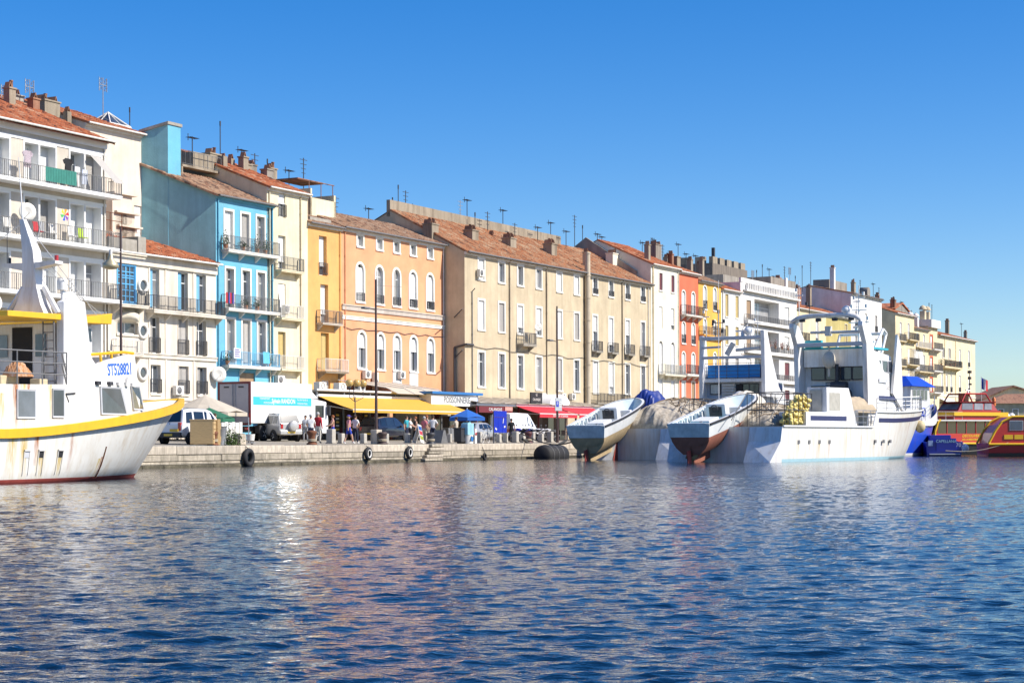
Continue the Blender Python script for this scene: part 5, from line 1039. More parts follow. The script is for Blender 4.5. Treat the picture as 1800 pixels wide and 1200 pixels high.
# ---------------------------------------------------------------- bollards
stone_b = mat('stone_bollard', (.46,.43,.37), .9, .18, 4, .5, 25, objrand=.12)
def bollard(x, off, w_, h_, label, group='squat stone bollards along the quay'):
    t = thing('stone_bollard', label, 'bollard', spot(x, qp(x,off)), SF.rz+R(random.uniform(-6,6)), group)
    m = MB(); m.box(-w_/2,w_/2,-w_/2,w_/2,0,h_); m.build('post', stone_b, t, bevel=.04); m = MB(); m.box(-w_/2-.03,w_/2+.03,-w_/2-.03,w_/2+.03,0,.06); m.build('footing', concrete, t)
for x, off, w_, h_, lb in ((582,3.4,.42,.85,'large square stone bollard before the seated woman in pink'),(600,3.2,.32,.6,'low stone bollard between the seated woman and the couple in white'),(639,3.2,.32,.6,'low stone bollard beside the woman in a white shirt and dark trousers'),(679,3.0,.26,.6,'slim stone bollard behind the rusty mooring post and dark people carrier'),(716,3.2,.30,.62,'low stone bollard at the nose of the dark people carrier'),(790,3.6,.3,.6,"low stone bollard below the fishmonger's notice board"),(843,3.0,.3,.75,'upright stone bollard beside the silver hatchback'),(906,3.0,.4,.8,'large stone bollard in front of the blue motorcycle'),(919,2.8,.34,.65,'stone bollard below the tail of the blue motorcycle'),(936,2.9,.34,.75,'stone bollard in front of the black motorcycle'),(951,2.8,.34,.65,'stone bollard under the white motorcycle with upright handlebars'),(967,2.9,.4,.8,'large stone bollard next to the lamp post with the parking sign'),(877,3.2,.3,.6,'stone bollard showing between the legs of the blue notice panel'),(888,3.4,.3,.65,'stone bollard beside the rear wheel of the delivery van')): bollard(x, off, w_, h_, lb)
def mooring(x, off, h_, mt, label):
    t = thing('mooring_post', label, 'mooring post', spot(x, qp(x,off)), 0, 'iron mooring posts on the quay edge'); m = MB(); m.lathe([(.30,0),(.30,.06),(.20,.12),(.19,h_*.6),(.25,h_*.75),(.28,h_*.85),(.26,h_*.96),(.12,h_)], (0,0,0), 16); m.build('post', mt, t)
    m = MB(); m.torus((0,0,.2), .23, .035, 2, 16, 6); m.torus((0,0,.27), .235, .035, 2, 16, 6); m.build('rope_turns', rope_m, t)
mooring(548, .9, .78, rust, 'rusty orange mooring post by the man in red'); mooring(672.5, .8, .72, mat('brown_iron', (.07,.045,.04), .7, .3, 5), 'brown mooring post at the foot of the tall lamp post'); mooring(757, .8, .7, iron, 'dark mooring post by the landing steps'); mooring(929, 1.0, .8, mat('wine_iron', (.10,.03,.035), .6, .3, 5), 'wine-red mooring post holding the dark hose by the motorcycles'); mooring(374, .9, .7, rust, 'rusty mooring post between the pallet box and the planter')
# ---------------------------------------------------------------- bins, boxes, boards
t = thing('pallet_box', 'pale yellow wooden fish box standing on its side beside the white van', 'crate', spot(360, qp(360,1.4)), SF.rz+R(26)); u0, u1 = -.62,.62
m = MB(); m.box(-.75,-.71,-.55,.6,.05,1.28); m.build('end_panel', wood_pale, t, bevel=.01)
for i in range(5): m = MB(); z = .06+i*.245; m.box(-.7,.62,-.58,-.545,z,z+.225); m.build('board', wood_pale, t, bevel=.01)
for i in range(3): m = MB(); x = -.05+i*.27; m.box(x,x+.12,-.68,-.59,0,1.3); m.build('runner', wood_pale, t, bevel=.01)
m = MB(); m.box(-.7,.62,-.5,.55,.05,1.22); m.build('lining', mat('crate_inside', (.45,.31,.14), .8, .2, 4), t); m = MB(); m.box(-.76,.64,-.62,.64,1.225,1.29); m.build('lid_frame', wood_pale, t, bevel=.01)
m = MB(); m.box(.58,.68,-.7,-.4,.15,.45); m.box(.58,.68,-.7,-.4,.8,1.1); m.build('block', wood_pale, t)
t = thing('waste_bin', 'grey galvanised bin between the pallet box and the bushy plant', 'bin', spot(389, qp(389,1.2)), SF.rz); m = MB(); m.lathe([(.24,0),(.28,.9),(.29,.92)], (0,0,0), 16); m.build('drum', steel, t); m = MB(); m.torus((0,0,.93),.28,.025,2,18,6); m.build('rim', grey_iron, t)
t = thing('planter_fence', 'whitewashed slatted panel behind the bushy plant on the quay', 'planter', spot(409, qp(409,1.6)), SF.rz)
for i in range(6): m = MB(); x = -.95+i*.31; m.box(x,x+.27,0,.08,0,1.15+.03*(i%2)); m.build('slat', sur_white, t, bevel=.015)
m = MB(); m.box(-.95,.9,.081,.14,.3,.42); m.build('rail', sur_white, t)
t = thing('stone_block', 'pale stone block at the end of the whitewashed panel', 'stone block', spot(421, qp(421,1.0)), SF.rz); m = MB(); m.box(-.26,.26,-.25,.25,0,.55); m.build('block', cop, t, bevel=.05); m = MB(); m.box(-.2,.2,-.2,.2,.55,.6); m.build('top_slab', concrete, t, bevel=.01)
leaf_m = mat('bush_leaves', (.075,.13,.03), .7, .5, 2, objrand=.2)
t = thing('green_bush', 'bushy green plant growing against the whitewashed panel', 'bush', spot(403, qp(403,1.0)), 0); m = MB(); rr = random.Random(2)
for i in range(520):
    q = Vector((rr.gauss(0,.3), rr.gauss(0,.22), abs(rr.gauss(.0,.42)))); 
    if q.z > 1.15 or abs(q.x) > .75*(1.25-q.z): continue
    n = Vector((rr.uniform(-1,1),rr.uniform(-1,1),rr.uniform(0,1))).normalized(); a = n.orthogonal().normalized()*rr.uniform(.04,.08); b_ = n.cross(a).normalized()*rr.uniform(.03,.05); m.quad(q-a,q+b_,q+a,q-b_)
m.build('foliage', leaf_m, t); m = MB()
for i in range(7): m.tube((0,0,0),(rr.uniform(-.4,.4),rr.uniform(-.2,.2),rr.uniform(.5,1)),.02,.008,5)
m.build('stem', frame_wood, t)
t = thing('hand_trolley', 'grey hand trolley with a bucket behind the silver off-roader', 'trolley', spot(437, qp(437,2.2)), SF.rz); m = MB(); m.tube((0,0,.1),(0,0,1.45),.03); m.tube((.25,0,.1),(.25,0,.5),.03); m.box(-.1,.35,-.2,.2,.08,.12); m.build('frame', steel, t); m = MB(); m.lathe([(.2,.2),(.24,.55)], (.1,-.05,0), 12); m.build('bucket', off_white, t); m = MB(); m.torus((.1,-.15,.12),.1,.03,1,12,5); m.build('wheel', black_rub, t)
# blue notice panel
p = qp(879, 1.0); zg = gz(SF.px(879,760,p)[0],p); s0 = SF.px(867.5,760,p)[0]; s1 = SF.px(890,760,p)[0]; t = thing('notice_panel', 'plain bright blue notice panel on two dark legs at the quay edge', 'sign', SF.W(s0,p,zg), SF.rz); L = s1-s0; za = SF.px(879,760,p)[1]-zg; zb_ = SF.px(879,722,p)[1]-zg
for i in range(3): m = MB(); m.box(L*i/3+.01,L*(i+1)/3-.01,-.03,.03,za,za+(zb_-za)*.7); m.build('panel', blue_paint, t)
m = MB(); m.box(0.01,L-.01,-.035,.03,za+(zb_-za)*.71,zb_); m.build('header', blue_paint, t); m = MB(); m.box(0,L,-.05,.05,za+(zb_-za)*.70,za+(zb_-za)*.71); m.build('strip', rust, t)
for u in (0,L): m = MB(); m.tube((u,.0,0),(u,0,zb_),.035,n=8); m.build('leg', iron, t)
m = MB(); m.obox((.3,-.036,za+.25),(.25,.006,.12),(0,.4,0)); m.obox((L-.3,-.036,za+.4),(.2,.006,.12),(0,-.2,0)); m.obox((L-.5,-.036,za+.8),(.08,.006,.35),(0,.2,0)); m.build('torn_paper', off_white, t)
# pump box
cy = mat('pale_cyan_paint', (.30,.56,.66), .5, .08, 3)
t = thing('pump_box', 'pale blue fuel pump box on a printed white drum', 'pump box', spot(822, qp(822,1.0)), SF.rz); m = MB(); m.box(-.42,.42,-.25,.25,.55,1.3); m.build('cabinet', cy, t, bevel=.03); m = MB(); m.lathe([(.36,0),(.36,.55)], (0,0,0), 16); m.build('drum', off_white, t); m = MB(); m.obox((-.05,-.365,.3),(.3,.02,.3),(0,.3,0)); m.build('printed_label', blue_steel, t); m = MB(); m.box(-.3,.1,-.2,.2,1.3,1.36); m.tube((.3,0,1.3),(.3,0,1.45),.03); m.build('lid', cy, t); m = MB(); m.box(-.015,.0,-.262,-.251,.6,1.25); m.build('door_seam', grey_iron, t)
t = thing('dark_bin', 'dark grey wheeled bin beside the pale blue pump box', 'bin', spot(808, qp(808,1.3)), SF.rz); m = MB(); m.prism([(-.26,.08),(.26,.08),(.32,.95),(-.32,.95)], 1, -.28,.28); m.build('body', plastic, t, bevel=.03); m = MB(); m.box(-.35,.35,-.32,.34,.95,1.02); m.build('lid', plastic, t, bevel=.02); m = MB(); m.lathe([(.1,-.3),(.1,.3)], (.25,0,.1), 12, axis=1); m.build('wheel', black_rub, t)
t = thing('round_sign', 'small white board with a red round mark beside the pump box', 'sign', spot(836, qp(836,1.1)), SF.rz); m = MB(); m.box(-.13,.13,-.03,.03,0,.95); m.build('board', white_paint, t, bevel=.01); m = MB(); m.lathe([(.12,-.031),(.12,-.036),(.01,-.037)], (0,0,.62), 16, axis=1); m.build('red_disc', red_lens, t)
# A-frame boards
t = thing('pavement_board', 'tilted pavement board with colourful food photographs', 'sign', spot(735, qp(735,2.4)), SF.rz+R(8)); m = MB(); m.obox((0,-.18,.6),(.62,.03,1.2),(R(-14),R(9),0)); m.build('front_panel', off_white, t); m = MB(); m.obox((.08,.12,.55),(.6,.03,1.1),(R(16),R(9),0)); m.build('back_panel', off_white, t)
for z, c in ((.95,(.03,.12,.4)),(.66,(.5,.05,.06)),(.36,(.35,.4,.03))): m = MB(); m.obox((0+(z-.6)*.16,-.205+(z-.6)*.25,z),(.5,.01,.25),(R(-14),R(9),0)); m.build('photo_print', mat('print%d' % int(z*100), c, .5, .9, 9), t)
t = thing('grey_board', "grey sandwich board with a white face below the fishmonger's sign", 'sign', spot(773, qp(773,2.2)), SF.rz-R(10)); m = MB(); m.prism([(-.35,0),(.35,0),(.08,.85),(-.08,.85)], 1, -.4,.4); m.build('board', grey_iron, t); m = MB(); m.obox((.235,0,.42),(.012,.66,.68),(0,R(-17.5),0)); m.build('white_face', white_paint, t)
# ---------------------------------------------------------------- tyres on the wall, steps, fenders
def tyre(x, y, r_, label, white=False):
    k = QF.px(x, y, -.16); t = thing('fender_tyre', label, 'tyre', QF.W(k[0], -.16, k[1]), QF.rz, 'tyres hung on the quay wall'); m = MB(); m.torus((0,0,0), r_*.72, r_*.28, 1, 24, 10); m.build('tyre', black_rub, t)
    if white: m = MB(); m.torus((0,-.06,0), r_*.55, r_*.12, 1, 20, 6); m.build('white_ring', off_white, t)
    m = MB(); m.tube((0,0,r_*.9),(0,.25,Q-k[1]+.02),.02,n=5); m.build('rope', dark_rope, t)
tyre(437, 804, .49, 'large black tyre hung on the quay wall below the stone block'); tyre(647.5, 797, .39, 'small tyre with a white ring hung below the tall lamp post', True); tyre(719.5, 795, .39, 'small tyre with a white ring hung beside the landing steps', True); tyre(852, 802, .24, 'smallest black tyre dangling on two ropes below the cream bicycle')
x0 = QF.px(742, 795, 0)[0]; t = thing('landing_steps', 'worn stone landing steps cut into the quay wall', 'steps', QF.W(x0,0,0), QF.rz)
for i in range(5): m = MB(); m.box(-.2+.28*i,2.2+.1*i,-.32+.02*i,.5,.02+.21*i,.2+.21*i); m.build('step', [blk,cop][i%2], t, (0,0,0), bevel=.04)
k = QF.px(968, 795, -.8); t = thing('floating_fender', 'long black floating fender moored between the quay and the nearer skiff', 'fender', QF.W(k[0]-1.5,-1.15,.25), QF.rz); m = MB(); m.lathe([(.1,-.95),(.55,-.9),(.68,-.75),(.68,2.4),(.55,2.55),(.1,2.6)], (0,0,0), 22, axis=0); m.build('body', black_rub, t); m = MB()
for x in (-.3,.6,1.5): m.torus((x,0,0), .69,.03,0,24,5)
m.obox((.2,-.55,.35),(.2,.05,.06),(.6,0,0)); m.build('band', grey_iron, t)
k = QF.px(930,775,0)[0]; m = MB(); A = QF.W(k,.5,Q+.3); B_ = QF.W(k+5.2,-.6,Q+.2); pts = [A.lerp(B_,i/12)-Vector((0,0,.62*math.sin(math.pi*i/12))) for i in range(13)]; m.path(pts,.09,n=8); tag(m.build('dark_hose', dark_rope, None), 'thick dark hose sagging from the wine-red mooring post over the quay edge', 'hose')
# ================================================================ people
skin_m = mat('skin', (.52,.30,.20), .6, .06, 6)
def cloth(n, c): return mat('cloth_'+n, c, .85, .1, 8)
SH = mat('shoe', (.12,.11,.10), .7, .2, 6); SHW = cloth('white', (.72,.71,.69))
HAIRS = {'brown': cloth('brown_hair', (.06,.035,.02)), 'grey': cloth('grey_hair', (.42,.41,.39)), 'black': cloth('black_hair', (.015,.013,.012)), 'red': cloth('red_hair', (.28,.09,.03)), 'fair': cloth('fair_hair', (.42,.28,.12))}
def person(label, P, face, shirt, trousers, hair='brown', h=1.72, pose='stand', shorts=False, shoes=None, cap=None, sleeve='short', seed=0, build=1.0, bare=False):
    r = random.Random(seed); k = h/1.72; t = thing('person', label, 'person', P, face, None)
    J = {'pel': (0,0,.94,.15), 'waist': (0,0,1.10,.135), 'chest': (0,.01,1.30,.155), 'neck': (0,0,1.47,.058), 'jaw': (0,.015,1.555,.072), 'head': (0,.01,1.63,.10), 'top': (0,0,1.70,.07)}
    st = r.uniform(.04,.12) if pose != 'walk' else .26; lf = 1
    for sg, n in ((-1,'l'),(1,'r')):
        f = sg*st
        J['sh'+n] = (sg*.175,0,1.40,.068)
        if pose == 'lean': J['el'+n] = (sg*.23,.14,1.16,.048); J['wr'+n] = (sg*.18,.36,1.05,.036); J['ha'+n] = (sg*.16,.44,1.04,.04)
        elif pose == 'hips': J['el'+n] = (sg*.33,-.04,1.16,.048); J['wr'+n] = (sg*.19,.06,1.0,.036); J['ha'+n] = (sg*.15,.09,.97,.04)
        else: J['el'+n] = (sg*.235,-.03-f*.4,1.13,.048); J['wr'+n] = (sg*.245,.06-f*.8,.89,.036); J['ha'+n] = (sg*.24,.09-f*.9,.80,.042)
        if pose == 'sit': J['hp'+n] = (sg*.1,.02,.90,.10); J['kn'+n] = (sg*.12,.42,.88,.072); J['an'+n] = (sg*.12,.42,.46,.048); J['to'+n] = (sg*.13,.54,.42,.042)
        else: J['hp'+n] = (sg*.095,0,.88,.10); J['kn'+n] = (sg*.10,.03+f*.5,.49,.068); J['an'+n] = (sg*.10,-.03+f,.09,.047); J['to'+n] = (sg*.12,.12+f,.045,.042)
    Eg = [('pel','waist'),('waist','chest'),('chest','neck'),('neck','jaw'),('jaw','head'),('head','top')]
    for n in 'lr': Eg += [('chest','sh'+n),('sh'+n,'el'+n),('el'+n,'wr'+n),('wr'+n,'ha'+n),('pel','hp'+n),('hp'+n,'kn'+n),('kn'+n,'an'+n),('an'+n,'to'+n)]
    nm = list(J); me = bpy.data.meshes.new('sk'); me.from_pydata([Vector(J[n][:3])*k for n in nm], [(nm.index(a), nm.index(b)) for a, b in Eg], [])
    o = bpy.data.objects.new('sk', me); C.objects.link(o); md = o.modifiers.new('s','SKIN'); md.use_smooth_shade = True
    sv = me.skin_vertices[0].data
    for i, n in enumerate(nm): q = J[n][3]*k*build; sv[i].radius = (q*(1.12 if n in ('chest','waist','pel') else 1), q*(.72 if n in ('chest','waist','pel') else 1)); sv[i].use_root = n == 'pel'
    o.modifiers.new('ss','SUBSURF').levels = 1
    bpy.context.view_layer.update(); dg = bpy.context.evaluated_depsgraph_get(); bm2 = bpy.data.meshes.new_from_object(o.evaluated_get(dg)); bpy.data.objects.remove(o)
    mats = [skin_m, shirt, trousers, shoes or SH]; bm2.materials.clear()
    for q in mats: bm2.materials.append(q)
    segs = [(Vector(J[a][:3])*k, Vector(J[b][:3])*k, a, b) for a, b in Eg]
    for f in bm2.polygons:
        c = f.center; best = None
        for A, B_, a, b in segs:
            d_ = B_-A; u = max(0,min(1,(c-A).dot(d_)/d_.length_squared)); dd = (c-A-d_*u).length
            if best is None or dd < best[0]: best = (dd, a, b, u)
        _, a, b, u = best; mi = 0
        if a in ('pel','waist','chest') and b in ('waist','chest','neck') or b[:2] == 'sh': mi = 1 if c.z > .98*k and c.z < 1.46*k else (2 if c.z <= .98*k else 0)
        elif a[:2] == 'sh': mi = (1 if u < (.75 if sleeve == 'short' else 1.1) else 0) if not bare else 0
        elif a[:2] == 'el': mi = 1 if sleeve == 'long' else 0
        elif b[:2] == 'hp' or a[:2] == 'hp': mi = 2 if (not shorts or u < .7 or b[:2] == 'hp') else 0
        elif a[:2] == 'kn': mi = 0 if shorts and u < .85 else (2 if u < .92 else 3)
        elif a[:2] == 'an': mi = 3
        f.material_index = mi; f.use_smooth = True
    b = bpy.data.objects.new('body', bm2); C.objects.link(b); b.parent = t
    m = MB(); hm = HAIRS[hair]; z = 1.655*k; m.ball((0,-.018*k,z), .098*k,.112*k,.105*k, 12, 8); m.build('hair', hm, t)
    if cap: m = MB(); m.ball((0,0,1.69*k), .11*k,.12*k,.085*k, 12, 6); m.obox((0,.14*k,1.67*k),(.16*k,.14*k,.02*k)); m.build('cap', cap, t)
    return t
white_c = SHW; navy = cloth('navy', (.015,.02,.05)); red_c = cloth('red', (.5,.02,.03)); khaki = cloth('khaki', (.36,.32,.24)); grey_c = cloth('grey', (.3,.3,.31)); pink = cloth('pink', (.65,.26,.28)); teal = cloth('teal', (.03,.32,.38)); black_c = cloth('black', (.015,.015,.017)); blue_c = cloth('royal_blue', (.03,.06,.42)); purple = cloth('purple', (.09,.06,.3)); orange_c = cloth('orange', (.6,.22,.05)); beige = cloth('beige', (.5,.44,.35))
def pp(x, off): return spot(x, qp(x, off))
def toward(deg): return R(deg)
person('woman in a purple cap, pale pink top and blue shorts', pp(613,1.6), R(-60), pink, blue_c, 'fair', 1.64, 'walk', True, SHW, purple, seed=1)
person('woman in a white shirt and dark trousers beside the low stone bollard', pp(624.5,1.5), R(-35), white_c, navy, 'brown', 1.68, 'hips', seed=2, shoes=SHW)
person('bald man in a bright red shirt and pale trousers seen from behind', pp(559,3.4), R(-20), red_c, cloth('stone', (.55,.52,.45)), 'grey', 1.80, 'stand', False, seed=3, sleeve='long')
person('grey-haired man in a white shirt beside the rusty orange mooring post', pp(546.5,1.8), R(10), white_c, navy, 'grey', 1.66, 'lean', False, SHW, seed=4)
person('woman in a white top standing behind the silver off-roader', pp(537,9.6), R(170), white_c, grey_c, 'brown', 1.65, seed=5)
person('red-haired woman in a pink vest leaning by the large square bollard', pp(585,6), R(110), pink, blue_c, 'red', 1.66, 'lean', True, seed=6, bare=True)
person('dark-haired person in a black top behind the roof of the silver off-roader', pp(480,11.0), R(40), black_c, black_c, 'black', 1.75, seed=7)
person('person in a blue shirt behind the pallet box', pp(367,6.5), R(-80), blue_c, navy, 'fair', 1.7, seed=8)
person('person in a red jacket beside the rear of the lorry', pp(378,6.0), R(-60), red_c, khaki, 'brown', 1.62, 'lean', seed=9, sleeve='long')
person('person in a teal shirt at the front of the dark people carrier', pp(715,6.2), R(-120), teal, navy, 'brown', 1.74, seed=10)
person('person in a loose white shirt beside the person in teal', pp(721,4.6), R(-100), white_c, black_c, 'black', 1.66, 'lean', seed=11)
person('red-haired person dressed in black behind the pavement board', pp(730,4.8), R(120), black_c, black_c, 'red', 1.68, seed=12, bare=True)
person('person in a coral pink shirt by the pavement board', pp(746,4.2), R(-30), cloth('coral', (.65,.2,.22)), beige, 'grey', 1.70, seed=13)
person('tall man in a striped beige shirt behind the person in coral pink', pp(750.5,5.6), R(-50), beige, khaki, 'red', 1.8, seed=14)
person('man in a white shirt and navy shorts beside the grey sandwich board', pp(761,2.8), R(-10), white_c, navy, 'brown', 1.78, 'hips', True, seed=15)
person("man in a beige top leaning on the fishmonger's counter under the blue parasol", pp(802,4.5), R(60), beige, khaki, 'brown', 1.72, 'lean', seed=16)
person('person in dark clothes standing behind the delivery van and notice panel', pp(899,4.6), R(0), black_c, black_c, 'brown', 1.7, seed=17)
# ================================================================ boats
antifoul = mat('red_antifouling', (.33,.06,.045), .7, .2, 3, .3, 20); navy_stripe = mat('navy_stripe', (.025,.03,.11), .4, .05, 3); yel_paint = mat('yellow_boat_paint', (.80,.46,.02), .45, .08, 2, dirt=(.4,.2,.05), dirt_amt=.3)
deck_grey = mat('deck_paint', (.30,.34,.33), .8, .15, 3); hull_blue = mat('blue_hull_paint', (.012,.065,.50), .35, .08, 1.5, dirt=(.1,.08,.15), dirt_amt=.3); lt_grey = mat('pale_grey_paint', (.55,.56,.58), .5, .06, 2); net_m = mat('fishing_net', (.44,.39,.315), .95, .4, 5, .5, 40, dirt=(.25,.19,.13), dirt_amt=.7, dirt_scale=1.5); net_dark = mat('dark_net', (.20,.15,.10), .95, .4, 9, 1, 60)
float_y = mat('yellow_float', (.74,.60,.20), .5, .08, 8); tarp_b = mat('blue_tarpaulin', (.01,.03,.20), .45, .15, 3); tarp_w = mat('pale_tarpaulin', (.60,.55,.46), .85, .12, 3, .4, 8); turq = mat('turquoise_paint', (.03,.38,.46), .5, .08, 3)
def hull(t, L, yd, yw, zd, rake, draft=.8, levels=7, mats=None, bands=None, nst=30, name='hull', stern_rake=0, power=.75, capm=None):
    """a lofted hull: yd/yw half breadths at the rail and the waterline, zd the sheer, bands = heights where the paint changes"""
    ts = [(i/nst) for i in range(nst+1)]; secs = []; HB = []
    bz = sorted(bands or [.12])
    for tt in ts:
        zt = zd(tt); zz = [-draft, -draft*.5, 0.0]+bz+[bz[-1]+(zt-bz[-1])*(j+1)/levels for j in range(levels)]
        half = []
        for z in zz:
            q = max(0, z/zt); w_ = yw(tt)+(yd(tt)-yw(tt))*q**power
            if z < 0: w_ = yw(tt)*(1-.55*(-z/draft)**1.5)
            g = max(0, (tt-.55)/.45)**2; x = tt*L+rake*g*(z/zt if z > 0 else z/zt*.8)-stern_rake*(1-tt)**6*max(0,q)
            half.append((x, w_, z))
        secs.append([(x,-y,z) for x,y,z in half[::-1]]+[(x,y,z) for x,y,z in half]); HB.append(half)
    n = len(secs[0])//2
    def mf(i, j):
        k = (n-1-j if j < n else j-n); k = min(k, 2*n-2-j) if False else (n-2-j if j < n-1 else (0 if j == n-1 else j-n)); z = k
        return 0 if k < 2 else min(1+max(0, k-2), len(mats)-1) if len(mats) > 2 else (1 if k >= 2+len(bz)-0 else 0)
    m = MB(); m.loft(secs, mfun=mf, smooth=True); c = [p for p in secs[0]]; m.add(c, [tuple(range(len(c)))], len(mats)-1 if capm is None else capm)
    o = m.build(name, mats, t); md = o.modifiers.new('es','EDGE_SPLIT'); md.split_angle = R(40)
    def at_z(i, z): h_ = HB[i]; zs_ = [q[2] for q in h_]; return float(np.interp(z, zs_, [q[0] for q in h_])), float(np.interp(z, zs_, [q[1] for q in h_])), z
    HULLS[o.name] = at_z; secs_at[id(secs)] = at_z
    return o, secs
HULLS = {}; secs_at = {}
def inside(secs, dz=None, zabs=None, inset=.04, sg=1):
    f = secs_at[id(secs)]; out = []
    for i, s_ in enumerate(secs):
        zr = s_[-1][2]; z = zr-dz if zabs is None else min(zabs(i) if callable(zabs) else zabs, zr-.05); x, y, z = f(i, z); out.append((x-.06*(i/len(secs)), sg*max(0, y-inset), z))
    return out
def railings(pts, h, name, mt, parent, n=3, gap=1.3, r=.02):
    m = MB(); P = [Vector(p) for p in pts]
    for k in range(n): zz = h*(k+1)/n; m.path([p+Vector((0,0,zz)) for p in P], r*.8 if k < n-1 else r, n=5)
    for a, b in zip(P, P[1:]):
        q = max(1, round((b-a).length/gap))
        for i in range(q+1): p = a.lerp(b, i/q); m.tube(p, p+Vector((0,0,h)), r, n=5)
    return m.build(name, mt, parent)
def lump(name, c, sx, sy, sz, mt, parent=None, seed=0, n=40, k=22, folds=1.0, strands=0):
    """a heap of net or cloth: a mound with creases, and loose rope strands lying over it"""
    r = random.Random(seed); ph = [(r.uniform(1.5,5), r.uniform(1.5,5), r.random()*6, r.uniform(.03,.10)) for _ in range(9)]; hi = [(r.gauss(0,4), r.gauss(0,13), r.random()*6, r.uniform(.25,1)) for _ in range(14)]; m = MB(); vs = []
    def hz_(u, v):
        e = max(0, 1-abs(u)**2.6)*max(0, 1-abs(v)**2.6); f = sum(a*math.sin(p*u+q*v+s) for p,q,s,a in ph)*folds; cr = sum(a*(1-abs(math.sin(p*u+q*v+s+1.2*math.sin(2.3*u-1.7*v+s)))) for p,q,s,a in hi)
        return (e**.55)*(1+1.3*f), cr*.022*folds*(e**.3)
    for j in range(k+1):
        for i in range(n+1):
            u, v = -1+2*i/n, -1+2*j/k; z, cr = hz_(u, v); vs.append((c[0]+u*sx*(1+cr*.6), c[1]+v*sy*(1+cr*.8), c[2]+sz*(z*.95)+cr*1.6))
    fs = [(j*(n+1)+i, j*(n+1)+i+1, (j+1)*(n+1)+i+1, (j+1)*(n+1)+i) for j in range(k) for i in range(n)]
    m.add(vs, fs, 0, True)
    for q in range(strands):
        u, v, a = r.uniform(-.9,.3), r.uniform(-.9,.9), r.uniform(-.7,.7); pts = []
        for w_ in range(9): z, cr = hz_(u, v); pts.append((c[0]+u*sx, c[1]+v*sy, c[2]+sz*z*.95+cr*1.6+.05)); u = min(.95,u+.1*math.cos(a)); v = max(-.95,min(.95,v+.13*math.sin(a))); a += r.uniform(-.4,.4)
        m.path(pts, r.choice((.018,.025,.035)), n=5, m=1)
    return m.build(name, [mt, net_dark if strands else mt], parent)
def radar(parent, P, L=1.6, rz=0, name='radar'):
    m = MB(); m.lathe([(.14,0),(.14,.25),(.08,.3)], (0,0,0), 10); m.obox((0,0,.36),(L,.14,.12),(0,0,rz)); return m.build(name, white_paint, parent, P)
# ---------------------------------------------------------------- the yellow-trimmed fishing boat
th = R(24); FBx, FBy = -13.5-17*math.sin(th), 67-17*math.cos(th)
t = FBT = thing('fishing_boat', 'white fishing boat with a yellow rubbing band, rust streaks and registration ST528821', 'fishing boat', (FBx, FBy, 0), math.pi/2-th)
def rusted(name, streaks):
    m = mat(name, (.76,.745,.69), .42, .06, 1.0, coat=.1, dirt=(.48,.36,.2), dirt_amt=.6, dirt_scale=.8); nt_ = m.node_tree; n = nt_.nodes; L = nt_.links; b = n['Principled BSDF']; cur = b.inputs['Base Color'].links[0].from_socket
    tc = n.new('ShaderNodeTexCoord'); sp_ = n.new('ShaderNodeSeparateXYZ'); L.new(tc.outputs['Object'], sp_.inputs[0]); nz = n.new('ShaderNodeTexNoise'); nz.inputs['Scale'].default_value = 5; nz.inputs['Detail'].default_value = 6; mp = n.new('ShaderNodeMapping'); mp.inputs['Scale'].default_value = (5,1,.5); L.new(tc.outputs['Object'], mp.inputs[0]); L.new(mp.outputs[0], nz.inputs['Vector'])
    for x, w_, z0, z1, col, amt in streaks:
        def mth(op, a, bb=None, cc=None):
            q = n.new('ShaderNodeMath'); q.operation = op; q.use_clamp = False
            for i, v in enumerate((a, bb, cc)):
                if v is None: continue
                if hasattr(v, 'links'): L.new(v, q.inputs[i])
                else: q.inputs[i].default_value = v
            return q.outputs[0]
        dx = mth('ABSOLUTE', mth('SUBTRACT', sp_.outputs[0], x)); fx = n.new('ShaderNodeMapRange'); fx.inputs[1].default_value = 0; fx.inputs[2].default_value = w_; fx.inputs[3].default_value = 1; fx.inputs[4].default_value = 0; L.new(dx, fx.inputs[0])
        fz = n.new('ShaderNodeMapRange'); fz.inputs[1].default_value = z0; fz.inputs[2].default_value = z1; fz.inputs[3].default_value = .15; fz.inputs[4].default_value = 1; L.new(sp_.outputs[2], fz.inputs[0])
        top = mth('LESS_THAN', sp_.outputs[2], z1+.02); bot = mth('GREATER_THAN', sp_.outputs[2], z0-.02)
        nn = n.new('ShaderNodeMapRange'); nn.inputs[1].default_value = .3; nn.inputs[2].default_value = .62; L.new(nz.outputs[0], nn.inputs[0])
        f = mth('MULTIPLY', mth('MULTIPLY', mth('MULTIPLY', fx.outputs[0], fz.outputs[0]), mth('MULTIPLY', top, bot)), mth('MULTIPLY', nn.outputs[0], amt))
        mx = n.new('ShaderNodeMix'); mx.data_type = 'RGBA'; mx.clamp_factor = True; L.new(f, mx.inputs[0]); L.new(cur, mx.inputs[6]); mx.inputs[7].default_value = (*col, 1); cur = mx.outputs[2]
    L.new(cur, b.inputs['Base Color']); return m
ru, ye_ = (.36,.12,.03), (.55,.40,.12)
hull_w = rusted('rusted_white_hull', [(7.15,.22,.1,1.55,ye_,2.0),(7.75,.16,.55,1.6,ru,2.2),(8.0,.28,.05,1.0,ye_,2.0),(9.0,.2,.05,1.0,ye_,2.2),(9.55,.13,.3,1.75,ru,1.6),(11.55,.10,.05,.75,ru,1.6),(11.4,.14,.05,.7,ye_,1.6),(6.6,.3,.1,1.4,ye_,1.6)])
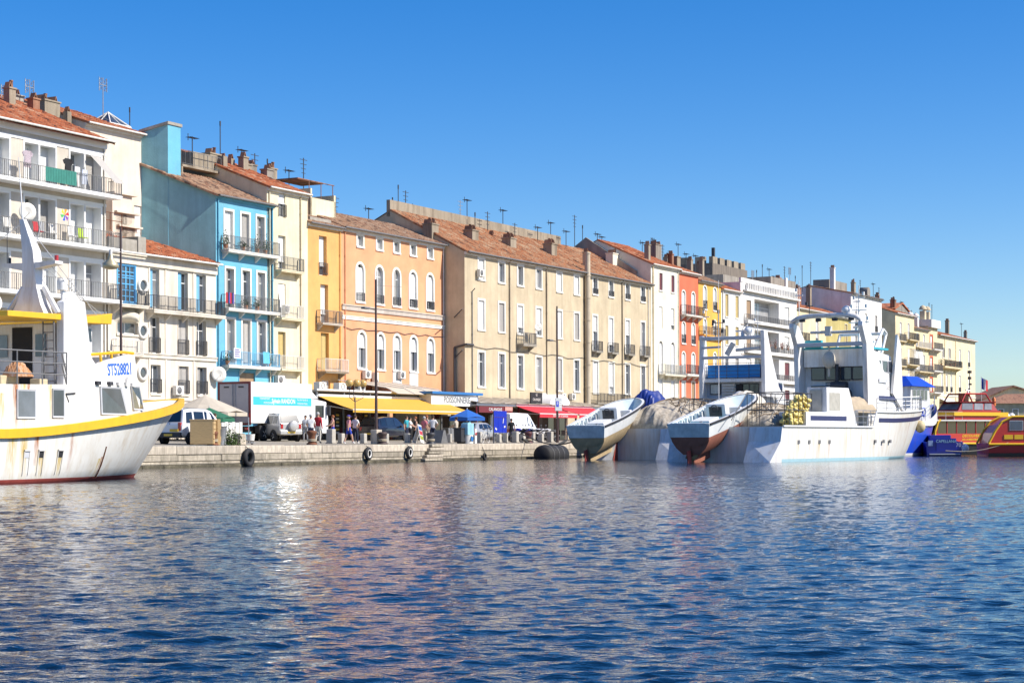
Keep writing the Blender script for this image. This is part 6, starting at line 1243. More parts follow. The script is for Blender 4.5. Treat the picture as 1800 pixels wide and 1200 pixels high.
house_w = rusted('rusted_white_house', [(6.75,.18,1.6,3.05,ru,1.9),(7.1,.22,1.6,3.05,ye_,1.6),(8.4,.16,1.7,3.0,ye_,1.5),(6.1,.2,1.6,2.7,ye_,1.6),(7.35,.12,2.4,3.05,ru,1.8)])
sm = lambda a, b, x: (lambda q: q*q*(3-2*q))(max(0, min(1, (x-a)/(b-a))))
yd = lambda q: 3.05*(1-max(0,(q-.55)/.45)**3.2)*(.86+.14*sm(0,.25,q)); yw = lambda q: 2.85*(1-max(0,(q-.38)/.62)**1.9)*(.8+.2*sm(0,.3,q)); zd = lambda q: 1.62+1.22*max(0,(q-.36)/.64)**1.6+.15*max(0,(.3-q)/.3)
ho, secs = hull(t, 17, yd, yw, zd, 2.95, mats=[antifoul, antifoul, hull_w], bands=[.13], power=.55)
m = MB(); edge = [[s_[-1] for s_ in secs], [s_[0] for s_ in secs]]
for side, sg in ((edge[0],1),(edge[1],-1)):
    sec = []
    for i, p in enumerate(side): sec.append([(p[0],p[1]+sg*.02,p[2]-.25),(p[0]+(.1 if i == len(side)-1 else 0),p[1]+sg*.10,p[2]-.25),(p[0]+(.1 if i == len(side)-1 else 0),p[1]+sg*.11,p[2]+.02),(p[0],p[1]+sg*.02,p[2]+.03),(p[0],p[1]-sg*.09,p[2]+.03),(p[0],p[1]-sg*.09,p[2]-.2)])
    m.loft(sec, smooth=False)
m.build('rubbing_band', yel_paint, t)
m = MB(); m.loft([list(q) for q in zip(inside(secs,.55,sg=1),inside(secs,.55,sg=-1))]); m.build('deck', deck_grey, t)
for sg in (-1,1): m = MB(); m.loft([list(q) for q in zip(inside(secs,.56,inset=.1,sg=sg),inside(secs,.3,inset=.1,sg=sg),inside(secs,.02,inset=.1,sg=sg))]); m.build('bulwark_lining', off_white, t)
# deckhouse flush with the hull side, its front raked
def side_y(x): q = min(x/17, 1); return yd(q)-.02
xs = [1.0,3,5,7,9,10,11,11.8,12.6,13.3,13.9]; ztop = lambda x: 2.98+.022*(x-6); secs2 = []
for x in xs:
    zb = zd(x/17)-.04; xx = x+(1.05 if x == xs[-1] else .7*sm(11.5,13.9,x)); y = side_y(x); yb_ = side_y(min(xx,16.2))
    secs2.append([(xx,-yb_,zb),(x,-y,ztop(x)),(x,y,ztop(x)),(xx,yb_,zb)])
m = MB(); m.loft(secs2, smooth=False, capends=True); m.build('deckhouse', house_w, t)
def hs(x, z):     # a point on the starboard side of the deckhouse
    zb = zd(x/17)-.04; f = max(0, min(1, (ztop(x)-z)/(ztop(x)-zb))); return (x, -(side_y(x))-.012, z)
def sidewin(x0, x1, z0, z1, sl0=0, sl1=0, mt=boat_glass):
    m = MB(); P = [hs(x0,z1),hs(x1,z1),hs(x1+sl1,z0),hs(x0+sl0,z0)]; c = sum((Vector(p) for p in P), Vector())/4; O = [c+(Vector(p)-c)*1.13 for p in P]; P = [Vector(p)-Vector((0,.02,0)) for p in P]; O = [o-Vector((0,.035,0)) for o in O]
    for i in range(4): j = (i+1)%4; m.quad(O[i],O[j],P[j],P[i]); m.quad(O[i],O[j],O[j]+Vector((0,.06,0)),O[i]+Vector((0,.06,0)))
    o = m.build('window', lt_grey, t); m = MB(); m.quad(*P); m.build('pane', mt, o); return o
gl2 = glassy('pale_wheelhouse_glass', (.13,.15,.18), .05)
sidewin(6.82,7.62,2.02,2.80,0,0,gl2); sidewin(8.50,9.02,2.06,2.86); sidewin(11.0,12.15,2.18,2.98,.05,.42,gl2); sidewin(13.0,13.75,2.36,3.06,.2,.62,gl2)
m = MB(); m.path([hs(9.15,2.75),hs(9.6,2.78)],.03); m.path([hs(9.15,2.75),hs(9.3,2.5)],.015); m.build('hand_hold', iron, t)
for x in (10.8,11.5,12.05,12.6,13.1): m = MB(); p = hs(x,3.1); m.box(x-.1,x+.1,p[1]-.07,p[1]+.05,3.08,3.20); m.build('deck_vent', iron if x < 12 else off_white, t)
# scuppers with framed plates low on the hull
for x, dk_ in ((7.3,0),(8.0,1),(9.0,1)):
    hy = lambda x, z: -(yw(x/17)+(yd(x/17)-yw(x/17))*(max(0,z)/zd(x/17))**.55)
    def flush(x0, x1, z0, z1, o, mt, nm): m = MB(); m.loft([[(x0,hy(x0,z)-o,z),(x1,hy(x1,z)-o,z)] for z in np.linspace(z0,z1,4)], smooth=False); m.loft([[(x0,hy(x0,z)-o,z),(x0,hy(x0,z)+.05,z)] for z in (z0,z1)]); m.build(nm, mt, t)
    flush(x-.12,x+.12,.78,.98,.012,dark_int if dk_ else lt_grey,'scupper'); flush(x-.15,x-.12,.25,1.0,.03,off_white,'scupper_frame'); flush(x+.12,x+.15,.25,1.0,.03,off_white,'scupper_frame'); flush(x-.15,x+.15,.98,1.03,.05,off_white,'scupper_lip')
m = MB(); m.path([(11.6,hy(11.6,z)-.03,z) for z in (1.1,.8,.5,.25,.1)],.022,n=5); m.build('hull_pipe', rust, t)
# raised foredeck bulwark with the registration
m = MB(); ys = 2.02; pf = [(10.3,3.0),(14.3,3.05),(14.05,4.12),(13.55,4.2),(11.55,3.62),(11.0,3.6)]
pf = [(11.0,3.0),(14.35,3.02),(14.15,4.16),(13.8,4.2),(12.4,3.92),(11.5,3.62),(11.0,3.58)]
for sg in (-1,1): m.prism(pf, 1, sg*ys-.06, sg*ys+.06)
m.box(14.05,14.33,-1.96,1.96,3.02,4.14); m.build('bridge_bulwark', boat_white, t)
text('ST528821', 'lettering', .55, mat('registration_blue', (.03,.13,.50), .5, .05, 3), t, (13.3,-ys-.066,3.66), (R(90),R(-4),0), sx=.62, off=.012)
m = MB()
for sg in (-1,1): m.path([(11.4,sg*ys,4.08),(13.6,sg*ys,4.26),(14.15,sg*ys,4.24)],.05,n=6); [m.tube((x,sg*ys,3.55),(x-.1,sg*ys,4.12+.06*(x-11.5)),.05,n=6) for x in (11.7,12.4,13.0)]
m.build('yellow_rail', yel_paint, t)
# wheelhouse, fins, roof
m = MB(); m.box(10.28,12.25,-1.75,2.0,2.98,5.08); m.build('wheelhouse', boat_white, t, bevel=.03)
m = MB(); m.prism([(10.2,3.0),(12.2,3.02),(12.0,3.7),(11.65,4.0),(11.33,5.78),(10.75,5.9),(10.22,5.74)], 1, -2.16,-1.86); m.build('side_fin', boat_white, t, bevel=.03); m = MB(); m.prism([(10.2,3.0),(12.2,3.02),(11.65,4.0),(11.33,5.78),(10.22,5.74)], 1, 1.9,2.15); m.build('side_fin', boat_white, t, bevel=.03)
m = MB(); m.prism([(7.6,5.12),(10.5,5.15),(10.5,5.34),(7.6,5.3)], 1, -2.05,2.3); m.build('aft_roof', yel_paint, t, bevel=.02)
m = MB(); m.prism([(11.35,5.12),(12.9,5.16),(12.95,5.52),(11.35,5.30)], 1, -2.05,2.2); m.build('front_roof', yel_paint, t, bevel=.02)
for x0, x1 in ((11.42,11.75),(11.86,12.2)): m = MB(); m.quad((x0,-1.765,4.55),(x1,-1.765,4.55),(x1-.04,-1.765,4.98),(x0,-1.765,4.98)); m.build('window', boat_glass, t)
m = MB(); m.quad((12.262,-1.5,4.5),(12.262,1.7,4.5),(12.262,1.7,4.98),(12.262,-1.5,4.98)); m.build('windscreen', boat_glass, t)
m = MB(); m.box(10.24,10.279,-.86,-.08,3.0,4.95); m.build('doorway', dark_int, t); [MB().box(10.22,10.24,a,b_,4.0,4.72).build('window', gl2, t) for a, b_ in ((-1.42,-1.02),(.1,.5))]
m = MB()
for i in range(8): z = 3.2+i*.26; m.tube((10.05,-1.92,z),(10.05,-1.5,z),.018,n=5)
for y in (-1.92,-1.5): m.tube((10.05,y,3.0),(10.0,y,5.1),.028,n=6)
m.build('ladder', grey_iron, t)
railings([(6.2,-2.55,3.0),(9.9,-2.5,3.03)], 1.05, 'deck_railing', grey_iron, t, 3, 1.25, .025); railings([(6.2,2.5,3.0),(9.9,2.5,3.03)], 1.05, 'deck_railing', grey_iron, t, 3, 1.25, .025)
m = MB(); m.path([(9.9,-2.5,3.05),(10.25,-2.05,3.75)],.03); m.path([(9.9,-2.5,3.4),(10.25,-2.05,4.1)],.03); m.build('rail_brace', grey_iron, t)
m = MB(); m.box(8.3,9.2,-1.2,1.6,2.99,3.35); m.box(9.2,9.6,-2.0,-1.6,2.99,3.25); m.build('deck_locker', mat('cream_locker', (.5,.42,.27), .7, .2, 4), t, bevel=.03)
# mast
m = MB()
def taper(p, x0, x1, y0, y1): return [(p[0]+x0,p[1]+y0,p[2]),(p[0]+x1,p[1]+y0,p[2]),(p[0]+x1,p[1]+y1,p[2]),(p[0]+x0,p[1]+y1,p[2])]
m.loft([taper((10.05,-1.08,5.3),-.36,.36,-.72,.62),taper((10.05,-1.08,5.65),-.32,.32,-.52,.44),taper((10.05,-1.1,6.2),-.24,.24,-.29,.26),taper((10.05,-1.0,7.4),-.2,.2,-.22,.20),taper((10.0,-.72,8.4),-.08,.08,-.08,.08)], closed=True, smooth=False, capends=True)
m.build('mast', boat_white, t)
[MB().path(q,.1).build('mast_leg', boat_white, t) for q in ([(10.05,-.05,5.35),(10.05,-.7,6.2)],[(10.05,-2.05,5.35),(10.05,-1.5,6.2)])]
m = MB(); m.prism([(.0,6.9),(-.9,6.72),(-2.1,6.92),(-2.1,7.02),(-1.1,6.98),(.0,7.0)], 0, 9.85,10.25); o = m.build('crosstree', boat_white, t)
m = MB(); m.lathe([(.07,0),(.07,.18)], (10.05,-2.0,7.02), 10); m.build('red_light', red_lens, o); m = MB(); m.lathe([(.05,0),(.05,.2)], (10.05,-.15,7.0), 10); m.tube((10.05,-.05,6.9),(10.05,-.05,8.2),.012,n=4); m.build('signal_lamp', iron, o)
m = MB(); m.tube((10.0,-.72,8.3),(9.95,-.6,10.4),.03,.012,6); m.tube((9.95,-1.2,7.3),(9.95,-1.5,8.3),.012,n=4); m.build('whip_aerial', white_paint, t)
m = MB()
for a, b_ in (((10.0,-.72,8.4),(12.3,-1.9,5.4)),((10.05,-1.3,7.0),(12.6,-1.9,5.45)),((10.0,-.72,8.3),(6.3,.2,5.6)),((10.0,-1.7,7.0),(11.4,-2,5.8))): m.tube(a,b_,.012,n=4)
m.build('stay_wire', steel, t)
m = MB(); m.lathe([(.22,0),(.34,.12),(.36,.22),(.30,.36),(.20,.42)], (0,0,0), 18, axis=1); o = m.build('life_raft', boat_white, t, (8.9,-.6,5.66)); m = MB(); m.lathe([(.37,.14),(.375,.24)], (0,0,0), 18, axis=1); m.build('raft_band', iron, o)
m = MB(); m.lathe([(.16,0),(.17,.2),(.16,.34),(.1,.38)], (10.75,-1.7,6.15), 14); m.tube((10.75,-1.7,5.8),(10.75,-1.7,6.15),.06,n=8); m.box(10.7,11.4,-1.75,-1.65,6.02,6.12); m.build('radar_dome', white_paint, t)
m = MB(); m.box(10.2,10.34,-2.0,-1.4,5.2,5.6); m.build('speaker_box', lt_grey, t, bevel=.03); m = MB(); m.path([(10.2,-1.2,5.35),(10.2,-1.2,6.25)],.03); m.lathe([(.04,6.1),(.15,6.25)], (10.2,-1.2,0), 12); m.build('deck_light', iron, t)
m = MB(); m.lathe([(.2,-.1),(.2,.12),(.05,.14)], (13.75,-2.1,3.25), 12, axis=1); m.build('search_light', off_white, t)
tag(lump('orange_net_heap', (9.0,-1.3,3.3), .40,.32,.36, mat('orange_net', (.52,.24,.10), .9, .6, 14, 1, 60, dirt=(.7,.6,.5), dirt_amt=.8, dirt_scale=3), None, 4, 50, 50, .7), 'heap of orange net on the upper deck of the yellow-trimmed fishing boat', 'net')
o = bpy.data.objects['orange_net_heap']; o.location = Fr(FBx,FBy,th).W(0,0,0); o.rotation_euler = (0,0,math.pi/2-th)
# ---------------------------------------------------------------- seiners with a skiff on the stern ramp
_r = random.Random(31)
hull_sea = rusted('seaworn_white_hull', [(x+_r.uniform(-.05,.05), _r.uniform(.07,.2), _r.uniform(.1,.5), z1, c, a) for x, z1, c, a in ((2.25,1.03,ye_,1.3),(3.65,1.03,ru,1.0),(5.1,1.03,ye_,1.2),(6.5,1.03,ru,.8),(9.0,1.9,ye_,1.2),(11.2,1.5,ru,.9),(13.4,1.05,ye_,1.2),(14.9,1.05,ru,1.0),(16.1,1.05,ye_,1.1),(20.5,2.3,ru,.8),(23.0,2.4,ye_,1.0))])
def seiner(name, label, X, Y, th, L, zf, spec):
    t = thing(name, label, 'trawler', (X, Y, 0), math.pi/2-th, None); Bm = 3.5
    yd = lambda q: Bm*(1-max(0,(q-.58)/.42)**2.4); yw = lambda q: (Bm-.12)*(1-max(0,(q-.42)/.58)**2.0)
    zd = lambda q: 1.98+(zf-1.98)*sm(.49,.50,q)+.45*max(0,(q-.6)/.4)**1.5
    o, secs = hull(t, L, yd, yw, zd, 3.3, draft=.6, mats=[mat('pale_blue_boot', (.35,.55,.60), .5, .1, 3), mat('pale_blue_boot', (.35,.55,.60), .5), hull_sea], bands=[.17], nst=50, stern_rake=-.0)
    e0, e1 = [s_[-1] for s_ in secs], [s_[0] for s_ in secs]
    zdk = lambda i: 1.86 if i <= 24 else zf-.9
    m = MB(); m.loft([list(q) for q in zip(inside(secs,zabs=zdk,sg=1),inside(secs,zabs=zdk,sg=-1))]); m.build('deck', deck_grey, t)
    # stern plates each side of the ramp, raked chine panels
    for sg in (-1,1):
        m = MB(); A = [(-.05,sg*1.25,1.93),(-.05,sg*3.48,1.97),(-.45,sg*3.44,1.25),(-.45,sg*1.25,1.25)]; B_ = [(-.45,sg*1.25,1.25),(-.45,sg*3.44,1.25),(.1,sg*2.7,.0),(.1,sg*1.5,.0)]
        V = [(-.05,sg*1.5,1.94),(-.05,sg*3.5,1.97),(-.22,sg*3.47,1.15),(-.22,sg*1.5,1.15),(-1.05,sg*3.2,.0),(-.85,sg*1.5,.0),(-1.05,sg*3.2,-.5),(-.85,sg*1.5,-.5),(.02,sg*3.5,1.97),(.02,sg*3.42,.0),(.02,sg*3.3,-.5)]
        m.add(V, [(0,1,2,3),(3,2,4,5),(5,4,6,7),(1,8,2),(2,8,9),(2,9,4),(4,9,10,6)]); m.build('transom', lt_grey if False else boat_white, t)
        m = MB(); m.add([(-.06,sg*1.5,1.94),(-.23,sg*1.5,1.15),(-.85,sg*1.5,-.3),(5,sg*1.5,.9),(5,sg*1.5,1.94)], [(0,1,2,3,4)]); m.build('ramp_side', antifoul, t)  # dark red colour stands in for the shade inside the ramp slot
    m = MB(); m.quad((-1.3,-1.5,-.45),(-1.3,1.5,-.45),(5.2,1.5,1.5),(5.2,-1.5,1.5)); m.build('stern_ramp', mat('shade_toned_ramp_steel', (.07,.045,.04), .8, .3, 3), t)  # ramp colour made dark to stand in for shade under the skiff
    # navy stripes along the raised foredeck
    for sg, e in ((1,e0),(-1,e1)):
        m = MB(); sec = []
        for p in e:
            if p[0] > L*.50+.2: a_ = secs_at[id(secs)](e.index(p),p[2]-.62); b_ = secs_at[id(secs)](e.index(p),p[2]-.36); sec.append([(a_[0]+.01,sg*(a_[1]+.02),a_[2]),(b_[0]+.01,sg*(b_[1]+.02),b_[2])])
        m.loft(sec[:-1], smooth=False); m.build('navy_stripe', navy_stripe, t)
        m = MB()
        for i in range(30,50,4): p = e[i]; m.obox((p[0]+.2,p[1]*.99+sg*.06,p[2]-.48),(.3,.05,.16)); m.build('fairlead', white_paint, t) if False else None
        m = MB(); m.path([(p[0],p[1]+sg*.05,p[2]+.02) for p in e], .05, n=6); m.build('rail_cap', white_paint, t)
    for sg in (-1,1):
        for xx in list(np.linspace(2.2,6.5,4))+list(np.linspace(L*.5,L*.6,3)):
            m = MB(); y = sg*(Bm+.005-.12*.3-(0 if xx < L*.55 else .1)); m.box(xx-.13,xx+.13,y-.03,y+.03,1.02,1.22); m.build('freeing_port', grey_iron, t)
    fore = [p for p in e0 if p[0] > L*.5]; aft = [p for p in e1 if p[0] > L*.5]
    railings([(p[0]-.1,p[1]*.97,p[2]) for p in fore[::3]], .85, 'bow_railing', steel, t, 3, 1.4, .022); railings([(p[0]-.1,p[1]*.97,p[2]) for p in aft[::3]], .85, 'bow_railing', steel, t, 3, 1.4, .022)
    spec(t, L, zf); return t
def box_win(m_, t, x, y0, y1, z0, z1, mt=boat_glass, fr=white_paint):
    m = MB(); m.box(x-.03,x,y0-.06,y1+.06,z0-.06,z1+.06); o = m.build('window', iron, t, bevel=.02); m = MB(); m.box(x-.038,x-.031,y0,y1,z0,z1); m.build('pane', mt, o)
def side_wins(t, xs, y, z0, z1, mt=boat_glass):
    for x0, x1 in xs: sg = 1 if y > 0 else -1; m = MB(); m.box(x0-.05,x1+.05,min(y,y+sg*.03),max(y,y+sg*.03),z0-.05,z1+.05); o = m.build('window', lt_grey, t, bevel=.02); m = MB(); m.box(x0,x1,min(y+sg*.03,y+sg*.036),max(y+sg*.03,y+sg*.036),z0,z1); m.build('pane', mt, o)
def gantry_gear(t, x, y0, y1, z, seed):
    r = random.Random(seed)
    for i in range(4): y = y0+(y1-y0)*(i+.5)/4; m = MB(); m.box(x-.2,x+.05,y-.16,y+.16,z-.26,z-.06); m.build('floodlight', iron, t, bevel=.03)
    m = MB(); m.ball((x,y0+.9,z+.35), .32, n=14, k=10); m.tube((x,y0+.9,z-.1),(x,y0+.9,z+.1),.12,n=8); m.build('satellite_dome', white_paint, t)
    for y, h in ((y0+.2,1.5),(y1-.3,2.4),(y1-1.0,1.2)): m = MB(); m.tube((x,y,z),(x,y,z+h),.03,.015,6); m.obox((x,y,z+h*.6),(.06,.5,.06)); m.obox((x,y+.2,z+h*.75),(.12,.12,.2)); m.build('whip_aerial', iron if h < 1.4 else white_paint, t)
def specB(t, L, zf):
    # bridge block with slanting wings
    Wy = 2.6; xb = 15.6
    m = MB(); m.loft([[(15.5,-2.45,1.9),(15.5,2.35,1.9),(15.9,2.15,6.9),(15.9,-2.2,6.9)],[(20.9,-2.3,1.9),(20.9,2.3,1.9),(19.9,1.95,6.6),(19.9,-1.95,6.6)]], closed=True, smooth=False, capends=True); m.build('bridge', boat_white, t)
    for sg in (-1,1):
        m = MB(); pf = [(14.9,1.95),(17.0,1.95),(16.4,4.6),(15.6,7.6),(14.75,8.45),(13.95,8.6),(13.9,8.3),(14.55,7.2)]; m.prism(pf, 1, sg*2.32-.16-(.0), sg*2.32+.16); m.build('gantry_leg', boat_white, t, bevel=.04)
    m = MB(); m.loft([[(x,y,8.45+.45*(1-abs(y/2.45)**5)+k) for x,k in ((13.95,0),(14.6,0),(14.6,.26),(13.95,.26))] for y in np.linspace(-2.35,2.35,13)], closed=True, capends=True); m.build('gantry_top', boat_white, t); m = MB(); m.box(14.5,14.9,-2.2,2.2,7.1,7.35); m.build('gantry_beam', lt_grey, t, bevel=.03); m = MB(); m.tube((14.4,-2.2,7.95),(14.4,1.2,8.0),.10,n=8); m.obox((14.4,.0,8.05),(.35,.35,.6)); m.build('net_roller', off_white, t)
    gantry_gear(t, 14.2, -2.2, 2.2, 8.92, 1)
    m = MB(); m.box(15.35,15.7,-2.1,2.1,5.85,6.95); m.build('wing_screen', boat_white, t); m = MB(); m.box(15.4,19,-2.15,2.1,6.951,7.08); m.box(15.3,15.6,.9,2.0,7.08,7.55); m.build('upper_deck_canvas', turq, t)
    for y0, y1 in ((.75,1.6),(-.25,.6),(-1.05,-.4),(-1.85,-1.2)): box_win(None, t, 15.5, y0, y1, 5.05, 5.78)
    box_win(None, t, 15.48, .75, 1.6, 4.15, 4.6)
    m = MB(); m.box(15.42,15.46,1.0,1.7,2.0,3.9); m.build('door', lt_grey, t); m = MB(); m.box(15.40,15.44,.1,.75,2.0,3.9); m.build('doorway', navy_stripe, t)
    m = MB()
    for i in range(7): m.box(15.3,15.42,-.9,.6,3.85+i*.16,3.91+i*.16)
    m.build('louvre', iron, t); m = MB(); m.tube((15.0,-.3,3.4),(15.0,-.3,6.0),.12,n=10); m.torus((14.95,-.6,4.3),.3,.12,0,14,6); m.torus((14.95,-1.0,4.1),.25,.1,0,14,6); m.lathe([(.3,-.5),(.3,.5)], (14.9,-.5,4.6), 14, axis=1); m.build('winch', iron, t)
    m = MB(); m.ball((14.7,.1,6.25), .42,.42,.55, 14, 10); m.tube((14.7,.1,5.7),(14.7,.1,5.2),.08,n=8); m.path([(14.7,.1,6.7),(14.7,.05,7.0),(14.7,.2,7.15)],.05); m.build('shrouded_lamp', tarp_w, t)
    side_wins(t, [(17.0,17.75),(18.05,18.8),(19.0,19.6)], -2.12, 5.55, 6.25); side_wins(t, [(17.0,17.75),(18.05,18.8)], 2.12, 5.55, 6.25)
    m = MB(); 
    for k in range(4): y = -1.5+k*1.0; m.box(20.28,20.31,y-.42,y+.42,5.35,6.1)
    m.build('windscreen', boat_glass, t)
    m = MB(); m.box(16.2,20.75,-2.40,-2.36,3.75,4.0); m.build('navy_stripe', navy_stripe, t); m = MB(); m.box(17.0,18.4,-2.33,-2.29,4.85,5.1); m.build('name_board', lt_grey, t)
    text('S C', 'lettering', .3, iron, t, (18.3,-2.39,4.5), (R(90),0,0))
    m = MB(); m.box(18.6,20.2,-1.7,1.7,6.6,6.75); m.build('wheelhouse_roof', boat_white, t); m = MB(); m.path([(19.2,-1.6,6.75),(20.0,-1.6,8.1),(20.0,1.6,8.1),(19.2,1.6,6.75)],.10,n=8); m.path([(17.2,-1.9,6.9),(18.7,-1.9,8.3),(20.0,-1.6,8.1)],.1,n=8); m.build('roll_bar', boat_white, t)
    m = MB(); m.prism([(19.0,4.2),(20.9,3.0),(20.95,2.0),(20.4,7.4),(19.9,8.0),(19.75,7.4)], 1, -2.44,-2.28); m.build('forward_wing', boat_white, t); radar(t, (19.0,0,8.2), 2.0, .6); radar(t, (18.0,-1.2,7.1), 1.4, 1.0)
    m = MB(); m.tube((18.6,-.3,6.75),(18.6,-.3,11.2),.07,.03,8)
    for z, w_ in ((8.8,.7),(9.6,.55),(10.4,.4)): m.tube((18.6,-.3-w_,z),(18.6,-.3+w_,z),.035,n=5)
    for z, y in ((8.9,-.9),(9.7,-.8),(9.7,.2),(10.5,-.6)): m.obox((18.6,y,z+.15),(.14,.14,.22))
    m.build('mast', white_paint, t)
    m = MB()
    for i in range(14): z = 7+.28*i; m.tube((18.4,-.55,z),(18.4,-.1,z),.012,n=4)
    m.build('mast_rungs', steel, t)
    # starboard trunk, casing and ladder
    m = MB(); m.box(3.6,10.6,-3.3,-1.6,1.86,2.85); m.build('trunk', boat_white, t, bevel=.03); m = MB(); m.box(4.2,9.4,-3.315,-3.301,2.35,2.62); m.build('navy_stripe', navy_stripe, t)
    m = MB(); m.prism([(6.7,1.86),(11.3,1.86),(10.35,3.6),(9.9,4.32),(6.6,4.3)], 1, -3.25,-2.0); m.build('casing', boat_white, t, bevel=.03); m = MB(); m.box(6.56,6.6,-2.95,-2.2,2.5,4.15); m.box(7.0,8.6,-3.262,-3.251,2.95,4.0); m.build('casing_panel', mat('weathered_panel', (.44,.42,.36), .6, .2, 3), t)
    m = MB()
    for x in (12.4,13.0): m.tube((x,-3.3,1.3),(x+.35,-3.3,2.7),.03,n=5)
    for i in range(5): z = 1.5+.26*i; m.tube((12.4+.07*i,-3.3,z),(13.0+.07*i,-3.3,z),.03,n=5)
    m.build('boarding_ladder', steel, t); m = MB(); m.box(11.5,12.3,-2.9,-2.0,1.86,3.0); m.build('oil_drum', grey_iron, t, bevel=.1)
    railings([(10.9,-3.25,1.9),(14.5,-3.25,1.9)], 1.1, 'deck_railing', steel, t, 3, 1.2, .022)
def specA(t, L, zf):
    m = MB(); m.loft([[(16.3,-2.4,1.9),(16.3,2.3,1.9),(16.6,2.1,6.6),(16.6,-2.1,6.6)],[(20.2,-2.2,1.9),(20.2,2.2,1.9),(19.7,1.9,6.4),(19.7,-1.9,6.4)]], closed=True, smooth=False, capends=True); m.build('bridge', lt_grey, t)
    m = MB(); m.prism([(15.6,1.95),(17.2,1.95),(16.9,5.0),(16.3,8.6),(15.7,8.7),(15.6,6.5)], 1, 2.0,2.3); m.build('gantry_leg', boat_white, t, bevel=.04)
    m = MB(); m.prism([(15.6,4.3),(19.4,4.2),(18.2,5.2),(16.9,7.2),(16.0,8.95),(15.3,8.95),(15.4,8.3)], 1, -2.75,-2.45); m.build('gantry_wing', boat_white, t, bevel=.04)
    m = MB(); m.box(15.5,16.1,-2.45,2.1,8.35,8.6); m.build('gantry_top', lt_grey, t, bevel=.05); m = MB(); m.box(15.6,15.9,-2.45,2.1,7.0,7.2); m.tube((15.5,2.0,7.8),(15.5,.6,7.85),.09,n=8); m.build('gantry_beam', lt_grey, t, bevel=.03); gantry_gear(t, 15.8, -2.3, 2.1, 8.6, 2)
    m = MB(); m.path([(15.7,-.5,7.6),(15.7,-2.3,7.7)],.12,n=8); m.path([(15.7,.2,7.3),(15.7,-.3,8.1)],.2,n=8); m.build('power_block', off_white, t)
    m = MB(); m.box(16.3,16.4,-2.1,1.9,5.7,6.6); m.build('blue_awning', mat('bright_blue_canvas', (.03,.28,.72), .7, .1, 3), t); railings([(16.0,2.0,5.6),(16.0,-2.2,5.6)], 1.1, 'bridge_railing', iron, t, 4, .9, .02)
    m = MB(); m.box(15.9,16.4,-2.4,2.3,5.35,5.6); m.build('bridge_ledge', boat_white, t, bevel=.03)
    for y0, y1 in ((1.0,1.7),(-1.2,-.55),(-1.9,-1.3)): box_win(None, t, 16.4, y0, y1, 4.55, 5.2, pane_pale if y0 > 0 else boat_glass)
    m = MB()
    for i in range(7): m.box(16.1,16.35,-.15,.75,3.9+i*.2,4.0+i*.2)
    m.box(16.3,16.38,-.2,.8,3.8,5.3); m.build('louvre', off_white, t); m = MB(); m.box(16.25,16.32,-.75,-.3,3.0,5.2); m.build('doorway', dark_int, t)
    m = MB(); m.prism([(19.2,2.0),(21.2,2.0),(20.9,4.6),(20.4,5.5),(19.2,5.6)], 1, -2.3,2.3); m.build('wheelhouse', boat_white, t, bevel=.03); side_wins(t, [(19.4,20.2)], -2.31, 4.75, 5.35)
    m = MB(); m.tube((15.9,.9,8.6),(15.9,.9,10.4),.05,n=6); m.tube((15.9,.4,9.6),(15.9,1.4,9.6),.03,n=5); m.tube((15.9,.5,9.2),(15.9,1.3,9.2),.03,n=5)
    for y, z in ((.5,9.7),(1.3,9.7),(.9,10.4),(.6,9.0)): m.obox((15.9,y,z),(.15,.15,.25))
    m.build('mast', iron, t); m = MB(); m.torus((16.2,-1.3,9.0), .5,.02,1,20,5); m.torus((16.2,-1.3,9.0), .5,.02,0,20,5); m.build('direction_finder', steel, t); m = MB(); m.tube((14.4,.3,1.9),(14.4,.3,12.5),.03,.02,6); m.build('pole_aerial', white_paint, t); radar(t, (16.0,-.9,8.62), 1.3, 1.2)
    m = MB(); m.lathe([(.35,-.6),(.35,.6)], (14.6,1.4,3.6), 14, axis=1); m.box(14.2,15.0,.7,2.1,1.9,3.3); m.torus((14.5,.5,3.6),.4,.12,1,14,6); m.build('winch', grey_iron, t)
    m = MB(); m.ball((13.6,-1.6,4.15),.55,.5,.5,12,8); m.box(13.0,14.2,-2.2,-1.0,1.9,3.7); m.build('net_drum', lt_grey, t)
xB, yB, thB = 15-3.5*math.cos(R(33)), 104+3.5*math.sin(R(33)), R(33); FB_ = Fr(xB, yB, thB)
xA, yA, thA = 11.2-3.5*math.cos(R(28)), 118+3.5*math.sin(R(28)), R(28); FA_ = Fr(xA, yA, thA)
SB = seiner('white_trawler', 'white trawler with turquoise canvas and navy stripes, its whole side facing the open water', xB, yB, thB, 27, 2.92, specB)
SA = seiner('grey_bridge_trawler', 'white trawler with a grey bridge and bright blue awning, moored next to the quay', xA, yA, thA, 25, 2.9, specA)
